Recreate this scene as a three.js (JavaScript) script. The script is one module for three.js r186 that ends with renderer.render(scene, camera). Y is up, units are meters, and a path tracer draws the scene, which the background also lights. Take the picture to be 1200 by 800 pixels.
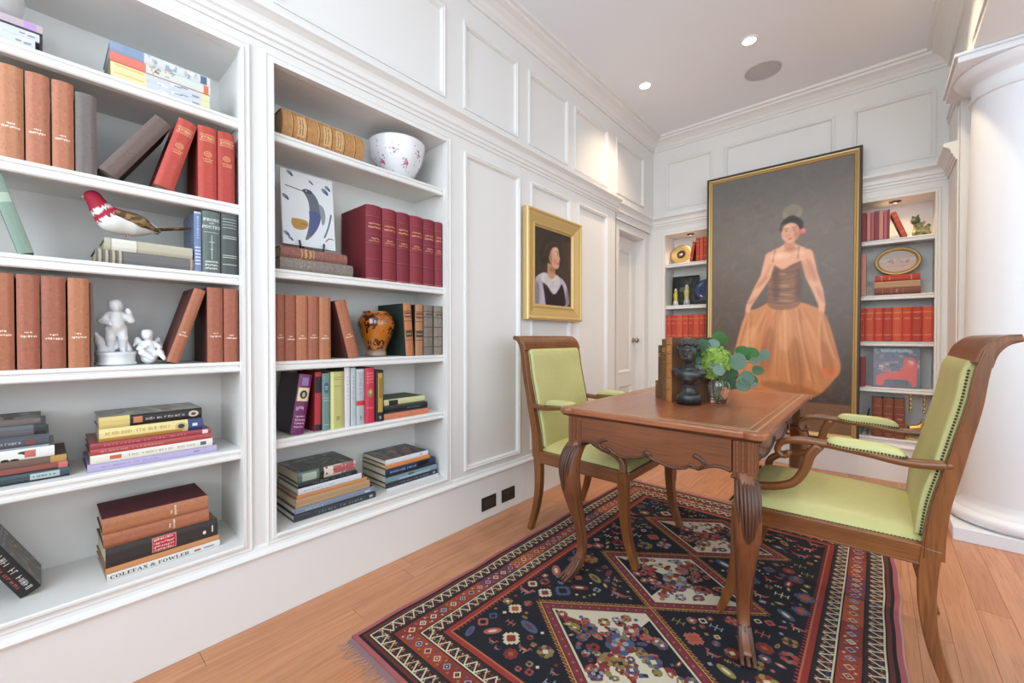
import * as THREE from 'three';
import { RectAreaLightUniformsLib } from 'three/addons/lights/RectAreaLightUniformsLib.js';
import { mergeGeometries, mergeVertices, toCreasedNormals } from 'three/addons/utils/BufferGeometryUtils.js';
import { RoundedBoxGeometry } from 'three/addons/geometries/RoundedBoxGeometry.js';

// ---------------------------------------------------------------- camera, sky, light, exposure
const scene = new THREE.Scene();
const renderer = new THREE.WebGLRenderer({ antialias: true });
renderer.toneMapping = THREE.LinearToneMapping;
renderer.toneMappingExposure = 0.96;
renderer.shadowMap.enabled = true;
RectAreaLightUniformsLib.init();
const camera = new THREE.PerspectiveCamera(2 * Math.atan(400 / 485) * 180 / Math.PI, 1.5, 0.05, 60);
camera.position.set(0, 1.07, 0);
camera.rotation.order = 'YXZ';
camera.rotation.set(-0.59 * Math.PI / 180, 41.36 * Math.PI / 180, 0);
scene.background = new THREE.Color().setRGB(0.80, 0.90, 1.05);           // even daylight sky seen only through the windows
function daylight(w, h, pos, look, k) {                                   // the sky in a window opening
  const l = new THREE.RectAreaLight(new THREE.Color().setRGB(0.77, 0.90, 1.0), k, w, h);
  l.position.set(...pos); l.lookAt(...look); scene.add(l); return l;
}
const FZ = 1.35, SKY = 5.2, SKYR = 1.9, LAMP = 5.5, PUCK = 0.45;                                   // strengths: window daylight, ceiling lamps, niche lamps
daylight(1.8, 2.0, [-0.65, 2.0, FZ - 0.03], [-0.65, 2.0, 0], SKY);
daylight(1.6, 2.0, [1.5, 2.0, FZ - 0.03], [1.5, 2.0, 0], SKY);
for (const z of [-3.2, -1.7, -0.2]) daylight(1.1, 2.35, [2.57, 1.575, z], [0, 1.575, z], SKYR);

// ---------------------------------------------------------------- helpers
const PI = Math.PI, V3 = (x, y, z) => new THREE.Vector3(x, y, z);
let seed = 7;
const rnd = () => { seed = (seed + 0x6d2b79f5) | 0; let t = Math.imul(seed ^ (seed >>> 15), 1 | seed); t = (t + Math.imul(t ^ (t >>> 7), 61 | t)) ^ t; return ((t ^ (t >>> 14)) >>> 0) / 4294967296; };
const rr = (a, b) => a + (b - a) * rnd();
const used = {};
const numbered = (n) => { const k = used[n] = (used[n] ?? -1) + 1; return k ? n + '_' + String(k).padStart(3, '0') : n; };
const matCache = {};
function std(color, roughness = 0.6, extra = {}) {
  const key = JSON.stringify([color, roughness, Object.keys(extra).map((k) => [k, extra[k]?.uuid ?? extra[k]])]);
  if (matCache[key]) return matCache[key];
  const phys = ['clearcoat', 'sheen', 'transmission', 'ior', 'specularIntensity'].some((k) => k in extra);
  const m = new (phys ? THREE.MeshPhysicalMaterial : THREE.MeshStandardMaterial)({ color, roughness, ...extra });
  return (matCache[key] = m);
}
const lin = (r, g, b) => new THREE.Color().setRGB(r, g, b).getHex(THREE.SRGBColorSpace);
function mesh(name, geo, mat, parent) {
  const m = new THREE.Mesh(geo, mat); m.name = parent ? name : numbered(name);
  m.castShadow = m.receiveShadow = true;
  (parent ?? scene).add(m); return m;
}
function info(o, label, category, group, kind) {
  o.userData.label = label; o.userData.category = category;
  if (group) o.userData.group = group;
  if (kind) o.userData.kind = kind;
  return o;
}
function thing(name, label, category, pos = [0, 0, 0], turn = 0, group, kind) {
  const g = new THREE.Group(); g.name = numbered(name); g.position.set(...pos); g.rotation.y = turn;
  scene.add(g); return info(g, label, category, group, kind);
}
function structure(name, label, category) { return thing(name, label, category, [0, 0, 0], 0, undefined, 'structure'); }
// box between two corners, uv in metres, grain along its longest side unless told
function uvMetres(geo, grain) {
  let g = geo.index ? geo.toNonIndexed() : geo;
  g.computeBoundingBox(); const s = g.boundingBox.getSize(V3()), ax = grain ?? (s.x >= s.y && s.x >= s.z ? 0 : s.y >= s.z ? 1 : 2);
  const p = g.attributes.position, n = g.attributes.normal, uv = new Float32Array(p.count * 2), P = [0, 0, 0], N = [0, 0, 0];
  for (let i = 0; i < p.count; i++) {
    P[0] = p.getX(i); P[1] = p.getY(i); P[2] = p.getZ(i); N[0] = Math.abs(n.getX(i)); N[1] = Math.abs(n.getY(i)); N[2] = Math.abs(n.getZ(i));
    const d = N[0] >= N[1] && N[0] >= N[2] ? 0 : N[1] >= N[2] ? 1 : 2, o = [0, 1, 2].filter((k) => k !== d);
    const a = o.includes(ax) ? ax : o[0], b = o.find((k) => k !== a);
    uv[2 * i] = P[a]; uv[2 * i + 1] = P[b];
  }
  g.setAttribute('uv', new THREE.BufferAttribute(uv, 2)); return g;
}
function box(x0, x1, y0, y1, z0, z1, grain) {
  const g = new THREE.BoxGeometry(Math.abs(x1 - x0), Math.abs(y1 - y0), Math.abs(z1 - z0)); g.translate((x0 + x1) / 2, (y0 + y1) / 2, (z0 + z1) / 2);
  return uvMetres(g, grain);
}
function rbox(w, h, d, r = 0.004, seg = 2) { return uvMetres(new RoundedBoxGeometry(w, h, d, seg, Math.min(r, w / 2.01, h / 2.01, d / 2.01))); }
const at = (g, x, y, z) => (g.translate(x, y, z), g);
function clean(g) { const o = g.index ? g.toNonIndexed() : g.clone(); for (const k of Object.keys(o.attributes)) if (!['position', 'normal', 'uv'].includes(k)) o.deleteAttribute(k); if (!o.attributes.uv) o.setAttribute('uv', new THREE.BufferAttribute(new Float32Array(o.attributes.position.count * 2), 2)); return o; }
const merge = (list) => mergeGeometries(list.map(clean), false);
// rectangular ring swept from a profile [[inset, height], ...], in the xy plane, height along +z, mitred corners
function ring(w, h, prof, sharp = true) {
  const pos = [], L = prof.map(([i, z]) => [[-w / 2 + i, -h / 2 + i, z], [w / 2 - i, -h / 2 + i, z], [w / 2 - i, h / 2 - i, z], [-w / 2 + i, h / 2 - i, z]]);
  for (let k = 0; k + 1 < L.length; k++) for (let c = 0; c < 4; c++) {
    const a = L[k][c], b = L[k][(c + 1) % 4], d = L[k + 1][(c + 1) % 4], e = L[k + 1][c];
    pos.push(...a, ...b, ...d, ...a, ...d, ...e);
  }
  const g = new THREE.BufferGeometry(); g.setAttribute('position', new THREE.Float32BufferAttribute(pos, 3)); g.computeVertexNormals();
  return uvMetres(g);
}
// extrusion of a moulding profile [[projection, y], ...] along a straight run
function moulding(prof, len) {
  const s = new THREE.Shape(prof.map(([p, y]) => new THREE.Vector2(p, y)));
  return uvMetres(new THREE.ExtrudeGeometry(s, { depth: len, bevelEnabled: false }), 2);   // profile in xy, run along +z
}
function plate(outer, holes, depth) {                                     // rectangles [a0, a1, b0, b1] in the xy plane, depth along +z
  const R = ([a0, a1, b0, b1], C) => { const s = new C(); s.moveTo(a0, b0); s.lineTo(a1, b0); s.lineTo(a1, b1); s.lineTo(a0, b1); s.closePath(); return s; };
  const s = R(outer, THREE.Shape); for (const h of holes) s.holes.push(R(h, THREE.Path));
  return uvMetres(new THREE.ExtrudeGeometry(s, { depth, bevelEnabled: false }));
}
const onLeft = (g, x) => { g.rotateY(PI / 2); g.translate(x, 0, 0); return g; };   // xy plane -> facing +x, its x becomes -z
function lathe(pts, seg = 40) { return new THREE.LatheGeometry(pts.map(([r, y]) => new THREE.Vector2(r, y)), seg); }
function smooth(pts, n = 8) { const c = new THREE.SplineCurve(pts.map(([x, y]) => new THREE.Vector2(x, y))); return c.getPoints(n * (pts.length - 1)).map((v) => [Math.max(0, v.x), v.y]); }
// curved bar of given widths in the xy plane, thickness along z
function ribbon(pts, widths, depth, bevel = 0.004, n = 28) {
  const c = new THREE.CatmullRomCurve3(pts.map(([x, y]) => V3(x, y, 0)), false, 'centripetal'), A = [], B = [];
  for (let i = 0; i <= n; i++) {
    const t = i / n, p = c.getPoint(t), d = c.getTangent(t), f = t * (widths.length - 1), k = Math.min(widths.length - 2, Math.floor(f)), w = (widths[k] + (widths[k + 1] - widths[k]) * (f - k)) / 2;
    A.push(new THREE.Vector2(p.x - d.y * w, p.y + d.x * w)); B.push(new THREE.Vector2(p.x + d.y * w, p.y - d.x * w));
  }
  const g = new THREE.ExtrudeGeometry(new THREE.Shape([...A, ...B.reverse()]), { depth: depth - 2 * bevel, bevelThickness: bevel, bevelSize: bevel * 0.8, bevelOffset: -bevel * 0.8, bevelSegments: 2 });
  g.translate(0, 0, -depth / 2 + bevel);
  return uvMetres(g, 1);
}
// tube with its own half-widths [a, b](t) along a 3D path; side axis = up x tangent
function sweep(path, rad, { n = 24, m = 12, up = V3(0, 0, 1), pow = 2 } = {}) {
  const c = new THREE.CatmullRomCurve3(path.map((p) => V3(...p)), false, 'centripetal'), pos = [], uv = [], idx = [], L = c.getLength();
  for (let i = 0; i <= n; i++) {
    const t = i / n, p = c.getPointAt(t), d = c.getTangentAt(t), s = V3().crossVectors(up, d).normalize(), w = V3().crossVectors(d, s).normalize(), [a, b] = rad(t);
    for (let j = 0; j <= m; j++) {
      const q = (j / m) * 2 * PI, cx = Math.sign(Math.cos(q)) * Math.abs(Math.cos(q)) ** (2 / pow), cy = Math.sign(Math.sin(q)) * Math.abs(Math.sin(q)) ** (2 / pow);
      pos.push(p.x + s.x * cx * a + w.x * cy * b, p.y + s.y * cx * a + w.y * cy * b, p.z + s.z * cx * a + w.z * cy * b); uv.push(t * L, (j / m) * 0.15);
    }
  }
  const k = m + 1;
  for (let i = 0; i < n; i++) for (let j = 0; j < m; j++) idx.push(i * k + j, i * k + j + 1, (i + 1) * k + j, i * k + j + 1, (i + 1) * k + j + 1, (i + 1) * k + j);
  for (const e of [0, n]) { const q = c.getPointAt(e / n), o = pos.length / 3; pos.push(q.x, q.y, q.z); uv.push(0, 0); for (let j = 0; j < m; j++) idx.push(...(e ? [o, e * k + j, e * k + j + 1] : [o, e * k + j + 1, e * k + j])); }
  const g = new THREE.BufferGeometry(); g.setAttribute('position', new THREE.Float32BufferAttribute(pos, 3)); g.setAttribute('uv', new THREE.Float32BufferAttribute(uv, 2)); g.setIndex(idx); g.computeVertexNormals();
  return g;
}
const tube = (path, r, n = 20, m = 6) => sweep(path, () => [r, r], { n, m, up: V3(0.31, 0.2, 0.93).normalize() });
// surface nets on a signed distance
function solid(f, lo, hi, cell) {
  const N = [0, 1, 2].map((k) => Math.ceil((hi[k] - lo[k]) / cell) + 1), [nx, ny, nz] = N, val = new Float32Array(nx * ny * nz), id = (x, y, z) => x + nx * (y + ny * z);
  for (let z = 0; z < nz; z++) for (let y = 0; y < ny; y++) for (let x = 0; x < nx; x++) val[id(x, y, z)] = f(lo[0] + x * cell, lo[1] + y * cell, lo[2] + z * cell);
  const vert = new Int32Array(nx * ny * nz).fill(-1), pos = [], idx = [];
  const E = []; for (let a = 0; a < 8; a++) for (const b of [1, 2, 4]) if (!(a & b)) E.push([a, a | b]);
  for (let z = 0; z < nz - 1; z++) for (let y = 0; y < ny - 1; y++) for (let x = 0; x < nx - 1; x++) {
    let sx = 0, sy = 0, sz = 0, c = 0;
    for (const [a, b] of E) {
      const ax = a & 1, ay = (a >> 1) & 1, az = a >> 2, bx = b & 1, by = (b >> 1) & 1, bz = b >> 2, va = val[id(x + ax, y + ay, z + az)], vb = val[id(x + bx, y + by, z + bz)];
      if (va < 0 !== vb < 0) { const t = va / (va - vb); sx += ax + (bx - ax) * t; sy += ay + (by - ay) * t; sz += az + (bz - az) * t; c++; }
    }
    if (c) { vert[id(x, y, z)] = pos.length / 3; pos.push(lo[0] + (x + sx / c) * cell, lo[1] + (y + sy / c) * cell, lo[2] + (z + sz / c) * cell); }
  }
  for (let z = 1; z < nz - 1; z++) for (let y = 1; y < ny - 1; y++) for (let x = 1; x < nx - 1; x++) {
    const v0 = val[id(x, y, z)];
    const quad = (a, b, c, d, flip) => idx.push(...(flip ? [a, c, b, a, d, c] : [a, b, c, a, c, d]));
    if (v0 < 0 !== val[id(x + 1, y, z)] < 0) quad(vert[id(x, y - 1, z - 1)], vert[id(x, y, z - 1)], vert[id(x, y, z)], vert[id(x, y - 1, z)], v0 >= 0);
    if (v0 < 0 !== val[id(x, y + 1, z)] < 0) quad(vert[id(x - 1, y, z - 1)], vert[id(x - 1, y, z)], vert[id(x, y, z)], vert[id(x, y, z - 1)], v0 >= 0);
    if (v0 < 0 !== val[id(x, y, z + 1)] < 0) quad(vert[id(x - 1, y - 1, z)], vert[id(x, y - 1, z)], vert[id(x, y, z)], vert[id(x - 1, y, z)], v0 >= 0);
  }
  const g = new THREE.BufferGeometry(); g.setAttribute('position', new THREE.Float32BufferAttribute(pos, 3)); g.setIndex(idx); g.computeVertexNormals();
  g.setAttribute('uv', new THREE.Float32BufferAttribute(new Float32Array(pos.length / 3 * 2), 2)); return g;
}
const smin = (a, b, k) => { const h = Math.max(k - Math.abs(a - b), 0) / k; return Math.min(a, b) - h * h * k / 4; };
function cap(x, y, z, a, b, ra, rb) {
  const dx = b[0] - a[0], dy = b[1] - a[1], dz = b[2] - a[2], px = x - a[0], py = y - a[1], pz = z - a[2], h = Math.max(0, Math.min(1, (px * dx + py * dy + pz * dz) / (dx * dx + dy * dy + dz * dz || 1)));
  return Math.hypot(px - dx * h, py - dy * h, pz - dz * h) - (ra + (rb - ra) * h);
}
const ell = (x, y, z, c, r) => { const k = Math.hypot((x - c[0]) / r[0], (y - c[1]) / r[1], (z - c[2]) / r[2]); return (k - 1) * Math.min(...r); };
const blob = (list, k) => (x, y, z) => { let d = 9; for (const [a, b, ra, rb] of list) d = smin(d, Array.isArray(ra) ? ell(x, y, z, a, ra) : cap(x, y, z, a, b, ra, rb), k); return d; };

// ---------------------------------------------------------------- textures
const lattice = (() => { const a = new Float32Array(4096); for (let i = 0; i < 4096; i++) a[i] = rnd(); return a; })();
function vnoise(x, y, px, py) {                                           // tiles after px, py cells
  const ix = Math.floor(x), iy = Math.floor(y), fx = x - ix, fy = y - iy, s = fx * fx * (3 - 2 * fx), t = fy * fy * (3 - 2 * fy), w = (a, b) => lattice[((((a % px) + px) % px) * 57 + (((b % py) + py) % py) * 131) & 4095];
  return (w(ix, iy) * (1 - s) + w(ix + 1, iy) * s) * (1 - t) + (w(ix, iy + 1) * (1 - s) + w(ix + 1, iy + 1) * s) * t;
}
function dataTex(w, h, fn, srgb = true, rep = [1, 1]) {
  const d = new Uint8Array(w * h * 4);
  for (let y = 0; y < h; y++) for (let x = 0; x < w; x++) { const c = fn(x / w, y / h), o = (y * w + x) * 4; d[o] = c[0]; d[o + 1] = c[1]; d[o + 2] = c[2]; d[o + 3] = 255; }
  const t = new THREE.DataTexture(d, w, h); t.wrapS = t.wrapT = THREE.RepeatWrapping; t.magFilter = t.minFilter = THREE.LinearFilter; if (srgb) t.colorSpace = THREE.SRGBColorSpace; t.repeat.set(...rep); t.needsUpdate = true; return t;
}
const mix = (a, b, t) => a.map((v, i) => v + (b[i] - v) * Math.max(0, Math.min(1, t)));
function woodTex(c0, c1, c2, rep, contrast = 1) {                         // grain along u
  return dataTex(512, 512, (u, v) => {
    const warp = vnoise(u * 3, v * 6, 3, 6) * 1.6, a = vnoise(u * 4, v * 46 + warp * 4, 4, 4096), b = vnoise(u * 10, v * 150 + warp, 10, 150), c = vnoise(u * 2, v * 5, 2, 5), p = vnoise(u * 30, v * 256, 30, 256);
    const q = mix(mix(c0, c1, 0.5 + ((a - 0.5) * 0.9 + (c - 0.5) * 0.9) * contrast), c2, Math.max(0, (b - 0.55) * 0.8 + (p > 0.82 ? 0.16 : 0)) * contrast);
    return q;
  }, true, rep);
}
function canvasTex(w, h, draw) {
  const c = document.createElement('canvas'); c.width = w; c.height = h; const x = c.getContext('2d'); draw(x, w, h);
  const t = new THREE.CanvasTexture(c); t.colorSpace = THREE.SRGBColorSpace; t.magFilter = THREE.LinearFilter; t.anisotropy = 8; return t;
}

// ---------------------------------------------------------------- materials of the room
const paintBump = dataTex(256, 256, (u, v) => { const n = 128 + 70 * (vnoise(u * 40, v * 40, 40, 40) - 0.5) + 60 * (vnoise(u * 128, v * 128, 128, 128) - 0.5); return [n, n, n]; }, false, [2.5, 2.5]);
const WHITE = std(lin(0.80, 0.785, 0.755), 0.42, { bumpMap: paintBump, bumpScale: 0.00008 });
const CEIL = std(lin(0.85, 0.875, 0.91), 0.9);
const COLUMN = std(lin(0.80, 0.81, 0.83), 0.4, { bumpMap: paintBump, bumpScale: 0.00008 });

// ---------------------------------------------------------------- floor of long boards
const WX = -1.735, BZ = -4.18, CY = 3.07;                                 // left wall face, back wall face, ceiling
{
  const f = structure('floor', 'orange oak strip floor laid along the panelled wall', 'floor');
  const tex = woodTex([188, 128, 90], [204, 145, 106], [140, 84, 52], [0.9, 2.2], 0.9);
  const mats = [[1, 1, 1], [0.95, 0.94, 0.93], [1, 1, 0.99], [0.92, 0.90, 0.88], [0.97, 0.96, 0.95], [1.0, 0.97, 0.94]].map((c, i) => {
    const t = tex.clone(); t.offset.set(i * 0.37, i * 0.23); t.needsUpdate = true;
    return std(lin(...c.map((k) => Math.min(1, k))), 0.36, { map: t });
  });
  mesh('subfloor', box(-2.3, 2.9, -0.2, -0.016, -4.6, FZ + 0.15), mats[3], f);
  mesh('boards_beyond_column', box(1.13, 2.6, -0.016, 0, -4.2, FZ, 2), mats[0], f);
  const geos = {};
  for (let r = 0; r < 31; r++) {
    let z = -4.19 - rr(0, 1.1);
    while (z < FZ - 0.05) {
      const L = [0.8, 1.1, 1.4, 1.7][Math.floor(rnd() * 4)], z0 = Math.max(z, -4.19), z1 = Math.min(z + L, FZ), len = Math.round((z1 - z0) * 200) / 200;
      if (len > 0.05) {
        const g = geos[len] ??= (() => { const b = new RoundedBoxGeometry(0.0914, 0.016, len - 0.0012, 1, 0.0007); b.translate(0, -0.008, 0); return uvMetres(b, 2); })();
        const m = mesh('floorboard', g, mats[Math.floor(rnd() * 6)], f); m.position.set(-1.722 + 0.046 + r * 0.092, 0, (z0 + z1) / 2);
      }
      z += L;
    }
  }
}

// ---------------------------------------------------------------- ceiling, outer walls with their windows
{
  const c = structure('ceiling', 'flat white plaster ceiling with recessed lamps', 'ceiling');
  mesh('plaster', box(-2.3, 2.9, CY, CY + 0.15, -4.6, FZ + 0.15), CEIL, c);
  // wall behind the camera (z = 2.76) and wall of the bay beyond the column (x = 3.76): openings only here
  const w = structure('wall_front', 'white wall with two tall windows opposite the back niches', 'wall');
  mesh('wall_body', at(plate([-2.3, 2.9, 0, CY], [[-1.55, 0.25, 1.0, 3.0], [0.7, 2.3, 1.0, 3.0]], 0.15), 0, 0, FZ), WHITE, w);
  const w2 = structure('wall_right', 'white wall with three tall windows beyond the column', 'wall');
  const g = plate([-FZ - 0.15, 4.6, 0, CY], [[2.65, 3.75, 0.4, 2.75], [1.15, 2.25, 0.4, 2.75], [-0.35, 0.75, 0.4, 2.75]], 0.15); g.rotateY(PI / 2); g.translate(2.6, 0, 0);
  mesh('wall_body', g, WHITE, w2);
  let n = 0;
  const win = (w_, h_, pos, turn) => {
    const o = structure('window_' + (++n), 'tall white sash window with clear panes', 'window'); o.position.set(...pos); o.rotation.y = turn;
    mesh('window_frame', ring(w_, h_, [[0, -0.02], [0, 0.04], [0.05, 0.04], [0.05, -0.02], [0, -0.02]]), WHITE, o);
    mesh('glazing_bar', box(-w_ / 2 + 0.05, w_ / 2 - 0.05, -0.02, 0.02, -0.01, 0.03), WHITE, o);
    mesh('pane', box(-w_ / 2 + 0.05, w_ / 2 - 0.05, -h_ / 2 + 0.05, h_ / 2 - 0.05, 0.0, 0.004), std(0xffffff, 0.02, { transmission: 1, thickness: 0, ior: 1.45 }), o);
  };
  win(1.8, 2.0, [-0.65, 2.0, FZ + 0.09], PI); win(1.6, 2.0, [1.5, 2.0, FZ + 0.09], PI);
  for (const z of [-3.2, -1.7, -0.2]) win(1.1, 2.35, [2.69, 1.575, z], -PI / 2);
}

// ---------------------------------------------------------------- left wall: panelling, cornice, crown, baseboard
const BAY = [[-0.483, 0.365], [-1.436, -0.588]], Y0 = 0.315, Y1 = 2.115;   // z range of the two bookcases
const PM = [[-0.002, 0], [-0.002, 0.007], [0.006, 0.010], [0.013, 0.005], [0.018, 0.006], [0.026, -0.011]];  // panel moulding
const LOWP = [[-2.046, -1.566], [-2.63, -2.158], [-3.2, -2.74]], UPP = [[-0.487, 0.36], [-1.43, -0.594], [-2.024, -1.562], [-2.6, -2.134], [-3.2, -2.69], [-3.93, -3.36]];
const CORNICE = [[0, 2.175], [0.007, 2.175], [0.010, 2.19], [0.018, 2.195], [0.018, 2.212], [0.026, 2.218], [0.030, 2.238], [0.036, 2.25], [0.052, 2.262], [0.062, 2.268], [0.062, 2.288], [0, 2.292]];
const CROWN = [[0, 2.955], [0.012, 2.955], [0.012, 2.972], [0.022, 2.98], [0.034, 3.0], [0.062, 3.024], [0.092, 3.036], [0.098, 3.05], [0.118, 3.052], [0.122, 3.07], [0, 3.07]];
function panelSet(group, list, y0, y1, xFace, ringOnly) {
  for (const [a, b] of list) {
    mesh('panel', box(xFace - 0.02, xFace - 0.012, y0 - 0.005, y1 + 0.005, a - 0.005, b + 0.005, 1), WHITE, group);
    const g = ring(b - a, y1 - y0, PM); g.rotateY(PI / 2); g.translate(xFace, (y0 + y1) / 2, (a + b) / 2); mesh('panel_moulding', g, WHITE, group);
  }
}
{
  const w = structure('wall_left', 'white panelled wall holding the two built-in bookcases', 'wall');
  const core = (y0, y1, z0, z1) => box(-2.2, WX - 0.02, y0, y1, z0, z1);
  mesh('wall_core', merge([core(0, Y0 - 0.02, -3.36, FZ), core(Y1 + 0.02, CY, -4.2, FZ), core(Y0 - 0.02, Y1 + 0.02, -3.36, BAY[1][0] - 0.03), core(Y0 - 0.02, Y1 + 0.02, BAY[0][1] + 0.03, FZ),
    core(Y0 - 0.02, Y1 + 0.02, BAY[1][1] + 0.03, BAY[0][0] - 0.03), box(-2.2, -2.075, Y0 - 0.02, Y1 + 0.02, -1.5, 0.42), box(-2.2, -1.99, 0, Y1 + 0.02, -4.2, -3.36)]), WHITE, w);
  const flip = (l, y0, y1) => l.map(([a, b]) => [-b, -a, y0, y1]);
  mesh('stiles_and_rails', onLeft(plate([-FZ, 3.36, 0.24, 2.2], [...flip(BAY, Y0 - 0.019, Y1), ...flip(LOWP, 0.317, 2.105)], 0.02), WX - 0.02), WHITE, w);
  mesh('frieze', onLeft(plate([-FZ, 4.18, 2.2, CY], flip(UPP, 2.347, 2.83), 0.02), WX - 0.02), WHITE, w);
  panelSet(w, LOWP, 0.317, 2.105, WX); panelSet(w, UPP, 2.347, 2.83, WX);
  const c = structure('trim_1', 'stepped white cornice running above the bookcases', 'cornice'); mesh('cornice', at(moulding(CORNICE, FZ + 3.375), WX, 0, -3.375), WHITE, c);
  const d = structure('trim_2', 'white crown moulding along the panelled wall', 'crown moulding'); mesh('crown', at(moulding(CROWN, FZ - BZ), WX, 0, BZ), WHITE, d);
  const b = structure('baseboard_left', 'tall white baseboard below the bookcases', 'baseboard');
  mesh('board', box(WX, WX + 0.012, 0, 0.246, -3.36, FZ), WHITE, b);
  mesh('base_cap', at(moulding([[0, 0.246], [0.020, 0.248], [0.024, 0.256], [0.020, 0.264], [0.010, 0.270], [0.006, 0.284], [0, 0.290]], FZ + 3.36), WX, 0, -3.36), WHITE, b);
}
// door in the far end of the left wall
{
  const DX = -1.79, w = structure('trim_3', 'white door surround with architrave and cornice in the far corner', 'door casing');
  const z0 = -4.055, z1 = -3.5, top = 2.06;
  mesh('wall_face', merge([box(DX - 0.06, DX, 0, 2.2, z1, -3.36), box(DX - 0.06, DX, 0, 2.2, -4.19, z0), box(DX - 0.06, DX, top, 2.2, z0, z1)]), WHITE, w);
  mesh('architrave', merge([box(DX, DX + 0.016, 0, top + 0.075, z1, z1 + 0.075), box(DX, DX + 0.016, 0, top + 0.075, z0 - 0.075, z0), box(DX, DX + 0.016, top, top + 0.075, z0, z1),
    box(DX, DX + 0.024, 0, top + 0.085, z1 + 0.075, z1 + 0.09), box(DX, DX + 0.024, top + 0.075, top + 0.09, z0 - 0.075, z1 + 0.09)]), WHITE, w);
  mesh('cornice', at(moulding(CORNICE.map(([p, y]) => [p * 0.75, y]), -3.36 - BZ), DX + 0.03, 0, BZ), WHITE, w);
  mesh('return', box(DX - 0.06, WX, 0, 2.2, -3.362, -3.352), WHITE, w);
  mesh('jamb', merge([box(-1.985, DX + 0.002, 0, top, z1 - 0.006, z1 + 0.006), box(-1.985, DX + 0.002, 0, top, z0 - 0.006, z0 + 0.006), box(-1.985, DX + 0.002, top - 0.006, top + 0.006, z0 + 0.006, z1 - 0.006)]), WHITE, w);
  const d = structure('door_1', 'white two-panel door with a small metal knob in the far corner', 'door');
  const S = -1.87, cz = (z0 + z1) / 2, W = z1 - z0 - 0.008, ps = [[0.16, 0.60], [0.72, 1.93]];
  mesh('slab', onLeft(plate([-z1 + 0.008, -z0 - 0.008, 0.008, top - 0.008], ps.map(([a, b]) => [-z1 + 0.1, -z0 - 0.1, a, b]), 0.036), S - 0.036), WHITE, d);
  for (const [a, b] of ps) {
    mesh('panel', box(S - 0.03, S - 0.014, a - 0.01, b + 0.01, z0 + 0.09, z1 - 0.09, 1), WHITE, d);
    const g = ring(W - 0.19, b - a, [[0, 0.001], [0.006, 0.004], [0.02, -0.004], [0.028, -0.013]]); g.rotateY(PI / 2); g.translate(S, (a + b) / 2, cz); mesh('panel_moulding', g, WHITE, d);
  }
  const kn = lathe([[0, 0.062], [0.016, 0.06], [0.026, 0.05], [0.028, 0.042], [0.022, 0.032], [0.011, 0.026], [0.010, 0.01], [0.026, 0.008], [0.028, 0]], 24); kn.rotateZ(-PI / 2); kn.translate(S, 1.04, z0 + 0.06);
  const k = mesh('knob', kn, std(lin(0.42, 0.38, 0.33), 0.3, { metalness: 1 }), d); k.userData.label = 'dull nickel knob';
}

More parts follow.
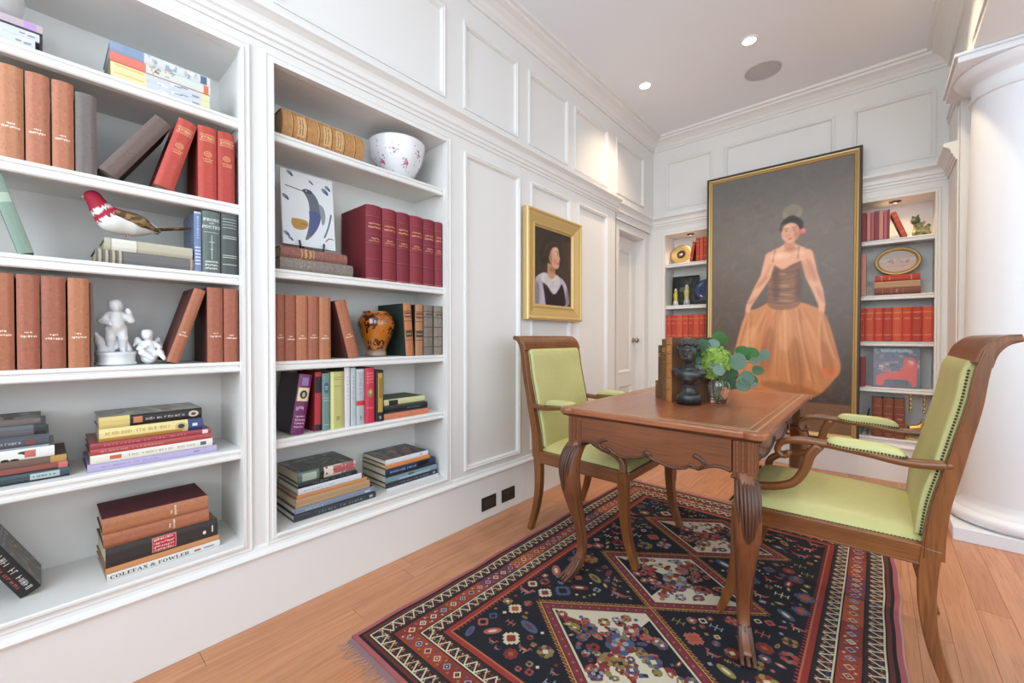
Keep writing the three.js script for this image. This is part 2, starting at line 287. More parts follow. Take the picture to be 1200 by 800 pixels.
// ---------------------------------------------------------------- back wall, stub wall, beam and column
const NICHES = [[-1.612, -1.0], [-0.30, 0.309]];
{
  const w = structure('wall_back', 'cream panelled back wall with two bookcase niches', 'wall');
  mesh('wall_core', merge([box(-2.2, 0.8, 0, Y0 - 0.02, BZ - 0.35, BZ - 0.02), box(-2.2, 0.8, 2.12, CY, BZ - 0.35, BZ - 0.02), box(-2.2, -1.63, Y0 - 0.02, 2.12, BZ - 0.35, BZ - 0.02), box(-0.98, -0.32, Y0 - 0.02, 2.12, BZ - 0.35, BZ - 0.02),
    box(0.33, 0.8, Y0 - 0.02, 2.12, BZ - 0.35, BZ - 0.02), box(-1.63, 0.33, Y0 - 0.02, 2.12, BZ - 0.35, BZ - 0.30), box(0.8, 2.75, 0, CY, BZ - 0.35, BZ)]), WHITE, w);
  mesh('stiles_and_rails', at(plate([-1.86, 0.37, 0.24, 2.2], NICHES.map(([a, b]) => [a, b, Y0 - 0.019, 2.10]), 0.02), 0, 0, BZ - 0.02), WHITE, w);
  const P = [[-1.605, -1.167], [-1.064, -0.258], [-0.147, 0.306]];
  mesh('frieze', at(plate([WX - 0.02, 0.37, 2.2, CY], P.map(([a, b]) => [a, b, 2.347, 2.83]), 0.02), 0, 0, BZ - 0.02), WHITE, w);
  for (const [a, b] of P) {
    mesh('panel', box(a - 0.005, b + 0.005, 2.342, 2.835, BZ - 0.02, BZ - 0.012, 0), WHITE, w);
    mesh('panel_moulding', at(ring(b - a, 0.483, PM), (a + b) / 2, 2.5885, BZ), WHITE, w);
  }
  const backRun = (prof, x0, x1) => { const s = new THREE.Shape(prof.map(([p, y]) => new THREE.Vector2(-p, y))); const g = new THREE.ExtrudeGeometry(s, { depth: x1 - x0, bevelEnabled: false }); g.rotateY(PI / 2); g.translate(x0, 0, BZ); return uvMetres(g, 0); };
  const c = structure('trim_4', 'cream cornice above the back niches', 'cornice'); mesh('cornice', backRun(CORNICE, -1.76, 0.37), WHITE, c);
  const d = structure('trim_5', 'crown moulding along the back wall', 'crown moulding'); mesh('crown', backRun(CROWN, WX, 0.37), WHITE, d);
  const b = structure('baseboard_back', 'tall cream baseboard of the back wall', 'baseboard');
  mesh('board', box(-1.79, 0.37, 0, 0.246, BZ, BZ + 0.012), WHITE, b); mesh('base_cap', backRun([[0, 0.246], [0.020, 0.248], [0.024, 0.256], [0.020, 0.264], [0.010, 0.270], [0.006, 0.284], [0, 0.290]], -1.79, 0.37), WHITE, b);
  const side = (prof, z0, z1) => { const s = new THREE.Shape(prof.map(([p, y]) => new THREE.Vector2(-p, y))); const g = new THREE.ExtrudeGeometry(s, { depth: z1 - z0, bevelEnabled: false }); g.translate(0.37, 0, z0); return uvMetres(g, 2); };
  const e = structure('wall_stub', 'short cream wall return and pilaster behind the white column', 'wall');
  mesh('wall_body', box(0.37, 0.8, 0, 2.55, BZ, -3.76), WHITE, e);
  mesh('pilaster', merge([box(0.375, 0.72, 0, 2.5, -3.76, -3.69), box(0.36, 0.74, 2.5, 2.53, -3.76, -3.675), box(0.35, 0.75, 2.53, 2.55, -3.76, -3.66)]), WHITE, e);
  mesh('cornice', side(CORNICE, BZ, -3.76), WHITE, e);
  const f = structure('trim_6', 'deep white ceiling beam carried by the column', 'beam');
  mesh('beam', merge([box(0.37, 0.80, 2.55, CY, BZ, FZ), box(0.362, 0.37, 2.55, 2.60, BZ, FZ), box(0.355, 0.362, 2.585, 2.60, BZ, FZ)]), WHITE, f);
  mesh('crown', side(CROWN, BZ, FZ), WHITE, f);
}
{
  const c = thing('column', 'large round white column on a square plinth, behind the right-hand green chair', 'column', [0.57, 0, -3.44], 0, undefined, 'structure');
  mesh('plinth', at(rbox(0.52, 0.07, 0.52, 0.004), 0, 0.035, 0), COLUMN, c);
  mesh('base_moulding', lathe([[0.2, 0.07], ...smooth([[0.235, 0.07], [0.258, 0.085], [0.262, 0.105], [0.255, 0.125], [0.236, 0.138]], 5), [0.226, 0.139], [0.226, 0.15], [0.212, 0.158], [0.205, 0.175], [0.202, 0.2]], 72), COLUMN, c);
  mesh('shaft', lathe([[0.202, 0.19], [0.200, 0.9], [0.192, 1.7], [0.178, 2.36]], 72), COLUMN, c);
  mesh('capital', lathe([[0.178, 2.36], [0.19, 2.362], [0.196, 2.37], [0.19, 2.38], [0.182, 2.383], [0.182, 2.44], [0.192, 2.445], [0.2, 2.452], ...smooth([[0.205, 2.455], [0.228, 2.468], [0.245, 2.492], [0.25, 2.505]], 5), [0.2, 2.51]], 72), COLUMN, c);
  mesh('abacus', merge([at(rbox(0.52, 0.03, 0.52, 0.003), 0, 2.52, 0), at(rbox(0.545, 0.014, 0.545, 0.003), 0, 2.542, 0)]), COLUMN, c);
}
// ---------------------------------------------------------------- built-in bookcases
const NOSE = [[-0.28, 0], [-0.005, 0], [0, -0.004], [0, -0.011], [-0.006, -0.014], [-0.006, -0.021], [0, -0.025], [0, -0.033], [-0.004, -0.037], [-0.026, -0.037], [-0.026, -0.022], [-0.28, -0.022]];
function bookcase(label, w, shelves, pos, turn, depth) {
  const o = thing('built_in_bookcase', label, 'bookcase', pos, turn), h0 = Y0, h1 = pos[1] + Y1, W = w / 2 + 0.004;
  mesh('back_panel', box(-W, W, h0 - 0.012, h1 + 0.012, -depth - 0.012, -depth), WHITE, o);
  for (const s of [-1, 1]) mesh('side_panel', box(s * W, s * (W + 0.016), h0 - 0.012, h1 + 0.012, -depth - 0.012, -0.021), WHITE, o);
  mesh('top_panel', box(-W, W, h1, h1 + 0.016, -depth, -0.021), WHITE, o);
  mesh('bottom_panel', box(-W, W, h0 - 0.018, h0, -depth, -0.0205), WHITE, o);
  mesh('bottom_lip', box(-w / 2 + 0.003, w / 2 - 0.003, h0 - 0.018, h0, -0.0205, 0.004), WHITE, o);
  const sill = moulding([[0, 0], [0.008, 0], [0.012, -0.004], [0.012, -0.011], [0.006, -0.015], [0, -0.015]], w - 0.006); sill.rotateY(-PI / 2); sill.translate(w / 2 - 0.003, h0, 0.004); mesh('sill', sill, WHITE, o);
  for (const y of shelves) {
    const g = moulding(NOSE.map(([p, q]) => [p < -0.2 ? -depth + 0.012 : p, q]), 2 * W - 0.004); g.rotateY(-PI / 2); g.translate(W - 0.002, y, -0.010 - 0.012); mesh('shelf', g, WHITE, o);
  }
  const hh = h1 - h0 + 0.066; mesh('surround', at(ring(w + 0.06, hh, [[0, 0.0], [0, 0.006], [0.006, 0.009], [0.011, 0.005], [0.018, 0.005], [0.022, 0.010], [0.0325, 0.010], [0.0325, -0.024]]), 0, h0 - 0.036 + hh / 2, 0), WHITE, o);
  return o;
}
const S1 = [1.871, 1.556, 1.298, 0.98, 0.657], S2 = [1.87, 1.339, 0.975, 0.668], SB = [1.81, 1.39, 1.04, 0.69];
bookcase('white built-in bookcase holding the bird figurine and the white cherubs', 0.848, S1, [WX, 0, -0.059], PI / 2, 0.295);
bookcase('white built-in bookcase holding the floral bowl and the burgundy set', 0.848, S2, [WX, 0, -1.012], PI / 2, 0.295);
bookcase('narrow back-wall bookcase niche beside the door, left of the large painting', 0.612, SB, [-1.306, -0.015, BZ], 0, 0.26).position.y = 0;
bookcase('narrow back-wall bookcase niche between the large painting and the column', 0.609, SB, [0.0045, -0.015, BZ], 0, 0.26).position.y = 0;

// ---------------------------------------------------------------- printed spines and covers: one sheet
const sheet = document.createElement('canvas'); sheet.width = sheet.height = 2048; const ax = sheet.getContext('2d'); ax.fillStyle = '#888'; ax.fillRect(0, 0, 2048, 2048);
const sheetTex = new THREE.CanvasTexture(sheet); sheetTex.colorSpace = THREE.SRGBColorSpace; sheetTex.magFilter = THREE.LinearFilter;
const CLOTH = std(0xffffff, 0.62, { map: sheetTex }), GLOSSY = std(0xffffff, 0.32, { map: sheetTex });
let pen = [4, 4, 0];
function cell(w, h, draw) {
  if (pen[0] + w + 8 > 2048) pen = [4, pen[1] + pen[2] + 8, 0];
  const [x, y] = pen; pen[0] += w + 8; pen[2] = Math.max(pen[2], h);
  ax.save(); ax.beginPath(); ax.rect(x - 3, y - 3, w + 6, h + 6); ax.clip(); ax.translate(x, y); draw(ax, w, h); ax.restore();
  return [(x + 0.5) / 2048, 1 - (y + h - 0.5) / 2048, (x + w - 0.5) / 2048, 1 - (y + 0.5) / 2048];
}
const rgb = (r, g, b, a = 1) => `rgba(${r},${g},${b},${a})`;
function fill(x, w, h, c) { x.fillStyle = c; x.fillRect(-3, -3, w + 6, h + 6); }
function wear(x, w, h, n = 60, a = 0.10) { for (let i = 0; i < n * 3; i++) { x.fillStyle = rnd() < 0.5 ? rgb(0, 0, 0, a * 0.6 * rnd()) : rgb(255, 235, 210, a * 0.6 * rnd()); x.beginPath(); x.ellipse(rnd() * w, rnd() * h, rr(0.5, w * 0.06), rr(0.5, h * 0.022), rnd() * 3, 0, 7); x.fill(); } }
function marks(x, x0, y0, w, hh, c) { x.fillStyle = c; for (let p = x0; p < x0 + w;) { const q = rr(1.5, 4.5); x.fillRect(p, y0 + rr(0, hh * 0.3), q, hh * rr(0.6, 1)); p += q + rr(0.8, 2.2); } }
function down(x, text, cx, y0, y1, size, c, font = 'serif') {             // lettering running down a spine; a list of numbers = words too blurred to read, by their lengths
  x.save(); x.translate(cx, y0); x.rotate(PI / 2); x.fillStyle = c; const L = y1 - y0;
  if (typeof text === 'string') { x.font = `bold ${size}px ${font}`; x.textBaseline = 'middle'; x.scale(L / x.measureText(text).width, 1); x.fillText(text, 0, 0); }
  else { const n = text.reduce((s, k) => s + k + 1, -1), p = L / n; let u = 0; for (const k of text) { for (let q = 0; q < k; q++, u++) { const hh = size * rr(0.45, 0.62), t = p * 0.2; x.fillRect(u * p, -hh / 2, t, hh); if (rnd() < 0.6) x.fillRect(u * p, rnd() < 0.5 ? -hh / 2 : -t / 2, p * 0.62, t); if (rnd() < 0.5) x.fillRect(u * p + p * 0.45, -hh / 2, t, hh); } u++; } }
  x.restore();
}
const brown = [0, 1, 2, 3].map((k) => cell(48, 256, (x, w, h) => { fill(x, w, h, ['#a8674a', '#a05e46', '#b0714f', '#9c5b45'][k]); wear(x, w, h, 90, 0.13); marks(x, 16, 150 + k * 3, 14, 5, '#e8d8c0'); marks(x, 8, 160 + k * 3, 32, 6, '#eadcc6'); }));
const tanBrown = [0, 1].map((k) => cell(64, 256, (x, w, h) => { fill(x, w, h, ['#b57a58', '#b07053'][k]); wear(x, w, h, 110, 0.13); marks(x, 22, 158, 18, 5, '#efe2cf'); marks(x, 10, 167, 42, 6, '#efe2cf'); }));
const plainRed = [0, 1].map((k) => cell(48, 256, (x, w, h) => { fill(x, w, h, ['#b8483c', '#ae4038'][k]); wear(x, w, h, 60, 0.1); for (const y of [28, 33, 46, 51]) { x.fillStyle = '#d9b27a'; x.fillRect(5, y, w - 10, 1.6); } marks(x, 8, 37, w - 16, 6, '#dfb985'); x.strokeStyle = '#d8ad72'; x.lineWidth = 2; x.beginPath(); x.arc(w / 2, 98, 9, 0, 7); x.stroke(); x.beginPath(); x.arc(w / 2, 98, 4, 0, 7); x.stroke(); marks(x, 12, 114, w - 24, 5, '#d8ad72'); marks(x, 14, 122, w - 28, 5, '#d8ad72'); }));
const greyCloth = cell(48, 256, (x, w, h) => { fill(x, w, h, '#6f6560'); wear(x, w, h, 80, 0.1); });
const umber = cell(48, 256, (x, w, h) => { fill(x, w, h, '#6a5850'); wear(x, w, h, 80, 0.1); });
const burgundy = [0, 1].map((k) => cell(64, 280, (x, w, h) => { fill(x, w, h, ['#7c2231', '#862a36'][k]); wear(x, w, h, 60, 0.08); for (const y of [44, 112, 146, 206]) { x.fillStyle = '#5c1522'; x.fillRect(0, y, w, 3); x.fillStyle = rgb(200, 150, 110, 0.5); x.fillRect(0, y - 2, w, 1.5); } marks(x, 10, 66, w - 20, 6, '#d8a766'); marks(x, 8, 79, w - 16, 7, '#d8a766'); marks(x, 18, 122, w - 36, 6, '#c99a66'); marks(x, 10, 132, w - 20, 5, '#c99a66'); x.fillStyle = rgb(205, 160, 110, 0.7); x.fillRect(2, h - 6, w - 4, 2); }));
const antique = cell(96, 360, (x, w, h) => { fill(x, w, h, '#b3824e'); wear(x, w, h, 160, 0.2); for (const y of [40, 96, 150, 205, 262, 315]) { x.fillStyle = rgb(90, 55, 25, 0.7); x.fillRect(0, y, w, 4); x.fillStyle = rgb(230, 190, 130, 0.6); x.fillRect(0, y - 4, w, 3); } for (const y of [60, 170, 225]) { x.fillStyle = rgb(235, 205, 150, 0.55); x.fillRect(14, y, w - 28, 30); marks(x, 20, y + 6, w - 42, 6, '#6b4320'); marks(x, 20, y + 17, w - 42, 6, '#6b4320'); } });
const oldFlat = [['#8a5a4e', '#d8b070'], ['#7f766a', '#a59a86']].map(([a, b], k) => cell(48, 300, (x, w, h) => { fill(x, w, h, a); wear(x, w, h, 140, 0.22); x.fillStyle = b; if (!k) { x.fillRect(4, 88, w - 8, 3); x.fillRect(4, 140, w - 8, 3); marks(x, 6, 100, w - 12, 12, b); marks(x, 6, 120, w - 12, 12, b); } else for (let i = 0; i < 40; i++) x.fillRect(rnd() * w, rnd() * h, 5, 2); }));
const plain = (c, extra) => cell(48, 256, (x, w, h) => { fill(x, w, h, c); wear(x, w, h, 30, 0.05); extra?.(x, w, h); });
const prose = cell(64, 256, (x, w, h) => { fill(x, w, h, '#5f6a64'); wear(x, w, h, 30, 0.05); x.fillStyle = '#d9dcd4'; x.textAlign = 'center'; x.font = 'bold 17px serif'; x.fillText('PROSE', w / 2, 42); x.font = '9px serif'; x.fillText('AND', w / 2, 54); x.font = 'bold 16px serif'; x.fillText('POETRY', w / 2, 72); x.fillRect(w / 2 - 1, 100, 2, 100); x.fillRect(w / 2 - 10, 128, 20, 2); x.fillRect(w / 2 - 6, 158, 12, 2); x.fillRect(6, 88, w - 12, 1.5); for (let i = 0; i < 3; i++) marks(x, 10, 206 + i * 14, w - 20, 9, '#d9dcd4'); x.textAlign = 'left'; });
const darkSilver = plain('#4c5250', (x, w) => { for (const y of [24, 36, 48, 60, 96, 104, 176, 184, 214]) { x.fillStyle = '#b9bcb4'; x.fillRect(4, y, w - 8, y < 70 ? 2 : 3); } });
const blueSlim = plain('#6f7fa4', (x, w, h) => { down(x, [10], w / 2, 20, 120, 22, '#d7deee', 'sans-serif'); x.fillStyle = '#c9d1e4'; x.fillRect(0, 0, w, 8); for (let i = 0; i < 6; i++) x.fillRect(6, 150 + i * 14, w - 12, 6); });
const greenGrey = plain('#7f9484', (x, w) => { x.fillStyle = '#a7b8a4'; x.fillRect(4, 60, w - 8, 30); });
const cream = plain('#b9b39c', (x, w) => { x.fillStyle = '#d9d6c8'; x.fillRect(0, 20, w, 66); x.fillStyle = '#8f8a74'; for (const y of [16, 88]) x.fillRect(0, y, w, 2); });
const slate = plain('#6d6a68', (x, w) => { for (const y of [8, 24, 40, 56]) { x.fillStyle = '#b7a986'; x.fillRect(0, y, w, 6); x.fillStyle = '#4a4038'; x.fillRect(0, y + 8, w, 2); } x.fillStyle = '#a79c82'; x.fillRect(0, 244, w, 6); });
const jacketA = plain('#d2d5d8', (x, w, h) => { x.fillStyle = '#8c9cb4'; x.fillRect(0, 0, w, 80); x.fillStyle = '#8499b2'; x.fillRect(10, 30, w - 20, 44); for (let i = 0; i < 26; i++) { x.fillStyle = ['#eceef0', '#9aa4ae', '#cbb3a2', '#9aa6b2'][i % 4]; x.fillRect(rnd() * w, 90 + rnd() * 130, rr(6, 20), rr(3, 12)); } x.fillStyle = '#5a6c88'; x.fillRect(4, 228, w - 8, 18); });
const jacketB = plain('#d3d8cd', (x, w) => { x.fillStyle = '#dc7a68'; x.fillRect(0, 0, w, 84); for (let i = 0; i < 14; i++) { x.fillStyle = ['#d9a28f', '#a8a59a', '#7c7f82'][i % 3]; x.fillRect(rnd() * w, 90 + rnd() * 60, rr(6, 18), rr(4, 14)); } x.fillStyle = '#d9744f'; x.fillRect(0, 236, w, 14); });
const jacketC = plain('#c9ccd2', (x, w) => { x.fillStyle = '#e6d6a8'; x.fillRect(0, 0, w, 84); x.fillStyle = '#dcc07c'; x.fillRect(24, 8, 14, 70); for (let i = 0; i < 10; i++) { x.fillStyle = ['#7f8894', '#e6e8ea'][i % 2]; x.fillRect(rnd() * w, 100 + rnd() * 110, 8, 20); } x.fillStyle = '#d9d6a8'; x.fillRect(0, 230, w, 22); });
const jacketD = plain('#c8c9cb', (x, w) => { for (let i = 0; i < 24; i++) { x.fillStyle = ['#f1f1f0', '#8e9094', '#b4b6ba'][i % 3]; x.fillRect(rnd() * w, rnd() * 250, 9, 14); } });
const pinkGrey = plain('#b9a6ac', (x, w) => { x.fillStyle = '#d7b4ba'; x.fillRect(0, 0, w, 120); x.fillStyle = '#b48fc0'; x.fillRect(4, 210, w - 8, 30); x.fillStyle = '#3c3f48'; x.fillRect(0, 0, 6, 256); });
const S = {
  cow: plain('#e6e6de', (x, w) => { for (let i = 0; i < 9; i++) { x.fillStyle = '#2c2d2e'; x.beginPath(); x.ellipse(rnd() * w, rnd() * 200, rr(5, 11), rr(8, 18), 0, 0, 7); x.fill(); } x.fillStyle = '#c06a5c'; x.fillRect(8, 190, w - 16, 24); }),
  smoke: plain('#5d5f64', (x, w) => { x.fillStyle = '#b9b2a8'; x.beginPath(); x.ellipse(20, 60, 16, 60, 0.3, 0, 7); x.fill(); x.fillStyle = '#b5736e'; x.fillRect(12, 110, 14, 22); x.fillStyle = '#26282c'; x.fillRect(0, 224, w, 32); }),
  slateBlue: plain('#4a4d56', (x, w) => { down(x, [8, 8], w / 2, 60, 190, 16, '#c8ccd4'); x.fillStyle = '#8a3a3a'; x.fillRect(16, 200, 14, 20); x.fillStyle = '#a8adb6'; x.fillRect(0, 0, 7, 256); }),
  umberThin: plain('#6f5848', (x, w) => { x.fillStyle = '#b48c4a'; x.fillRect(0, 222, w, 34); }), rust: plain('#8a4a44', (x, w) => { x.fillStyle = '#3c2c2c'; x.fillRect(0, 0, 10, 256); x.fillStyle = '#c86a6a'; x.fillRect(0, 236, w, 20); }),
  teal: plain('#37474c', (x, w) => { x.fillStyle = '#1f2a2e'; x.fillRect(0, 0, 12, 256); x.fillStyle = '#a9b4b4'; x.fillRect(10, 180, 30, 56); down(x, [6], w / 2, 186, 232, 16, '#2a3438'); }),
  blackGold: plain('#23211f', (x, w) => { x.fillStyle = '#d9c27a'; x.fillRect(0, 0, w, 70); x.fillStyle = '#c77a55'; x.fillRect(12, 78, 26, 22); down(x, [11], w / 2, 108, 210, 18, '#cfd3d4'); x.fillStyle = '#cdbfa8'; x.beginPath(); x.arc(w / 2, 232, 14, 0, 7); x.fill(); x.fillStyle = '#5a4638'; x.beginPath(); x.arc(w / 2, 232, 7, 0, 7); x.fill(); }),
  yellow: plain('#e3d596', (x, w) => { x.fillStyle = '#c8974c'; x.fillRect(0, 0, 14, 200); down(x, [9, 3, 3, 4], w * 0.62, 14, 170, 20, '#b98a3a'); x.fillStyle = '#c9b27a'; x.beginPath(); x.arc(w / 2, 196, 16, 0, 7); x.fill(); x.fillStyle = '#3a2c22'; x.beginPath(); x.arc(w / 2, 196, 9, 0, 7); x.fill(); x.fillStyle = '#3c4674'; x.fillRect(0, 214, w, 42); x.fillStyle = '#d6dae6'; x.fillRect(18, 226, 12, 14); }),
  red: plain('#a23a44', (x, w) => { down(x, [9, 2, 3, 5], w / 2, 26, 200, 18, '#d9b0ac'); x.fillStyle = '#e6d9cf'; x.fillRect(6, 234, w - 12, 14); }), crimson: plain('#b04a4c', (x, w) => { down(x, [7, 9], w / 2, 20, 150, 18, '#d8b4a8'); }),
  greyLetter: plain('#e4e0d2', (x, w) => { x.fillStyle = '#c8694f'; x.fillRect(14, 36, 22, 22); down(x, [3, 10, 6], w / 2, 72, 215, 20, '#8d8a80'); x.fillStyle = '#5a6070'; x.fillRect(14, 226, 22, 14); }),
  lilac: plain('#b3a6c9', (x, w) => { down(x, [3, 6, 2, 6], w / 2, 24, 130, 18, '#8c7fb0'); marks(x, 18, 200, 12, 18, '#8376a8'); }),
  capitals: plain('#d9d6cf', (x, w) => { down(x, 'COLEFAX & FOWLER', w / 2, 6, 178, 30, '#2c2b29'); x.fillStyle = '#b85a50'; x.fillRect(16, 190, 14, 16); x.fillStyle = '#7f8490'; x.fillRect(18, 214, 10, 26); }),
  blackRed: cell(64, 300, (x, w, h) => { fill(x, w, h, '#332b29'); wear(x, w, h, 40, 0.06); x.fillStyle = '#b01f30'; x.fillRect(6, 112, w - 12, 66); x.strokeStyle = '#d9c0b0'; x.lineWidth = 1.5; x.strokeRect(8, 114, w - 16, 62); for (let i = 0; i < 4; i++) { x.save(); x.translate(w - 14 - i * 12, 118); x.rotate(PI / 2); marks(x, 0, -4, 52, 8, '#e6cabb'); x.restore(); } x.fillStyle = '#e0ddd6'; x.beginPath(); x.ellipse(w / 2 - 6, 258, 7, 5, 0, 0, 7); x.fill(); x.fillRect(20, 280, 24, 4); }),
  crime: cell(64, 300, (x, w, h) => { fill(x, w, h, '#1c1b1a'); down(x, [7], w * 0.5, 8, 130, 34, '#e6e6e2', 'sans-serif'); down(x, [4, 2, 5], w * 0.62, 140, 286, 34, '#e9e4da'); down(x, [7], w * 0.26, 170, 276, 20, '#b0543c'); }),
  crimeFace: cell(200, 300, (x, w, h) => { fill(x, w, h, '#4a4c4a'); for (let i = 0; i < 7; i++) { x.save(); x.translate(12 + (i % 2) * 6, 14 + i * 17); marks(x, 0, 0, 170, 10, '#8f9498'); x.restore(); } x.fillStyle = '#c4505a'; x.fillRect(150, 124, 26, 10); for (let i = 0; i < 80; i++) { x.fillStyle = ['#7a6648', '#5c4c34', '#8c7a58', '#3c3428'][i % 4]; x.beginPath(); x.ellipse(rnd() * w, 150 + rnd() * 140, rr(4, 22), rr(3, 10), rnd() * 3, 0, 7); x.fill(); } }),
  purple: plain('#6f2a5e', (x, w) => { x.fillStyle = '#8a6fa0'; x.fillRect(12, 14, 24, 34); x.fillStyle = '#e0cfa0'; x.fillRect(4, 58, w - 8, 58); x.fillStyle = '#26221e'; x.beginPath(); x.ellipse(w / 2, 87, 13, 18, 0, 0, 7); x.fill(); x.fillStyle = '#b9a890'; x.beginPath(); x.ellipse(w / 2, 88, 6, 11, 0, 0, 7); x.fill(); marks(x, 6, 136, 26, 16, '#c9a6c0'); for (let i = 0; i < 4; i++) marks(x, 8, 176 + i * 15, w - 16, 9, '#d3b4cc'); }),
  redBlack: plain('#b03038', (x, w) => { x.fillStyle = '#22232a'; x.fillRect(0, 20, w, 70); x.fillRect(0, 226, w, 24); }), tealSpine: plain('#6d8a86', (x, w) => { x.fillStyle = '#3f5f78'; x.beginPath(); x.ellipse(w / 2, 66, 16, 24, 0, 0, 7); x.fill(); x.fillStyle = '#d7e0dc'; x.fillRect(14, 60, 20, 3); x.fillRect(16, 70, 16, 3); for (const y of [110, 122, 230]) x.fillRect(8, y, w - 16, 1.5); }),
  olive: plain('#bdb972', (x, w) => { x.fillStyle = '#d6d294'; x.fillRect(0, 0, 9, 256); for (const y of [24, 34, 64]) { x.fillStyle = '#8f8c50'; x.fillRect(10, y, w - 18, 3); } x.fillStyle = '#9c9858'; x.fillRect(18, 200, 12, 18); }),
  white: plain('#dcd8dc', (x, w) => down(x, [7], w / 2, 40, 150, 20, '#b9b2bc')), pale: plain('#b9c2c4', (x, w) => down(x, [8], w / 2, 40, 160, 20, '#8f9a9e')),
  greyRed: plain('#aeb6ba', (x, w) => { x.fillStyle = '#c83c44'; x.fillRect(0, 146, w, 22); x.fillStyle = '#d8dde0'; x.fillRect(0, 6, w, 5); down(x, [6], w / 2, 30, 120, 20, '#8f989c'); x.fillStyle = '#7c868c'; x.fillRect(20, 214, 8, 20); }),
  pink: plain('#c8384c', (x, w) => { for (const y of [20, 34, 48, 62, 180]) marks(x, 8, y, w - 16, 9, '#e07f84'); x.fillStyle = '#8f8a4e'; x.beginPath(); x.ellipse(w / 2, 116, 13, 20, 0, 0, 7); x.fill(); x.fillStyle = '#d8a0a0'; x.beginPath(); x.ellipse(w / 2, 112, 6, 9, 0, 0, 7); x.fill(); }),
  gold: plain('#1f211f', (x, w) => { x.fillStyle = '#b89a48'; x.fillRect(12, 14, w - 18, 196); x.fillStyle = '#8f7430'; x.fillRect(18, 40, w - 30, 100); x.fillStyle = '#8a9296'; x.fillRect(18, 228, 12, 16); }),
  greenCream: plain('#c8c494', (x, w) => { x.fillStyle = '#6f7a58'; x.fillRect(0, 0, 12, 256); x.fillStyle = '#23241f'; x.fillRect(6, 28, w - 12, 54); }), black: plain('#22252a', (x, w) => { down(x, [9], w / 2, 130, 220, 14, '#8f959c'); x.fillStyle = '#4a5058'; x.fillRect(0, 0, 8, 256); }), orange: plain('#d07a55', (x, w) => { for (let i = 0; i < 20; i++) { x.fillStyle = '#dd9070'; x.fillRect(rnd() * w, rnd() * 250, 5, 8); } }),
  floral: plain('#7f8f84', (x, w) => { x.fillStyle = '#5f7268'; x.fillRect(0, 0, w, 90); x.fillStyle = '#a9b4a6'; x.fillRect(8, 16, w - 16, 60); x.fillStyle = '#2c2f2a'; x.fillRect(0, 88, w, 20); x.fillStyle = '#d8d0c0'; x.fillRect(0, 108, w, 80); x.fillStyle = '#b05a5c'; x.fillRect(10, 150, 34, 96); for (let i = 0; i < 20; i++) { x.fillStyle = ['#d9c8bc', '#8a3c44', '#c88a84'][i % 3]; x.fillRect(rnd() * w, 110 + rnd() * 140, 9, 8); } }),
  blackW: plain('#26272a', (x, w) => down(x, [7, 2, 6], w / 2, 60, 230, 18, '#9da2a6')), whiteW: plain('#d5d8de', (x, w) => down(x, [8], w / 2, 20, 150, 22, '#a4abba')), tan: plain('#b08c68', (x, w) => { x.fillStyle = '#c9a882'; x.fillRect(0, 0, 14, 256); }), tanThin: plain('#c98a56'), blueGrey: plain('#7d8798', (x, w) => { x.fillStyle = '#2e3642'; x.fillRect(0, 0, 10, 256); down(x, [5], w / 2, 30, 90, 18, '#c9ced6'); x.fillStyle = '#b9c0ca'; x.fillRect(16, 220, 16, 20); }),
  coal: plain('#33373c', (x, w) => { down(x, [6, 2, 5], w / 2, 70, 210, 26, '#9ba0a6'); x.fillStyle = '#a0a5ac'; x.fillRect(14, 232, 20, 12); }), navy: plain('#26385a', (x, w) => { down(x, [8, 5], w * 0.5, 20, 150, 24, '#c3cede'); x.fillStyle = '#151a26'; x.fillRect(0, 0, 12, 256); x.fillRect(0, 156, w, 60); }), steel: plain('#7c94a2', (x, w) => { x.fillStyle = '#a9bcc4'; x.fillRect(0, 60, 20, 160); x.fillStyle = '#4f6370'; x.beginPath(); x.ellipse(26, 120, 9, 18, 0, 0, 7); x.fill(); x.fillStyle = '#262c32'; x.fillRect(40, 0, 8, 256); }), photo: plain('#e1e1e4', (x, w) => marks(x, 14, 200, 20, 20, '#9aa0aa')), orangeB: plain('#d98a44', (x, w) => down(x, [9], w / 2, 110, 200, 16, '#b0642c')),
  photoFace: cell(160, 220, (x, w, h) => { fill(x, w, h, '#3c3a3a'); for (let i = 0; i < 60; i++) { x.fillStyle = ['#55504c', '#2a2826', '#8a5a44', '#6c665e'][i % 4]; x.beginPath(); x.ellipse(rnd() * w, rnd() * h, rr(5, 34), rr(4, 16), rnd() * 3, 0, 7); x.fill(); } x.fillStyle = '#a06a4c'; x.beginPath(); x.ellipse(90, 100, 22, 14, 0.4, 0, 7); x.fill(); }),
  floralFace: cell(160, 220, (x, w, h) => { fill(x, w, h, '#4d5652'); for (let i = 0; i < 70; i++) { x.fillStyle = ['#6a746e', '#38403c', '#8a8c80', '#5a4a44'][i % 4]; x.beginPath(); x.ellipse(rnd() * w, rnd() * h, rr(5, 26), rr(4, 12), rnd() * 3, 0, 7); x.fill(); } }),
  greyFace: cell(100, 160, (x, w, h) => { fill(x, w, h, '#7d7874'); for (let i = 0; i < 30; i++) { x.fillStyle = ['#9a948c', '#5c5854', '#b0a89c'][i % 3]; x.beginPath(); x.ellipse(rnd() * w, rnd() * h, rr(5, 26), rr(4, 12), rnd() * 3, 0, 7); x.fill(); } }),
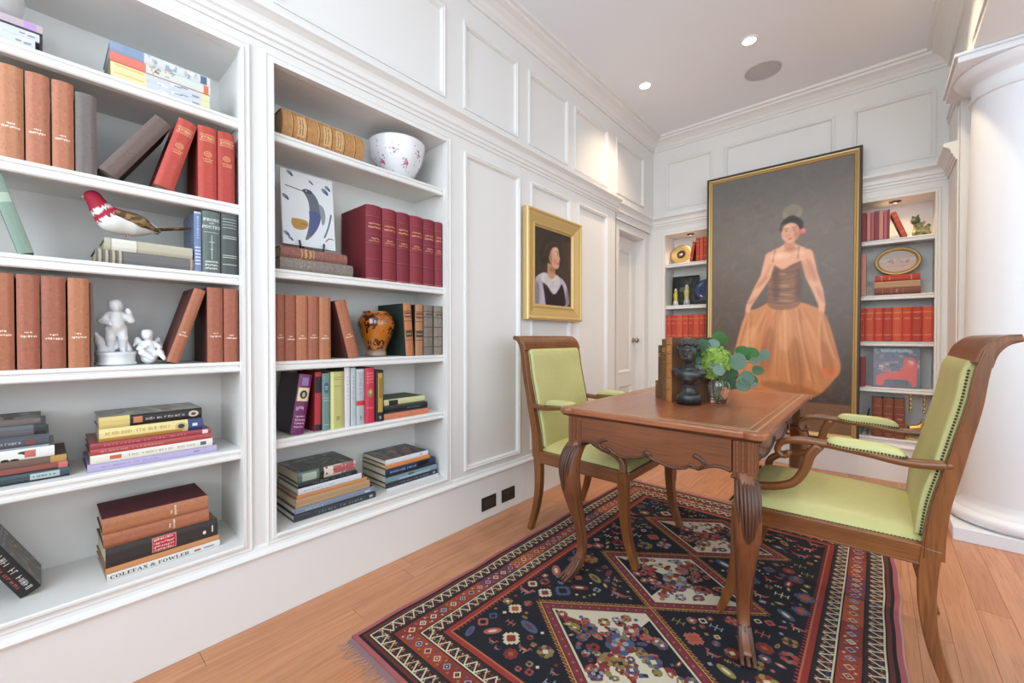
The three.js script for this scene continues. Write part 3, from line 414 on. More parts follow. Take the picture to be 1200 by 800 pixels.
  halfLeather: [0, 1].map((k) => cell(48, 256, (x, w, h) => { fill(x, w, h, ['#b5754e', '#a87a58'][k]); wear(x, w, h, 60, 0.14); for (const y of [36, 84, 130, 176]) { x.fillStyle = '#6b3f26'; x.fillRect(0, y, w, 4); } x.fillStyle = '#6f3a30'; x.fillRect(4, 44, w - 8, 26); marks(x, 8, 52, w - 16, 8, '#d8b27a'); x.fillStyle = '#44372c'; x.fillRect(4, 134, w - 8, 30); marks(x, 8, 144, w - 16, 8, '#c8a26a'); })),
  halfGrey: [0, 1].map((k) => cell(48, 256, (x, w, h) => { fill(x, w, h, ['#7b7064', '#857a6c'][k]); wear(x, w, h, 120, 0.2); for (const y of [30, 60, 110, 160, 210]) { x.fillStyle = '#4c4238'; x.fillRect(0, y, w, 4); } marks(x, 8, 40, w - 16, 12, '#3c342c'); })),
  backRed: [0, 1, 2].map((k) => cell(32, 160, (x, w, h) => { fill(x, w, h, ['#c0442f', '#b03c2c', '#c8553a'][k]); wear(x, w, h, 40, 0.1); x.fillStyle = '#d99a58'; x.fillRect(2, 24, w - 4, 3); x.fillRect(2, 128, w - 4, 3); marks(x, 6, 50, w - 12, 6, '#d9a060'); })),
  backPink: [0, 1, 2].map((k) => cell(32, 160, (x, w, h) => { fill(x, w, h, ['#b4646a', '#8c3e46', '#c88a80'][k]); wear(x, w, h, 40, 0.1); x.fillStyle = '#7c2c36'; x.fillRect(0, 0, 5, h); })),
  backBrown: cell(48, 160, (x, w, h) => { fill(x, w, h, '#7d4636'); wear(x, w, h, 50, 0.12); for (const y of [30, 60, 100]) { x.fillStyle = '#b07850'; x.fillRect(4, y, w - 8, 2); } marks(x, 10, 76, w - 20, 8, '#c08a60'); }),
  folio: [0, 1, 2].map((k) => cell(48, 320, (x, w, h) => { fill(x, w, h, ['#6e4a2c', '#5c4028', '#b5743a'][k]); wear(x, w, h, 160, 0.22); for (const y of [34, 80, 130, 200, 260]) { x.fillStyle = rgb(50, 30, 15, 0.6); x.fillRect(0, y, w, 4); x.fillStyle = rgb(220, 170, 110, 0.35); x.fillRect(0, y - 3, w, 2); } marks(x, 8, 48, w - 16, 8, '#c89a5c'); marks(x, 8, 60, w - 16, 8, '#c89a5c'); })),
};

// ---------------------------------------------------------------- books
const PAGES = [std(lin(0.60, 0.52, 0.38), 0.9), std(lin(0.74, 0.70, 0.60), 0.9), std(lin(0.42, 0.33, 0.22), 0.9)];
function spineGeo(t, h, cellUV, bulge) {
  const n = 6, pos = [], uv = [], [u0, v0, u1, v1] = cellUV, prof = [];
  for (let i = 0; i <= n; i++) { const q = i / n; prof.push([bulge * (1 - (2 * q - 1) ** 2), t / 2 - t * q, u0 + (u1 - u0) * q]); }
  const tri = (a, b, c) => { for (const p of [a, b, c]) { pos.push(p[0], p[1], p[2]); uv.push(p[3], p[4]); } }, back = -0.004;
  for (let i = 0; i < n; i++) {
    const [xa, za, ua] = prof[i], [xb, zb, ub] = prof[i + 1];
    const A = [xa, 0, za, ua, v0], B = [xb, 0, zb, ub, v0], C = [xb, h, zb, ub, v1], D = [xa, h, za, ua, v1];
    tri(A, B, C); tri(A, C, D);
    const um = (u0 + u1) / 2, vm = v1 - 0.004, T = (x, y, z) => [x, y, z, um, vm];
    tri(T(back, h, za), T(xa, h, za), T(xb, h, zb)); tri(T(back, h, za), T(xb, h, zb), T(back, h, zb));
    tri(T(back, 0, za), T(xb, 0, zb), T(xa, 0, za)); tri(T(back, 0, za), T(back, 0, zb), T(xb, 0, zb));
    tri(T(back, 0, za), T(back, h, za), T(back, h, zb)); tri(T(back, 0, za), T(back, h, zb), T(back, 0, zb));
  }
  for (const s of [1, -1]) { const z = s * t / 2, um = s > 0 ? u0 + 0.001 : u1 - 0.001, vm = v1 - 0.004, T = (x, y) => [x, y, z, um, vm], q = [T(back, 0), T(0, 0), T(0, h), T(back, h)]; if (s > 0) { tri(q[0], q[1], q[2]); tri(q[0], q[2], q[3]); } else { tri(q[0], q[2], q[1]); tri(q[0], q[3], q[2]); } }
  const g = new THREE.BufferGeometry(); g.setAttribute('position', new THREE.Float32BufferAttribute(pos, 3)); g.setAttribute('uv', new THREE.Float32BufferAttribute(uv, 2)); g.computeVertexNormals();
  return toCreasedNormals(g, 0.6);
}
function book(label, group, { t, h, d, cover, spine, pages = 0, face, bulge, gloss, nm = 'book' }) {
  const o = thing(nm, label, 'book', [0, 0, 0], 0, group), b = Math.min(0.0028, t * 0.14), cm = std(cover, gloss ? 0.35 : 0.65);
  const boards = [];
  for (const s of [-1, 1]) { if (s < 0 && face) continue; const g = rbox(d - 0.003, h, b, 0.001, 1); boards.push(at(g, -(d - 0.003) / 2 - 0.003, h / 2, s * (t / 2 - b / 2))); }
  mesh('cover', boards.length > 1 ? merge(boards) : boards[0], cm, o);
  if (face) {
    const g = new THREE.BoxGeometry(d - 0.003, h, b).toNonIndexed(), uv = g.attributes.uv, n = g.attributes.normal, [u0, v0, u1, v1] = face;
    for (let i = 0; i < uv.count; i++) { const on = n.getZ(i) < -0.5; uv.setXY(i, on ? u0 + (u1 - u0) * uv.getX(i) : u0 + 0.004, on ? v0 + (v1 - v0) * uv.getY(i) : v0 + 0.004); }
    mesh('front_cover', at(g, -(d - 0.003) / 2 - 0.003, h / 2, -t / 2 + b / 2), gloss ? GLOSSY : CLOTH, o).userData.label = 'printed front cover';
  }
  mesh('pages', at(new THREE.BoxGeometry(d - 0.010, h - 0.008, t - 2 * b - 0.0004), -d / 2 - 0.001, h / 2, 0), PAGES[pages], o);
  mesh('spine', spineGeo(t, h, spine, bulge ?? Math.min(0.008, t * 0.16)), gloss ? GLOSSY : CLOTH, o);
  return o;
}
// standing on a shelf of the left wall, spine towards the room; lean in degrees, positive towards the far wall
function stand(label, group, { z0, z1, y, X = -1.77, lean = 0, turn = 0, ...b }) {
  const a = lean * PI / 180, t = b.t ?? (z0 - z1), o = book(label, group, { ...b, t: t - 0.0012 });
  o.rotation.set(-a, turn, 0, 'YXZ'); o.position.set(X, y + Math.abs(Math.sin(a)) * t / 2 + 0.0005, (z0 + z1) / 2);
  return o;
}
// lying on a shelf of the left wall; z0 = end towards the camera, z1 = far end
function flat(label, group, { z0, z1, y, X = -1.77, turn = 0, ...b }) {
  const o = book(label, group, { ...b, h: z0 - z1 });
  o.rotation.set(PI / 2, turn, 0, 'YXZ'); o.position.set(X, y + b.t / 2, z1);
  if (turn) { const c = (z0 - z1) / 2; o.position.x += -c * Math.sin(turn); o.position.z += c - c * Math.cos(turn); }
  return o;
}
function pile(y, list) { y += 0.0008; for (const [label, group, b] of list) { flat(label, group, { y, ...b }); y += b.t + 0.0004; } }
const BR = 0x8f5440, DKB = 0x5a2f28;

const ORD = ['first', 'second', 'third', 'fourth', 'fifth', 'sixth', 'seventh', 'eighth', 'ninth', 'tenth'];
// bookcase one, shelf one
pile(S1[0], [
  ['white art book with black speckles at the base of the short top-shelf pile', undefined, { z0: 0.19, z1: 0.006, t: 0.026, d: 0.22, X: -1.772, cover: 0xb9babc, spine: jacketD, pages: 1 }],
  ['grey speckled art book, middle of the short top-shelf pile', undefined, { z0: 0.19, z1: -0.002, t: 0.022, d: 0.22, X: -1.775, cover: 0x4a4c52, spine: jacketD, pages: 1 }],
  ['pink and grey art book under the white bowl on the top shelf', undefined, { z0: 0.185, z1: -0.008, t: 0.024, d: 0.22, X: -1.772, cover: 0x8f8790, spine: pinkGrey, pages: 1 }],
]);
pile(S1[0], [
  ['grey jacketed art book with a cream end, bottom of the top-shelf pile of four', undefined, { z0: -0.146, z1: -0.398, t: 0.023, d: 0.21, cover: 0x8c8a84, spine: jacketC, pages: 1 }],
  ['yellow-ended art book, second from the bottom of the top-shelf pile', undefined, { z0: -0.146, z1: -0.398, t: 0.026, d: 0.21, X: -1.773, cover: 0xb3a27c, spine: jacketC, pages: 1 }],
  ['red-ended art book, third from the bottom of the top-shelf pile', undefined, { z0: -0.144, z1: -0.399, t: 0.028, d: 0.21, cover: 0x9a9a90, spine: jacketB, pages: 1 }],
  ['blue and white jacketed art book on top of the top-shelf pile of four', undefined, { z0: -0.144, z1: -0.398, t: 0.032, d: 0.21, cover: 0x8f99a6, spine: jacketA, pages: 1 }],
]);
// shelf two
[[0.131, 0.079], [0.075, 0.028], [0.026, -0.020], [-0.023, -0.067]].forEach(([z0, z1], i) => stand('tall tan leather volume with white numbers, ' + ORD[3 - i] + ' from the upright grey cloth book', 'tan volumes on the second shelf', { z0, z1, y: S1[1], h: 0.25, d: 0.19, cover: 0xa06a4c, spine: tanBrown[z0 > 0.05 ? 0 : 1], pages: 2 }));
stand('upright plain grey cloth book next to the tan volumes', undefined, { z0: -0.069, z1: -0.115, y: S1[1], h: 0.235, d: 0.17, cover: 0x5c544f, spine: greyCloth });
stand('dark umber book leaning far over onto the red books', undefined, { z0: -0.112, z1: -0.162, y: S1[1], h: 0.252, d: 0.17, lean: 32, cover: 0x3a322f, spine: umber });
stand('red gilt-stamped book leaning against two upright red ones', undefined, { z0: -0.243, z1: -0.296, y: S1[1], h: 0.25, d: 0.16, lean: 15.5, cover: 0x9c3a30, spine: plainRed[0] });
for (const [z0, z1, k] of [[-0.362, -0.417, 0], [-0.419, -0.472, 1]]) stand(k ? 'upright red gilt-stamped book touching the bookcase side' : 'upright red gilt-stamped book beside the leaning red one', 'upright red books on the second shelf', { z0, z1, y: S1[1], h: 0.25, d: 0.16, cover: 0x8a342c, spine: plainRed[k] });
// shelf three
stand('grey-green slim book leaning on the shelf with the bird', undefined, { z0: 0.042, z1: 0.012, y: S1[2], h: 0.212, d: 0.16, lean: -15, cover: 0x5f7264, spine: greenGrey });
pile(S1[2], [
  ['dark slate book with gilt bands lying under the cream book and bird', undefined, { z0: -0.108, z1: -0.349, t: 0.040, d: 0.18, cover: 0x4f4a46, spine: slate, pages: 0, X: -1.772 }],
  ['cream book lying directly under the red-headed bird', undefined, { z0: -0.128, z1: -0.345, t: 0.036, d: 0.17, cover: 0x9a9480, spine: cream, pages: 0, X: -1.772 }],
]);
stand('slim blue jacketed book beside the bird pile', undefined, { z0: -0.3495, z1: -0.3705, y: S1[2], h: 0.206, d: 0.16, cover: 0x4e5a78, spine: blueSlim, gloss: 1 });
stand('grey-green book with white title and slender cross ornament on its spine', undefined, { z0: -0.372, z1: -0.426, y: S1[2], h: 0.215, d: 0.17, cover: 0x4a544f, spine: prose });
stand('dark grey book with silver bands at the end of the bird shelf', undefined, { z0: -0.428, z1: -0.481, y: S1[2], h: 0.219, d: 0.17, cover: 0x3c4240, spine: darkSilver });
// shelf four
[[0.13, 0.09, 2], [0.088, 0.049, 0], [0.046, 0.003, 1], [0.001, -0.047, 3], [-0.050, -0.095, 2]].forEach(([z0, z1, k], i) => stand('brown cloth volume with white numbers, ' + ORD[4 - i] + ' from the standing white cherub', 'brown volumes left of the cherubs', { z0, z1, y: S1[3], h: 0.263, d: 0.19, cover: BR, spine: brown[k] }));
stand('slim dark red pamphlet squeezed between the brown row and the cherub pedestal', undefined, { z0: -0.0955, z1: -0.1045, y: S1[3], h: 0.255, d: 0.19, X: -1.776, cover: 0x3c1c20, spine: umber });
stand('brown cloth volume leaning beside the seated white cherub', undefined, { z0: -0.272, z1: -0.306, y: S1[3], h: 0.262, d: 0.17, lean: 17, cover: DKB, spine: brown[0] });
for (const [z0, z1, k] of [[-0.385, -0.432, 1], [-0.434, -0.481, 3]]) stand(k > 1 ? 'upright brown volume touching the bookcase side on the cherub shelf' : 'upright brown volume beside the leaning one on the cherub shelf', 'upright brown volumes right of the cherubs', { z0, z1, y: S1[3], h: 0.265, d: 0.19, cover: DKB, spine: brown[k] });
// shelf five
pile(S1[4], [
  ['dark teal book at the bottom of the tall mixed pile', undefined, { z0: 0.21, z1: -0.052, t: 0.026, d: 0.2, X: -1.808, cover: 0x2c383c, spine: S.teal, gloss: 1 }],
  ['thin rust-red book, second from the bottom of the tall mixed pile', undefined, { z0: 0.2, z1: -0.048, t: 0.018, d: 0.2, X: -1.81, cover: 0x7a4440, spine: S.rust }],
  ['thin umber book with a gilt end in the tall mixed pile', undefined, { z0: 0.2, z1: -0.046, t: 0.020, d: 0.2, X: -1.812, cover: 0x5f4c40, spine: S.umberThin }],
  ['white book with black patches in the tall mixed pile', undefined, { z0: 0.2, z1: -0.022, t: 0.030, d: 0.19, X: -1.815, cover: 0x8f8f88, spine: S.cow, gloss: 1 }],
  ['slate-blue jacketed book in the tall mixed pile', undefined, { z0: 0.19, z1: -0.012, t: 0.036, d: 0.19, X: -1.82, cover: 0x41444c, spine: S.slateBlue, gloss: 1 }],
  ['smoke-grey jacketed book second from the top of the tall mixed pile', undefined, { z0: 0.185, z1: -0.006, t: 0.030, d: 0.18, X: -1.82, cover: 0x4c4e52, spine: S.smoke, gloss: 1 }],
  ['thin grey paperback with a swirling cover on top of the tall mixed pile', undefined, { z0: 0.18, z1: 0.004, t: 0.016, d: 0.17, X: -1.825, cover: 0x6a655e, spine: greyCloth, face: S.greyFace }],
]);
pile(S1[4], [
  ['lilac book at the bottom of the pile with the yellow books', undefined, { z0: -0.088, z1: -0.415, t: 0.024, d: 0.22, X: -1.793, cover: 0x7f779c, spine: S.lilac, gloss: 1 }],
  ['cream book with grey lettering between the lilac and the red ones', undefined, { z0: -0.094, z1: -0.402, t: 0.026, d: 0.22, X: -1.79, cover: 0x8f8a7c, spine: S.greyLetter, gloss: 1 }],
  ['dark red slim book directly on the cream book with grey lettering', undefined, { z0: -0.094, z1: -0.398, t: 0.018, d: 0.21, X: -1.79, cover: 0x6f3036, spine: S.crimson, gloss: 1 }],
  ['bright red slim book below the yellow jacketed book', undefined, { z0: -0.094, z1: -0.398, t: 0.017, d: 0.21, X: -1.79, cover: 0x7d3438, spine: S.red, gloss: 1 }],
  ['yellow jacketed book with a navy end', undefined, { z0: -0.114, z1: -0.376, t: 0.040, d: 0.18, X: -1.80, cover: 0xa08c5c, spine: S.yellow, gloss: 1 }],
  ['black and gold jacketed book on top of the yellow one', undefined, { z0: -0.114, z1: -0.373, t: 0.036, d: 0.18, X: -1.80, cover: 0x6b6660, spine: S.blackGold, gloss: 1, face: S.greyFace }],
]);
// bottom
pile(Y0, [
  ['white book with large dark capitals at the bottom of the lowest pile', undefined, { z0: -0.126, z1: -0.420, t: 0.022, d: 0.22, X: -1.778, turn: 0.03, cover: 0x9a968c, spine: S.capitals, gloss: 1, pages: 1 }],
  ['thin copper-brown book between the white and the black one', undefined, { z0: -0.124, z1: -0.418, t: 0.018, d: 0.22, X: -1.78, turn: 0.03, cover: 0x9a6a50, spine: S.tanThin }],
  ['thick black book with a red title label in the lowest pile', undefined, { z0: -0.124, z1: -0.414, t: 0.060, d: 0.22, X: -1.78, turn: 0.03, cover: 0x8a7458, spine: S.blackRed }],
  ['brown cloth volume directly on the thick black book', undefined, { z0: -0.120, z1: -0.388, t: 0.042, d: 0.19, X: -1.784, cover: 0x5c2428, spine: brown[0] }],
  ['maroon and brown volume topping the lowest pile', undefined, { z0: -0.118, z1: -0.386, t: 0.048, d: 0.19, X: -1.786, cover: 0x54202a, spine: brown[2] }],
]);
stand('black paperback with bold white lettering leaning on the lowest shelf', undefined, { z0: 0.044, z1: 0.010, t: 0.046, y: Y0, X: -1.85, h: 0.262, d: 0.17, lean: -27, cover: 0x252321, spine: S.crime, gloss: 1, face: S.crimeFace });

// bookcase two, shelf one and two
flat('thick antique leather folio with gilt panels lying on the top shelf', undefined, { z0: -0.634, z1: -0.979, y: S2[0] + 0.0008, t: 0.112, d: 0.22, X: -1.782, cover: 0x7a4f2a, spine: antique, pages: 2, bulge: 0.022 });
pile(S2[1], [
  ['worn grey antique book lying under the brown one and the bird tile', undefined, { z0: -0.622, z1: -0.925, t: 0.050, d: 0.2, cover: 0x5f574c, spine: oldFlat[1], pages: 2, bulge: 0.007 }],
  ['worn brown antique book lying under the bird tile', undefined, { z0: -0.624, z1: -0.898, t: 0.044, d: 0.2, X: -1.772, cover: 0x5c3c34, spine: oldFlat[0], pages: 2, bulge: 0.009 }],
]);
[[-0.990, -1.072], [-1.074, -1.150], [-1.152, -1.226], [-1.228, -1.308], [-1.310, -1.384], [-1.386, -1.438]].forEach(([z0, z1], k) => stand('tall burgundy leather volume with gilt bands, ' + ORD[k] + ' from the bird tile', 'burgundy set on the second shelf', { z0, z1, y: S2[1], h: 0.345, d: 0.235, cover: 0x6d1c22, spine: burgundy[k % 2], pages: 0, bulge: 0.012 }));
// shelf three
[[-0.590, -0.606, 0], [-0.607, -0.640, 1], [-0.641, -0.682, 3], [-0.683, -0.729, 2], [-0.730, -0.774, 1], [-0.775, -0.825, 2]].forEach(([z0, z1, k], i) => stand('brown cloth volume with white numbers, ' + ORD[5 - i] + ' from the leaning one by the amber vase', 'brown volumes left of the amber vase', { z0, z1, y: S2[2], h: 0.265, d: 0.19, cover: BR, spine: brown[k] }));
stand('brown cloth volume leaning back onto the row beside the amber vase', undefined, { z0: -0.905, z1: -0.955, y: S2[2], h: 0.258, d: 0.18, lean: -14, cover: DKB, spine: brown[0] });
stand('green-boarded half leather book right behind the amber vase', undefined, { z0: -1.208, z1: -1.254, y: S2[2], h: 0.264, d: 0.235, lean: -4, cover: 0x1c2a24, spine: S.halfLeather[0] });
stand('upright half leather book with dark labels, second from the amber vase', undefined, { z0: -1.262, z1: -1.310, y: S2[2], h: 0.262, d: 0.22, cover: 0x2a2420, spine: S.halfLeather[1] });
for (const [z0, z1, k] of [[-1.314, -1.374, 0], [-1.380, -1.440, 1]]) stand(k ? 'worn grey-brown leather book touching the side on the vase shelf' : 'worn grey-brown leather book next to the half leather ones', 'worn grey books on the vase shelf', { z0, z1, y: S2[2], h: 0.262, d: 0.22, cover: 0x3c342e, spine: S.halfGrey[k] });
// shelf four
stand('purple jacketed book with an oval portrait leaning on the red one', undefined, { z0: -0.664, z1: -0.717, y: S2[3], X: -1.788, h: 0.245, d: 0.2, lean: 9, cover: 0x33202e, spine: S.purple, gloss: 1 });
stand('red book with black bands beside the purple one', undefined, { z0: -0.760, z1: -0.787, y: S2[3], X: -1.785, h: 0.253, d: 0.19, lean: 1, cover: 0x7a1c22, spine: S.redBlack });
stand('teal book with a blue oval on its spine', undefined, { z0: -0.793, z1: -0.828, y: S2[3], X: -1.785, h: 0.246, d: 0.18, cover: 0x4c625f, spine: S.tealSpine });
stand('thick olive-yellow book beside the teal one', undefined, { z0: -0.829, z1: -0.889, y: S2[3], X: -1.782, h: 0.25, d: 0.18, cover: 0x9a9658, spine: S.olive });
stand('slim white book beside the olive-yellow one', undefined, { z0: -0.891, z1: -0.917, y: S2[3], X: -1.782, h: 0.266, d: 0.18, cover: 0x3a3c3c, spine: S.white });
stand('slim pale grey book beside the white one', undefined, { z0: -0.920, z1: -0.945, y: S2[3], X: -1.782, h: 0.263, d: 0.18, cover: 0x8a9496, spine: S.pale });
stand('grey-blue book with a red band low on its spine', undefined, { z0: -0.947, z1: -0.987, y: S2[3], X: -1.782, h: 0.256, d: 0.18, cover: 0x86909a, spine: S.greyRed, gloss: 1 });
stand('bright pink-red book with an oval emblem', undefined, { z0: -0.989, z1: -1.039, y: S2[3], X: -1.782, h: 0.258, d: 0.18, cover: 0xa02c3c, spine: S.pink, gloss: 1 });
stand('black book with a gold spine panel', undefined, { z0: -1.043, z1: -1.087, y: S2[3], X: -1.782, h: 0.244, d: 0.19, cover: 0x1c1e1c, spine: S.gold });
pile(S2[3], [
  ['orange book at the bottom of the small pile of three', undefined, { z0: -1.090, z1: -1.352, t: 0.027, d: 0.19, X: -1.785, cover: 0xa8624a, spine: S.orange }],
  ['black book in the middle of the small pile of three', undefined, { z0: -1.090, z1: -1.346, t: 0.034, d: 0.19, X: -1.785, cover: 0x1f2226, spine: S.black, gloss: 1 }],
  ['green and cream book on top of the small pile of three', undefined, { z0: -1.090, z1: -1.332, t: 0.034, d: 0.18, X: -1.788, cover: 0x4f5c44, spine: S.greenCream }],
]);
// bottom
pile(Y0, [
  ['charcoal art book at the bottom of the lower pile with the floral book', undefined, { z0: -0.672, z1: -1.036, t: 0.026, d: 0.24, X: -1.772, cover: 0x2c3034, spine: S.coal, gloss: 1, pages: 1 }],
  ['blue-grey art book, second from the bottom of the floral pile', undefined, { z0: -0.676, z1: -1.030, t: 0.026, d: 0.24, X: -1.774, cover: 0x3a424e, spine: S.blueGrey, gloss: 1, pages: 1 }],
  ['thick tan book in the middle of the floral pile', undefined, { z0: -0.680, z1: -1.008, t: 0.036, d: 0.24, X: -1.778, cover: 0x9a7a5c, spine: S.tan, pages: 0 }],
  ['thin orange-tan book in the floral pile', undefined, { z0: -0.686, z1: -0.996, t: 0.014, d: 0.23, X: -1.78, cover: 0xa87a52, spine: S.tanThin }],
  ['white book in the floral pile under the black one', undefined, { z0: -0.692, z1: -0.970, t: 0.024, d: 0.22, X: -1.782, cover: 0xa0a4aa, spine: S.whiteW, gloss: 1, pages: 1 }],
  ['thin black book directly under the floral one', undefined, { z0: -0.694, z1: -0.950, t: 0.018, d: 0.22, X: -1.786, cover: 0x22242a, spine: S.blackW, gloss: 1 }],
  ['green-grey art book with red flowers on top of its pile', undefined, { z0: -0.694, z1: -0.945, t: 0.046, d: 0.22, X: -1.79, cover: 0x3c4440, spine: S.floral, gloss: 1, face: S.floralFace }],
]);
pile(Y0, [
  ['thin white book at the very bottom of the navy pile', undefined, { z0: -1.108, z1: -1.425, t: 0.012, d: 0.22, X: -1.79, cover: 0xc8c8c4, spine: S.white, pages: 1 }],
  ['black art book near the bottom of the navy pile', undefined, { z0: -1.105, z1: -1.418, t: 0.024, d: 0.22, X: -1.795, cover: 0x1f2226, spine: S.coal, gloss: 1 }],
  ['steel-blue art book in the navy pile', undefined, { z0: -1.106, z1: -1.415, t: 0.034, d: 0.22, X: -1.797, cover: 0x4c5a62, spine: S.steel, gloss: 1 }],
  ['navy art book in the right-hand bottom pile', undefined, { z0: -1.106, z1: -1.408, t: 0.034, d: 0.22, X: -1.798, cover: 0x1f2a40, spine: S.navy, gloss: 1 }],
  ['orange book under the photo-covered one', undefined, { z0: -1.108, z1: -1.374, t: 0.020, d: 0.22, X: -1.80, cover: 0xa07048, spine: S.orangeB }],
  ['white-spined book with a dark photograph cover topping the navy pile', undefined, { z0: -1.108, z1: -1.362, t: 0.024, d: 0.21, X: -1.80, cover: 0x3c3a3a, spine: S.photo, gloss: 1, face: S.photoFace, pages: 1 }],
]);
// ---------------------------------------------------------------- rug
const RX0 = -1.39, RX1 = 0.075, RZ0 = -2.89, RZ1 = -0.72, RUGY = 0.010;
{
  const W = 1376, H = 2040, m = W / (RX1 - RX0);                          // pixels per metre; canvas top = far end
  const tex = canvasTex(W, H, (x) => {
    const X = (v) => (v - RX0) * m, Z = (v) => (v - RZ0) * m;
    const NAVY = '#15161f', RUST = '#7d2f24', CRM = '#cdbfa0', BLK = '#1c1416', ORG = '#a8522c', PNK = '#a85a50', BLU = '#4a5470', OLV = '#8c7a3c', GRY = '#8b93a0', PLUM = '#5c3444';
    const pick = (l) => l[Math.floor(rnd() * l.length)];
    x.fillStyle = '#a4585a'; x.fillRect(0, 0, W, H);
    const rect = (i, c) => { x.fillStyle = c; x.fillRect(i, i, W - 2 * i, H - 2 * i); };
    rect(14, BLK); rect(24, '#5c2a22');
    const dia = (cx, cy, w, h, c) => { x.fillStyle = c; x.beginPath(); x.moveTo(cx - w, cy); x.lineTo(cx, cy - h); x.lineTo(cx + w, cy); x.lineTo(cx, cy + h); x.closePath(); x.fill(); };
    const step = (cx, cy, s, c) => { x.fillStyle = c; x.fillRect(cx - s, cy - s * 0.34, 2 * s, s * 0.68); x.fillRect(cx - s * 0.34, cy - s, s * 0.68, 2 * s); x.fillRect(cx - s * 0.68, cy - s * 0.68, s * 1.36, s * 1.36); };
    // a border of repeating motifs round the rug
    const along = (inset, wid, pitch, fn) => {
      const o = inset + wid / 2;
      for (const [x0, y0, x1, y1, a] of [[o, o, W - o, o, 0], [W - o, o, W - o, H - o, PI / 2], [W - o, H - o, o, H - o, PI], [o, H - o, o, o, -PI / 2]]) {
        const L = Math.hypot(x1 - x0, y1 - y0), n = Math.round(L / pitch);
        for (let i = 0; i < n; i++) { const t = (i + 0.5) / n; x.save(); x.translate(x0 + (x1 - x0) * t, y0 + (y1 - y0) * t); x.rotate(a); fn(L / n, wid, i); x.restore(); }
      }
    };
    const zig = (inset, wid) => {
      rect(inset, BLK); rect(inset + 4, CRM); rect(inset + 9, '#2c1c1c');
      along(inset + 9, wid - 18, 21, (p, w, i) => {
        const h = w / 2; x.lineCap = 'butt'; x.strokeStyle = i % 5 ? CRM : '#b89c78'; x.lineWidth = 5; x.beginPath(); x.moveTo(-p / 2, i % 2 ? -h : h); x.lineTo(p / 2, i % 2 ? h : -h); x.stroke();
        x.lineWidth = 3; x.strokeStyle = '#c0b090'; x.beginPath(); x.moveTo(-p * 0.1, i % 2 ? h : -h); x.lineTo(p * 0.35, i % 2 ? h * 0.2 : -h * 0.2); x.stroke();
        x.fillStyle = pick([RUST, BLU, PLUM, OLV, ORG]); x.fillRect(i % 2 ? p * 0.1 : -p * 0.35, -h * 0.75, 5, 8); x.fillStyle = pick([RUST, ORG, PLUM, '#b0a080']); x.fillRect(i % 2 ? -p * 0.35 : p * 0.1, h * 0.3, 5, 8);
      });
    };
    zig(36, 56);
    rect(92, BLK); rect(97, RUST);
    along(97, 58, 46, (p, w, i) => {
      const seg = Math.floor(i / 4) % 4; x.fillStyle = [RUST, '#8f3a26', '#6a3344', '#a04a28'][seg]; x.fillRect(-p / 2 - 1, -w / 2, p + 2, w);
      dia(0, 0, 15, 15, pick([CRM, '#c9a48c', GRY])); dia(0, 0, 9, 9, pick([RUST, BLU, BLK])); dia(0, 0, 4, 4, pick([CRM, ORG]));
      for (const s of [-1, 1]) { dia(s * p * 0.42, s * 14, 5, 6, pick([BLU, OLV, PNK])); dia(-s * p * 0.42, s * 16, 4, 5, pick([CRM, PLUM])); }
    });
    zig(155, 54);
    rect(209, BLK); rect(213, '#8f3026'); rect(230, '#b06040'); rect(236, NAVY);
    for (let i = 0; i < 90; i++) for (const [a, b, v] of [[236, 248 + i * 17.4, 1], [W - 246, 248 + i * 17.4, 1]]) { x.fillStyle = '#8f3026'; if (b < H - 250) x.fillRect(a - (a > 500 ? 0 : 0), b, 10, 8); }
    // field of small figures
    const flower = (cx, cy, s) => { const c = pick([PNK, RUST, BLU, '#9a4034', GRY, OLV]); for (let k = 0; k < 8; k++) { const a = k * PI / 4; x.fillStyle = k % 2 ? c : pick([PLUM, RUST, '#7c6a5c']); x.beginPath(); x.ellipse(cx + Math.cos(a) * s * 0.6, cy + Math.sin(a) * s * 0.6, s * 0.34, s * 0.34, 0, 0, 7); x.fill(); } dia(cx, cy, s * 0.4, s * 0.4, pick([CRM, ORG, BLK])); };
    const bird = (cx, cy, s, f) => { x.save(); x.translate(cx, cy); x.scale(f, 1); const c = pick(['#a8382c', PNK, '#94503c']); x.fillStyle = c; x.fillRect(-s, -s * 0.25, s * 1.6, s * 0.6); x.fillRect(s * 0.4, -s * 0.9, s * 0.35, s * 0.9); x.fillRect(s * 0.4, -s * 0.9, s * 0.7, s * 0.3); x.beginPath(); x.moveTo(-s, -s * 0.2); x.lineTo(-s * 1.7, -s * 0.8); x.lineTo(-s * 1.1, s * 0.3); x.fill(); x.fillStyle = pick([CRM, GRY]); x.fillRect(-s * 0.5, s * 0.35, s * 0.16, s * 0.5); x.fillRect(s * 0.2, s * 0.35, s * 0.16, s * 0.5); x.fillRect(-s * 0.4, -s * 0.05, s * 0.8, s * 0.16); x.restore(); };
    const twig = (cx, cy, s) => { x.strokeStyle = pick([CRM, GRY, PNK, OLV]); x.lineWidth = 4; x.beginPath(); x.moveTo(cx - s, cy); x.lineTo(cx + s, cy); x.moveTo(cx, cy - s); x.lineTo(cx, cy + s); x.moveTo(cx - s, cy - s * 0.6); x.lineTo(cx - s, cy + s * 0.6); x.moveTo(cx + s, cy - s * 0.6); x.lineTo(cx + s, cy + s * 0.6); x.stroke(); };
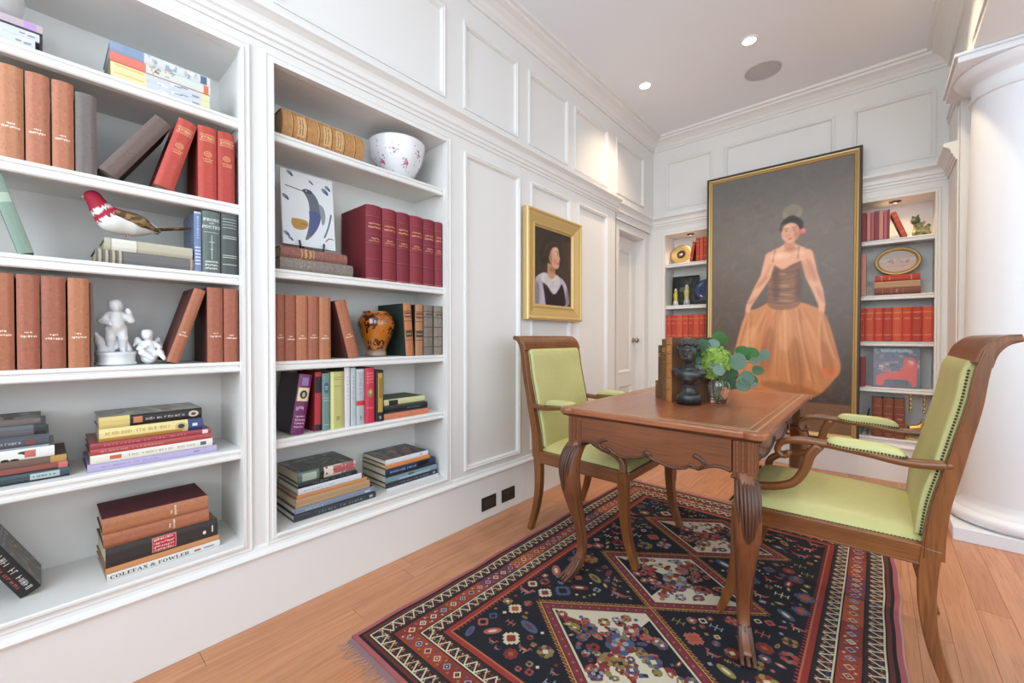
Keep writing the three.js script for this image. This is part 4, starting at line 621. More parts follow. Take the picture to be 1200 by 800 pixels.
    const leaf = (cx, cy, s) => { x.save(); x.translate(cx, cy); x.rotate(rnd() * 6); x.fillStyle = pick([PNK, RUST, BLU, OLV]); x.beginPath(); x.ellipse(0, 0, s, s * 0.45, 0, 0, 7); x.fill(); x.fillStyle = pick([CRM, PLUM]); x.beginPath(); x.ellipse(0, 0, s * 0.5, s * 0.18, 0, 0, 7); x.fill(); x.restore(); };
    const cxM = (RX0 + RX1) / 2, dxs = 0.35, dzs = 0.258, C = [-1.31, -1.826, -2.342];
    const inside = (px, py, k = 1.12) => C.some((c) => Math.abs(px / m + RX0 - cxM) / dxs + Math.abs(py / m + RZ0 - c) / dzs < k);
    const spots = [];
    for (let i = 0; i < 5200; i++) { const px = rr(262, W - 262), py = rr(262, H - 262), s = i < 1100 ? rr(26, 46) : rr(9, 24); if (inside(px, py, 1.13 + s / 300)) continue; if (spots.some(([a, b, c]) => Math.hypot(a - px, b - py) < (c + s) * 0.84 + 2)) continue; spots.push([px, py, s]); }
    for (const [px, py, s] of spots) { const q = rnd(); if (s < 13) dia(px, py, s * 0.7, s * 0.7, pick([CRM, PNK, GRY, OLV, RUST])); else if (q < 0.34) flower(px, py, s * 0.9); else if (q < 0.55) bird(px, py, s * 0.7, rnd() < 0.5 ? 1 : -1); else if (q < 0.72) leaf(px, py, s); else if (q < 0.86) twig(px, py, s * 0.6); else { step(px, py, s * 0.8, pick([PNK, CRM, BLU])); step(px, py, s * 0.45, pick([RUST, BLK, ORG])); } }
    // three linked diamonds
    for (const c of C) {
      const cx = X(cxM), cy = Z(c), w = dxs * m, h = dzs * m;
      const teeth = 30;
      for (let e = 0; e < 4; e++) for (let i = 0; i < teeth; i++) { const t = (i + 0.5) / teeth, P = [[-w, 0], [0, -h], [w, 0], [0, h]], a = P[e], b = P[(e + 1) % 4], px = cx + a[0] + (b[0] - a[0]) * t, py = cy + a[1] + (b[1] - a[1]) * t, nx = Math.sign(a[0] + b[0]), ny = Math.sign(a[1] + b[1]); x.fillStyle = i % 2 ? '#b07a3c' : '#9a5c30'; x.fillRect(px + (nx > 0 ? -2 : -16), py + ny * 3 - 3, 18, 5); }
      dia(cx, cy, w, h, '#c08a48'); dia(cx, cy, w * 0.975, h * 0.975, BLK); dia(cx, cy, w * 0.962, h * 0.962, '#7c2c30');
      for (let e = 0; e < 4; e++) for (let i = 0; i < 22; i++) { const t = (i + 0.5) / 22, P = [[-w, 0], [0, -h], [w, 0], [0, h]], a = P[e], b = P[(e + 1) % 4], k = 0.9; dia(cx + (a[0] + (b[0] - a[0]) * t) * k, cy + (a[1] + (b[1] - a[1]) * t) * k, 5, 5, i % 2 ? '#8c6a74' : '#5c3c58'); }
      dia(cx, cy, w * 0.84, h * 0.84, BLK); dia(cx, cy, w * 0.825, h * 0.825, CRM); dia(cx, cy, w * 0.785, h * 0.785, '#cfc3a8');
      // hooked navy quarters and cream quarters
      x.save(); x.beginPath(); x.moveTo(cx - w * 0.785, cy); x.lineTo(cx, cy - h * 0.785); x.lineTo(cx + w * 0.785, cy); x.lineTo(cx, cy + h * 0.785); x.closePath(); x.clip();
      x.fillStyle = NAVY; for (const s of [-1, 1]) { x.beginPath(); x.moveTo(cx, cy); x.lineTo(cx + s * w * 0.1, cy - s * h * 0.9); x.lineTo(cx + s * w, cy - s * h * 0.5); x.lineTo(cx + s * w, cy + s * 0.02 * h); x.closePath(); x.fill(); }
      for (let i = 0; i < 260; i++) { const px = cx + rr(-w, w) * 0.75, py = cy + rr(-h, h) * 0.75; if (Math.abs(px - cx) / w + Math.abs(py - cy) / h > 0.72) continue; const q = rnd(), s = rr(9, 25); if (q < 0.45) flower(px, py, s); else if (q < 0.7) leaf(px, py, s); else dia(px, py, s * 0.5, s * 0.5, pick([RUST, BLU, OLV, '#2a2c3a'])); }
      flower(cx, cy, 52); flower(cx, cy, 30); for (const [a, b] of [[0.34, 0], [-0.34, 0], [0, 0.34], [0, -0.34]]) { flower(cx + a * w, cy + b * h, 30); step(cx + a * w * 1.4, cy + b * h * 1.4, 12, RUST); }
      x.restore();
    }
    // knotted grain: rows of pile
    for (let y = 0; y < H; y += 3) { x.fillStyle = rgb(0, 0, 0, 0.05 + 0.06 * rnd()); x.fillRect(0, y, W, 1); }
  });
  const rug = thing('rug', 'dark oriental rug with three linked diamonds and cream zigzag borders', 'rug', [(RX0 + RX1) / 2, 0, (RZ0 + RZ1) / 2]);
  const w = RX1 - RX0, d = RZ1 - RZ0, g = new THREE.BoxGeometry(w, RUGY - 0.001, d, 60, 1, 80).toNonIndexed(), p = g.attributes.position, n = g.attributes.normal, uv = g.attributes.uv;
  for (let i = 0; i < p.count; i++) {
    const X = p.getX(i), Z = p.getZ(i); uv.setXY(i, X / w + 0.5, 0.5 - Z / d);
    const ex = Math.abs(X) / (w / 2), f = ex ** 10;
    p.setX(i, X + f * Math.sign(X) * 0.0035 * (Math.sin(Z * 9 + X) + 0.6 * Math.sin(Z * 23))); p.setY(i, p.getY(i) + RUGY / 2 + 0.0003);
  }
  g.computeVertexNormals();
  const bump = dataTex(256, 256, (u, v) => { const q = 90 + 120 * vnoise(u * 128, v * 128, 128, 128); return [q, q, q]; }, false, [9, 13]);
  mesh('pile', g, std(0xffffff, 0.96, { map: tex, bumpMap: bump, bumpScale: 0.0012 }), rug);
  // woven ends and fringe
  const end = (z, s) => { const q = new THREE.BoxGeometry(w - 0.01, 0.004, 0.022, 40, 1, 1); q.translate(0, 0.0025, z + s * 0.011); return q; };
  mesh('woven_end', end(d / 2, 1), std(lin(0.25, 0.15, 0.15), 0.95), rug); mesh('woven_end', end(-d / 2, -1), std(lin(0.25, 0.15, 0.15), 0.95), rug);
  const fr = [];
  for (const s of [-1, 1]) for (let i = 0; i < 190; i++) {
    const X = -w / 2 + 0.01 + (w - 0.02) * (i + rnd()) / 190, L = rr(0.02, 0.055), z = s * (d / 2 + 0.021), k = rr(-0.025, 0.025);
    fr.push(sweep([[X, 0.004, z], [X + k * 0.4, 0.003, z + s * L * 0.5], [X + k, 0.002, z + s * L]], (t) => [0.0016 - t * 0.0006, 0.0014], { n: 3, m: 4, up: V3(0, 1, 0) }));
  }
  const f = mesh('fringe', merge(fr), std(lin(0.42, 0.27, 0.22), 0.95), rug); f.userData.kind = 'stuff'; f.userData.label = 'short pinkish fringe';
  // pale selvedge cord down both long sides
  for (const s of [-1, 1]) { const pts = []; for (let i = 0; i <= 30; i++) { const Z = -d / 2 + d * i / 30, X = s * w / 2; pts.push([X + s * 0.0035 * (Math.sin(Z * 9 + X) + 0.6 * Math.sin(Z * 23)), 0.005, Z]); } mesh('selvedge', sweep(pts, () => [0.006, 0.0045], { n: 80, m: 6, up: V3(0, 1, 0) }), std(lin(0.42, 0.20, 0.18), 0.95), rug); }
}

// ---------------------------------------------------------------- furniture woods and leather
const WALNUT = std(0xffffff, 0.33, { map: woodTex([112, 66, 31], [138, 84, 41], [64, 34, 15], [1.6, 3.2]), clearcoat: 0.25, clearcoatRoughness: 0.25 });
const TABLEWOOD = std(0xffffff, 0.34, { map: woodTex([108, 62, 35], [130, 77, 45], [62, 33, 18], [1.2, 2.4]), clearcoat: 0.3, clearcoatRoughness: 0.22 });
const TOPWOOD = std(0xffffff, 0.3, { map: woodTex([146, 86, 54], [166, 102, 66], [100, 54, 32], [1.2, 2.4]), clearcoat: 0.35, clearcoatRoughness: 0.2 });
const CARVED = std(0xffffff, 0.4, { map: woodTex([76, 46, 30], [98, 60, 40], [42, 25, 17], [1.6, 3.2]) });
const leatherBump = dataTex(256, 256, (u, v) => { const q = 128 + 90 * (vnoise(u * 90, v * 90, 90, 90) - 0.5) + 50 * (vnoise(u * 23, v * 23, 23, 23) - 0.5); return [q, q, q]; }, false, [5, 5]);
const leatherTone = dataTex(256, 256, (u, v) => mix([190, 187, 124], [204, 201, 140], vnoise(u * 5, v * 5, 5, 5) * 0.7 + vnoise(u * 60, v * 60, 60, 60) * 0.3), true, [1.2, 1.2]);
const LEATHER = std(0xffffff, 0.42, { map: leatherTone, bumpMap: leatherBump, bumpScale: 0.0005 });
const NAIL = std(lin(0.10, 0.08, 0.05), 0.4, { metalness: 0.7 });

// cushion over a trapezium: xs along x from x0 (half-width a) to x1 (half-width b); bottom y0, edge height, crown
function cushion(x0, x1, a, b, y0, edge, crown) {
  const n = 22, pos = [], uv = [], idx = [], P = (u, v, y) => { const x = x0 + (x1 - x0) * u; return [x, y, (a + (b - a) * u) * (2 * v - 1)]; };
  for (let i = 0; i <= n; i++) for (let j = 0; j <= n; j++) {
    const u = i / n, v = j / n, e = (1 - Math.abs(2 * u - 1) ** 2.6) * (1 - Math.abs(2 * v - 1) ** 2.6), r = Math.min(1, 9 * Math.min(u, 1 - u, v, 1 - v));
    const q = P(u, v, y0 + edge * Math.sqrt(1 - (1 - r) ** 2) + crown * e); pos.push(...q); uv.push(q[0], q[2]);
  }
  const k = n + 1; for (let i = 0; i < n; i++) for (let j = 0; j < n; j++) idx.push(i * k + j, i * k + j + 1, (i + 1) * k + j, i * k + j + 1, (i + 1) * k + j + 1, (i + 1) * k + j);
  const o = pos.length / 3; for (const [u, v] of [[0, 0], [1, 0], [1, 1], [0, 1]]) { const q = P(u, v, y0 - 0.002); pos.push(...q); uv.push(q[0], q[2]); } idx.push(o, o + 1, o + 2, o, o + 2, o + 3);
  const g = new THREE.BufferGeometry(); g.setAttribute('position', new THREE.Float32BufferAttribute(pos, 3)); g.setAttribute('uv', new THREE.Float32BufferAttribute(uv, 2)); g.setIndex(idx); g.computeVertexNormals(); return g;
}
function nails(paths, r = 0.0042, gap = 0.0098) {
  const base = new THREE.SphereGeometry(r, 6, 4), out = [];
  for (const p of paths) { const c = new THREE.CatmullRomCurve3(p.map((q) => V3(...q)), false, 'centripetal'), n = Math.round(c.getLength() / gap); for (let i = 0; i <= n; i++) { const q = c.getPointAt(i / n); out.push(base.clone().translate(q.x, q.y, q.z)); } }
  return merge(out);
}
// ---------------------------------------------------------------- armchairs (local +x = the way it faces, origin at the rear seat joint)
function armchair(label, pos, turn) {
  const o = thing('armchair', label, 'chair', pos, turn, 'green leather armchairs at the table');
  const HB = 0.268, HF = 0.282, BACK = [[-0.002, 0.40], [-0.005, 0.455], [-0.017, 0.558], [-0.040, 0.663], [-0.062, 0.766], [-0.083, 0.866], [-0.097, 0.9625], [-0.114, 1.026], [-0.138, 1.052], [-0.168, 1.056]];
  for (const s of [-1, 1]) {
    const st = mesh('back_stile', at(ribbon(BACK, [0.052, 0.050, 0.043, 0.039, 0.036, 0.033, 0.030, 0.026, 0.022, 0.016], 0.036), 0, 0, s * HB), WALNUT, o);
    mesh('stile_bead', sweep(BACK.slice(0, 8).map(([x, y]) => [x + 0.021 - y * 0.008, y, s * (HB + 0.018)]), () => [0.003, 0.003], { n: 24, m: 6 }), WALNUT, st);
    mesh('rear_leg', at(ribbon([[0.0, 0.43], [0.008, 0.34], [0.006, 0.22], [-0.014, 0.11], [-0.052, -RUGY - 0.0004]], [0.048, 0.044, 0.038, 0.033, 0.026], 0.038), 0, 0, s * HB), WALNUT, o);
    mesh('front_leg', at(ribbon([[0.512, 0.43], [0.516, 0.34], [0.522, 0.22], [0.54, 0.11], [0.578, 0.0]], [0.05, 0.046, 0.04, 0.034, 0.026], 0.04), 0, 0, s * HF), WALNUT, o);
    const ra = Math.atan2(HF - HB, 0.52), rail = rbox(0.50, 0.056, 0.030, 0.004); rail.rotateY(-s * ra); mesh('seat_rail', at(rail, 0.258, 0.408, s * (HB + HF) / 2), WALNUT, o);
    const bead = rbox(0.50, 0.008, 0.034, 0.003); bead.rotateY(-s * ra); mesh('rail_bead', at(bead, 0.258, 0.378, s * (HB + HF) / 2), WALNUT, o);
    const z = s * 0.278, arm = mesh('armrest', sweep([[-0.052, 0.684, s * HB], [0.05, 0.677, z], [0.16, 0.69, z], [0.27, 0.70, z], [0.335, 0.70, z], [0.380, 0.684, z], [0.393, 0.657, z], [0.379, 0.637, z], [0.360, 0.643, z], [0.358, 0.657, z]], (t) => t < 0.7 ? [0.013, 0.017 + 0.003 * Math.sin(t * 9)] : [0.013 - (t - 0.7) * 0.014, 0.018 - (t - 0.7) * 0.02], { n: 60, m: 12, pow: 3 }), WALNUT, o);
    const pg = new THREE.SphereGeometry(1, 28, 14), pp = pg.attributes.position;
    for (let i = 0; i < pp.count; i++) { const q = (v, e) => Math.sign(v) * Math.abs(v) ** e; pp.setXYZ(i, 0.155 + 0.098 * q(pp.getX(i), 0.5), 0.698 + (pp.getY(i) > 0 ? 0.030 : 0.008) * q(pp.getY(i), 0.8) + 0.012 * pp.getX(i) * 0.6, z + 0.024 * q(pp.getZ(i), 0.75)); }
    pg.computeVertexNormals(); mesh('arm_pad', pg, LEATHER, arm).userData.label = 'green leather arm pad';
    const loop = []; for (let i = 0; i <= 40; i++) { const a = i / 40 * 2 * PI, q = (v, e) => Math.sign(v) * Math.abs(v) ** e, cx = q(Math.cos(a), 0.5); loop.push([0.155 + 0.099 * cx, 0.699 + 0.0072 * Math.cos(a), z + 0.0245 * q(Math.sin(a), 0.75)]); }
    const nt = mesh('nailhead_trim', nails([loop], 0.0036, 0.0085), NAIL, arm); nt.userData.kind = 'stuff';
    mesh('arm_support', sweep([[0.272, 0.692, z], [0.296, 0.655, z], [0.312, 0.60, z], [0.345, 0.548, z], [0.40, 0.522, z], [0.46, 0.508, z], [0.505, 0.475, z], [0.515, 0.42, s * HF]], (t) => [0.017 - 0.003 * Math.sin(t * PI), 0.015], { n: 40, m: 12, pow: 3 }), WALNUT, o);
  }
  mesh('seat_rail', at(rbox(0.030, 0.056, 2 * HF - 0.04, 0.004), 0.518, 0.408, 0), WALNUT, o);
  mesh('seat_rail', at(rbox(0.030, 0.056, 2 * HB - 0.04, 0.004), 0.006, 0.408, 0), WALNUT, o);
  mesh('seat', cushion(-0.018, 0.545, HB - 0.016, HF + 0.006, 0.430, 0.026, 0.032), LEATHER, o).userData.label = 'lime green leather seat';
  const pad = BACK.slice(1, 8).map(([x, y]) => [x + 0.020, y]); pad[0][1] = 0.450; pad[pad.length - 1] = [-0.088, 0.985];
  mesh('backrest', at(ribbon(pad, [0.046, 0.046, 0.042, 0.040, 0.038, 0.034, 0.030], 2 * HB - 0.038, 0.012, 26), 0, 0, 0), LEATHER, o).userData.label = 'lime green leather backrest';
  const crest = ribbon([[-0.096, 0.980], [-0.110, 1.02], [-0.136, 1.048], [-0.170, 1.058]], [0.042, 0.038, 0.030, 0.020], 2 * HB + 0.034, 0.005); mesh('crest_rail', crest, WALNUT, o);
  const seatEdge = (s) => [[0.02, 0.4345, s * (HB - 0.012)], [0.28, 0.4345, s * (HB / 2 + HF / 2 - 0.002)], [0.53, 0.4345, s * (HF + 0.007)]];
  const backEdge = (s) => BACK.slice(1, 7).map(([x, y]) => [x + 0.033 - 0.010 * y, y, s * (HB - 0.020)]);
  const nt = mesh('nailhead_trim', nails([seatEdge(1), seatEdge(-1), [[0.5455, 0.4345, HF], [0.5455, 0.4345, -HF]], backEdge(1), backEdge(-1)]), NAIL, o); nt.userData.kind = 'stuff'; nt.userData.label = 'row of dark nailheads';
  return o;
}
armchair('green leather armchair between the table and the panelled wall', [-1.395, RUGY + 0.0008, -2.07], 0);
armchair('green leather armchair on the column side of the table, its back to the white column', [0.128, RUGY + 0.0008, -2.025], PI);

// ---------------------------------------------------------------- writing table
{
  const o = thing('writing_table', 'carved walnut writing table with cabriole legs and inlaid top', 'table', [-0.657, RUGY + 0.0008, -2.125]);
  const hx = 0.402, hz = 0.622, T = 0.76 - RUGY, sh = new THREE.Shape(), pts = [];
  for (const [sx, sz] of [[1, 1], [-1, 1], [-1, -1], [1, -1]]) {
    const c = [sx * (hx - 0.040), sz * (hz - 0.040)], a0 = Math.atan2(sz, sx), seq = [];
    for (let i = -8; i <= 8; i++) { const a = a0 + i / 8 * PI * 0.52; seq.push([c[0] + 0.040 * Math.cos(a), c[1] + 0.040 * Math.sin(a)]); }
    const e1 = [sx * (hx - 0.085), sz * (hz - 0.008)], e2 = [sx * (hx - 0.008), sz * (hz - 0.085)];
    const first = sx * sz > 0 ? e2 : e1, last = sx * sz > 0 ? e1 : e2; pts.push(first, ...seq, last);
  }
  pts.forEach(([a, b], i) => (i ? sh.lineTo(a, b) : sh.moveTo(a, b))); sh.closePath();
  const tg = new THREE.ExtrudeGeometry(sh, { depth: 0.012, bevelThickness: 0.006, bevelSize: 0.006, bevelOffset: -0.006, bevelSegments: 3 }); tg.rotateX(PI / 2); tg.translate(0, T - 0.006, 0);
  const top = mesh('table_top', uvMetres(tg, 2), TOPWOOD, o);
  const INLAY = std(lin(0.42, 0.27, 0.15), 0.35);
  for (const [i, w] of [[0.034, 0.009], [0.062, 0.004]]) { const g = ring(2 * hx, 2 * hz, [[i, -0.001], [i, 0.0008], [i + w, 0.0008], [i + w, -0.001]]); g.rotateX(-PI / 2); mesh('inlay_band', at(g, 0, T, 0), INLAY, top).userData.label = 'pale inlaid line'; }
  mesh('top_moulding', (() => { const g = ring(2 * hx - 0.03, 2 * hz - 0.03, [[0, 0], [0.006, -0.010], [0.016, -0.014], [0.02, 0]]); g.rotateX(-PI / 2); return at(g, 0, T - 0.023, 0); })(), CARVED, o);
  const scallop = (L) => { const s = []; for (let i = 0; i <= 60; i++) { const t = Math.abs(i / 30 - 1); const y = t < 0.16 ? 0.616 - 0.02 * Math.sin(t / 0.16 * PI / 2) : t < 0.5 ? 0.596 - 0.010 * Math.sin((t - 0.16) / 0.34 * PI) : t < 0.62 ? 0.596 + 0.014 * Math.sin((t - 0.5) / 0.12 * PI) : 0.596 + 0.026 * Math.sin((t - 0.62) / 0.38 * PI * 0.75); s.push([(i / 30 - 1) * L / 2, y]); } return s; };
  for (const [L, turn, off] of [[0.586, 0, 0.595], [0.586, PI, 0.595], [1.058, PI / 2, 0.322], [1.058, -PI / 2, 0.322]]) {
    const sc = scallop(L), s = new THREE.Shape(); s.moveTo(-L / 2, T - 0.024); s.lineTo(L / 2, T - 0.024); for (const [x, y] of [...sc].reverse()) s.lineTo(x, y - RUGY); s.closePath();
    const g = new THREE.ExtrudeGeometry(s, { depth: 0.022, bevelEnabled: false }); g.translate(0, 0, off - 0.022); g.rotateY(turn); const ap = mesh('apron', uvMetres(g, turn % PI ? 2 : 0), TABLEWOOD, o);
    const b = sweep(sc.map(([x, y]) => [x, y - RUGY + 0.004, off]), () => [0.006, 0.006], { n: 90, m: 7 }); b.rotateY(turn); mesh('carved_edge', b, CARVED, ap);
    for (const k of [-1, 1]) { const og = sweep([[k * 0.178 * L / 0.61, 0.640, off], [k * 0.215 * L / 0.61, 0.622, off + 0.003], [k * 0.205 * L / 0.61, 0.600, off + 0.003], [k * 0.165 * L / 0.61, 0.594, off + 0.002]], (t) => [0.009 - 0.005 * t, 0.007], { n: 16, m: 7 }); og.rotateY(turn); mesh('carved_leaf', og, CARVED, ap); }
    const bg = new THREE.SphereGeometry(0.014, 12, 8); bg.scale(1.3, 1, 0.6); bg.translate(0, 0.612, off); bg.rotateY(turn); mesh('carved_boss', bg, CARVED, ap);
  }
  for (const sx of [-1, 1]) for (const sz of [-1, 1]) {
    const px = sx * 0.328, pz = sz * 0.562, ox = 0.35, oz = 0.937, D = (d, y) => [px + sx * ox * d, y, pz + sz * oz * d];   // legs swell mostly along the table
    const post = mesh('corner_post', at(rbox(0.066, T - 0.024 - 0.592, 0.066, 0.008), px, (T - 0.024 + 0.592) / 2, pz), TABLEWOOD, o);
    const fl = []; for (const k of [-1, 0, 1]) { fl.push(at(new THREE.CylinderGeometry(0.006, 0.006, 0.11, 8), px + k * 0.017, 0.66, pz + sz * 0.032)); fl.push(at(new THREE.CylinderGeometry(0.006, 0.006, 0.11, 8), px + sx * 0.032, 0.66, pz + k * 0.017)); } mesh('fluting', merge(fl), TABLEWOOD, post);
    mesh('collar', at(rbox(0.074, 0.012, 0.074, 0.005), px, 0.592, pz), CARVED, post);
    const path = [D(0.0, 0.60), D(0.026, 0.56), D(0.046, 0.50), D(0.044, 0.43), D(0.020, 0.33), D(-0.008, 0.23), D(-0.022, 0.14), D(-0.008, 0.075), D(0.028, 0.036), D(0.062, 0.018)];
    const R = [0.034, 0.038, 0.042, 0.040, 0.032, 0.026, 0.0215, 0.020, 0.021, 0.0165], rad = (t) => { const f = t * 9, k = Math.min(8, Math.floor(f)), q = R[k] + (R[k + 1] - R[k]) * (f - k); return [q, q]; };
    const leg = mesh('leg', sweep(path, rad, { n: 48, m: 16, pow: 2.6, up: V3(sx * oz, 0, -sz * ox) }), TABLEWOOD, o);
    const carve = [], sd = [sx * oz, -sz * ox];                               // leaf carving over the knee and ridges down the shin
    for (const k of [-1.0, -0.66, -0.33, 0, 0.33, 0.66, 1.0]) {
      const q = (d, y, w) => { const a = D(d, y); return [a[0] + sd[0] * w * k, a[1], a[2] + sd[1] * w * k]; }, bow = 1 - 0.16 * k * k;
      carve.push(sweep([q(0.038 * bow, 0.590, 0.028), q(0.070 * bow, 0.555, 0.031), q(0.091 * bow, 0.50, 0.030), q(0.088 * bow, 0.44, 0.024), q(0.064, 0.37, 0.010)], (t) => [0.0078 * (1 - 0.55 * t), 0.0085 * (1 - 0.4 * t)], { n: 18, m: 6 }));
    }
    for (const k of [-1, 1]) { const q = (d, y, w) => { const a = D(d, y); return [a[0] + sd[0] * w * k, a[1], a[2] + sd[1] * w * k]; }; carve.push(sweep([q(0.040, 0.50, 0.039), q(0.038, 0.42, 0.036), q(0.026, 0.33, 0.030), q(0.0, 0.23, 0.024), q(-0.012, 0.14, 0.02)], () => [0.0035, 0.0035], { n: 24, m: 6 })); }
    mesh('knee_carving', merge(carve), CARVED, leg);
    const toes = []; for (const k of [-1, 0, 1]) { const q = (d, y, w) => { const a = D(d, y); return [a[0] + sd[0] * w * k, a[1], a[2] + sd[1] * w * k]; }; toes.push(sweep([q(0.0, 0.085, 0.012), q(0.020, 0.058, 0.015), q(0.050, 0.034, 0.017), q(0.080, 0.017, 0.018), q(0.090, 0.0085, 0.018)], (t) => [0.0095 - 0.003 * t, 0.0095 - 0.003 * t], { n: 16, m: 8 })); }
    mesh('scroll_foot', merge(toes), CARVED, leg);
    mesh('foot_pad', at(new THREE.CylinderGeometry(0.020, 0.022, 0.012, 14), D(0.057, 0)[0], 0.006, D(0.057, 0)[2]), CARVED, leg);
  }
}
// ---------------------------------------------------------------- lamps in the ceiling, speaker, sockets
const WARM = new THREE.Color().setRGB(1.0, 0.77, 0.52);
function downlight(x, z, k, label) {
  const o = thing('ceiling_downlight', label, 'ceiling lamp', [x, CY, z], 0, 'recessed ceiling lamps');
  mesh('trim_ring', lathe([[0.040, -0.001], [0.041, -0.005], [0.050, -0.006], [0.054, -0.004], [0.055, 0]], 32), CEIL, o);
  const l = mesh('lamp_lens', lathe([[0, -0.0035], [0.040, -0.0035], [0.040, 0]], 32), std(0xffffff, 0.5, { emissive: new THREE.Color().setRGB(1, 0.93, 0.84), emissiveIntensity: 6 }), o); void l;
  const s = new THREE.SpotLight(WARM, k, 0, 1.0, 1.0, 2); s.position.set(0, -0.012, 0); s.target.position.set(0, -3, 0); s.castShadow = true; s.shadow.radius = 2; o.add(s); o.add(s.target);
}
downlight(-1.394, -3.184, LAMP, 'small round recessed ceiling lamp nearer the panelled wall'); downlight(-0.657, -3.168, LAMP, 'small round recessed ceiling lamp beside the speaker grille'); downlight(0.08, -3.17, LAMP, 'small round recessed ceiling lamp by the beam');
{
  const o = thing('ceiling_speaker', 'round flush speaker grille in the ceiling', 'speaker', [-0.654, CY, -3.593]), grille = std(lin(0.5, 0.5, 0.51), 0.7);
  mesh('rim', lathe([[0.110, -0.001], [0.111, -0.006], [0.118, -0.006], [0.120, 0]], 48), grille, o);
  mesh('grille', lathe([[0, -0.004], [0.06, -0.0045], [0.111, -0.003], [0.111, 0]], 48), std(lin(0.52, 0.52, 0.53), 0.8), o);
}
for (const [x, label] of [[-1.40, 'small puck lamp in the top of the niche beside the door'], [0.10, 'small puck lamp in the top of the niche beside the column']]) {
  const y = 2.10, o = thing('niche_lamp', label, 'lamp', [x, y, BZ - 0.11], 0, undefined);
  mesh('housing', lathe([[0, -0.012], [0.020, -0.012], [0.022, -0.008], [0.034, -0.006], [0.036, 0], [0, 0]], 28), std(lin(0.05, 0.045, 0.04), 0.5), o);
  mesh('lamp_lens', lathe([[0, -0.0135], [0.014, -0.0135], [0.014, -0.012]], 20), std(0xffffff, 0.5, { emissive: new THREE.Color().setRGB(1, 0.8, 0.55), emissiveIntensity: 0.6 }), o);
  const s = new THREE.SpotLight(WARM, PUCK, 0, 1.25, 0.8, 2); s.position.set(0, -0.02, 0); s.target.position.set(0, -1, 0.02); s.castShadow = true; o.add(s); o.add(s.target);
}
for (const [z, label] of [[-1.746, 'black blank socket plate in the baseboard'], [-1.918, 'black double outlet plate in the baseboard, nearer the armchair']]) {
  const o = thing('wall_socket', label, 'socket', [WX + 0.0125, 0.09, z]), B = std(lin(0.018, 0.016, 0.014), 0.45);
  mesh('plate', at(rbox(0.006, 0.078, 0.12, 0.002), 0.003, 0, 0), B, o); mesh('insert', at(rbox(0.004, 0.05, 0.085, 0.002), 0.006, 0, 0), std(lin(0.03, 0.027, 0.024), 0.5), o);
  if (z < -1.8) for (const k of [-1, 1]) mesh('outlet', at(rbox(0.004, 0.03, 0.03, 0.008), 0.0075, 0, k * 0.022), B, o);
}

// ---------------------------------------------------------------- paintings
const GOLD = std(lin(0.52, 0.36, 0.15), 0.38, { metalness: 0.5 }), GOLDP = std(lin(0.66, 0.46, 0.18), 0.42, { metalness: 0.4, bumpMap: paintBump, bumpScale: 0.0008 }), DARKWOOD = std(lin(0.035, 0.025, 0.018), 0.4);
function dab(x, cx, cy, rx, ry, c, rot = 0) { x.fillStyle = c; x.beginPath(); x.ellipse(cx, cy, rx, ry, rot, 0, 7); x.fill(); }
function poly(x, pts, c) { x.fillStyle = c; x.beginPath(); x.moveTo(...pts[0]); for (let i = 1; i < pts.length; i++) { const a = pts[i], b = pts[(i + 1) % pts.length]; x.quadraticCurveTo(a[0], a[1], (a[0] + b[0]) / 2, (a[1] + b[1]) / 2); } x.closePath(); x.fill(); }
function strokes(x, n, w, h, cs, l = 60, a = 0.05) { for (let i = 0; i < n; i++) { x.strokeStyle = cs[i % cs.length]; x.globalAlpha = a; x.lineWidth = rr(4, 22); x.beginPath(); const px = rnd() * w, py = rnd() * h; x.moveTo(px, py); x.lineTo(px + rr(-l, l), py + rr(-l, l)); x.stroke(); } x.globalAlpha = 1; }
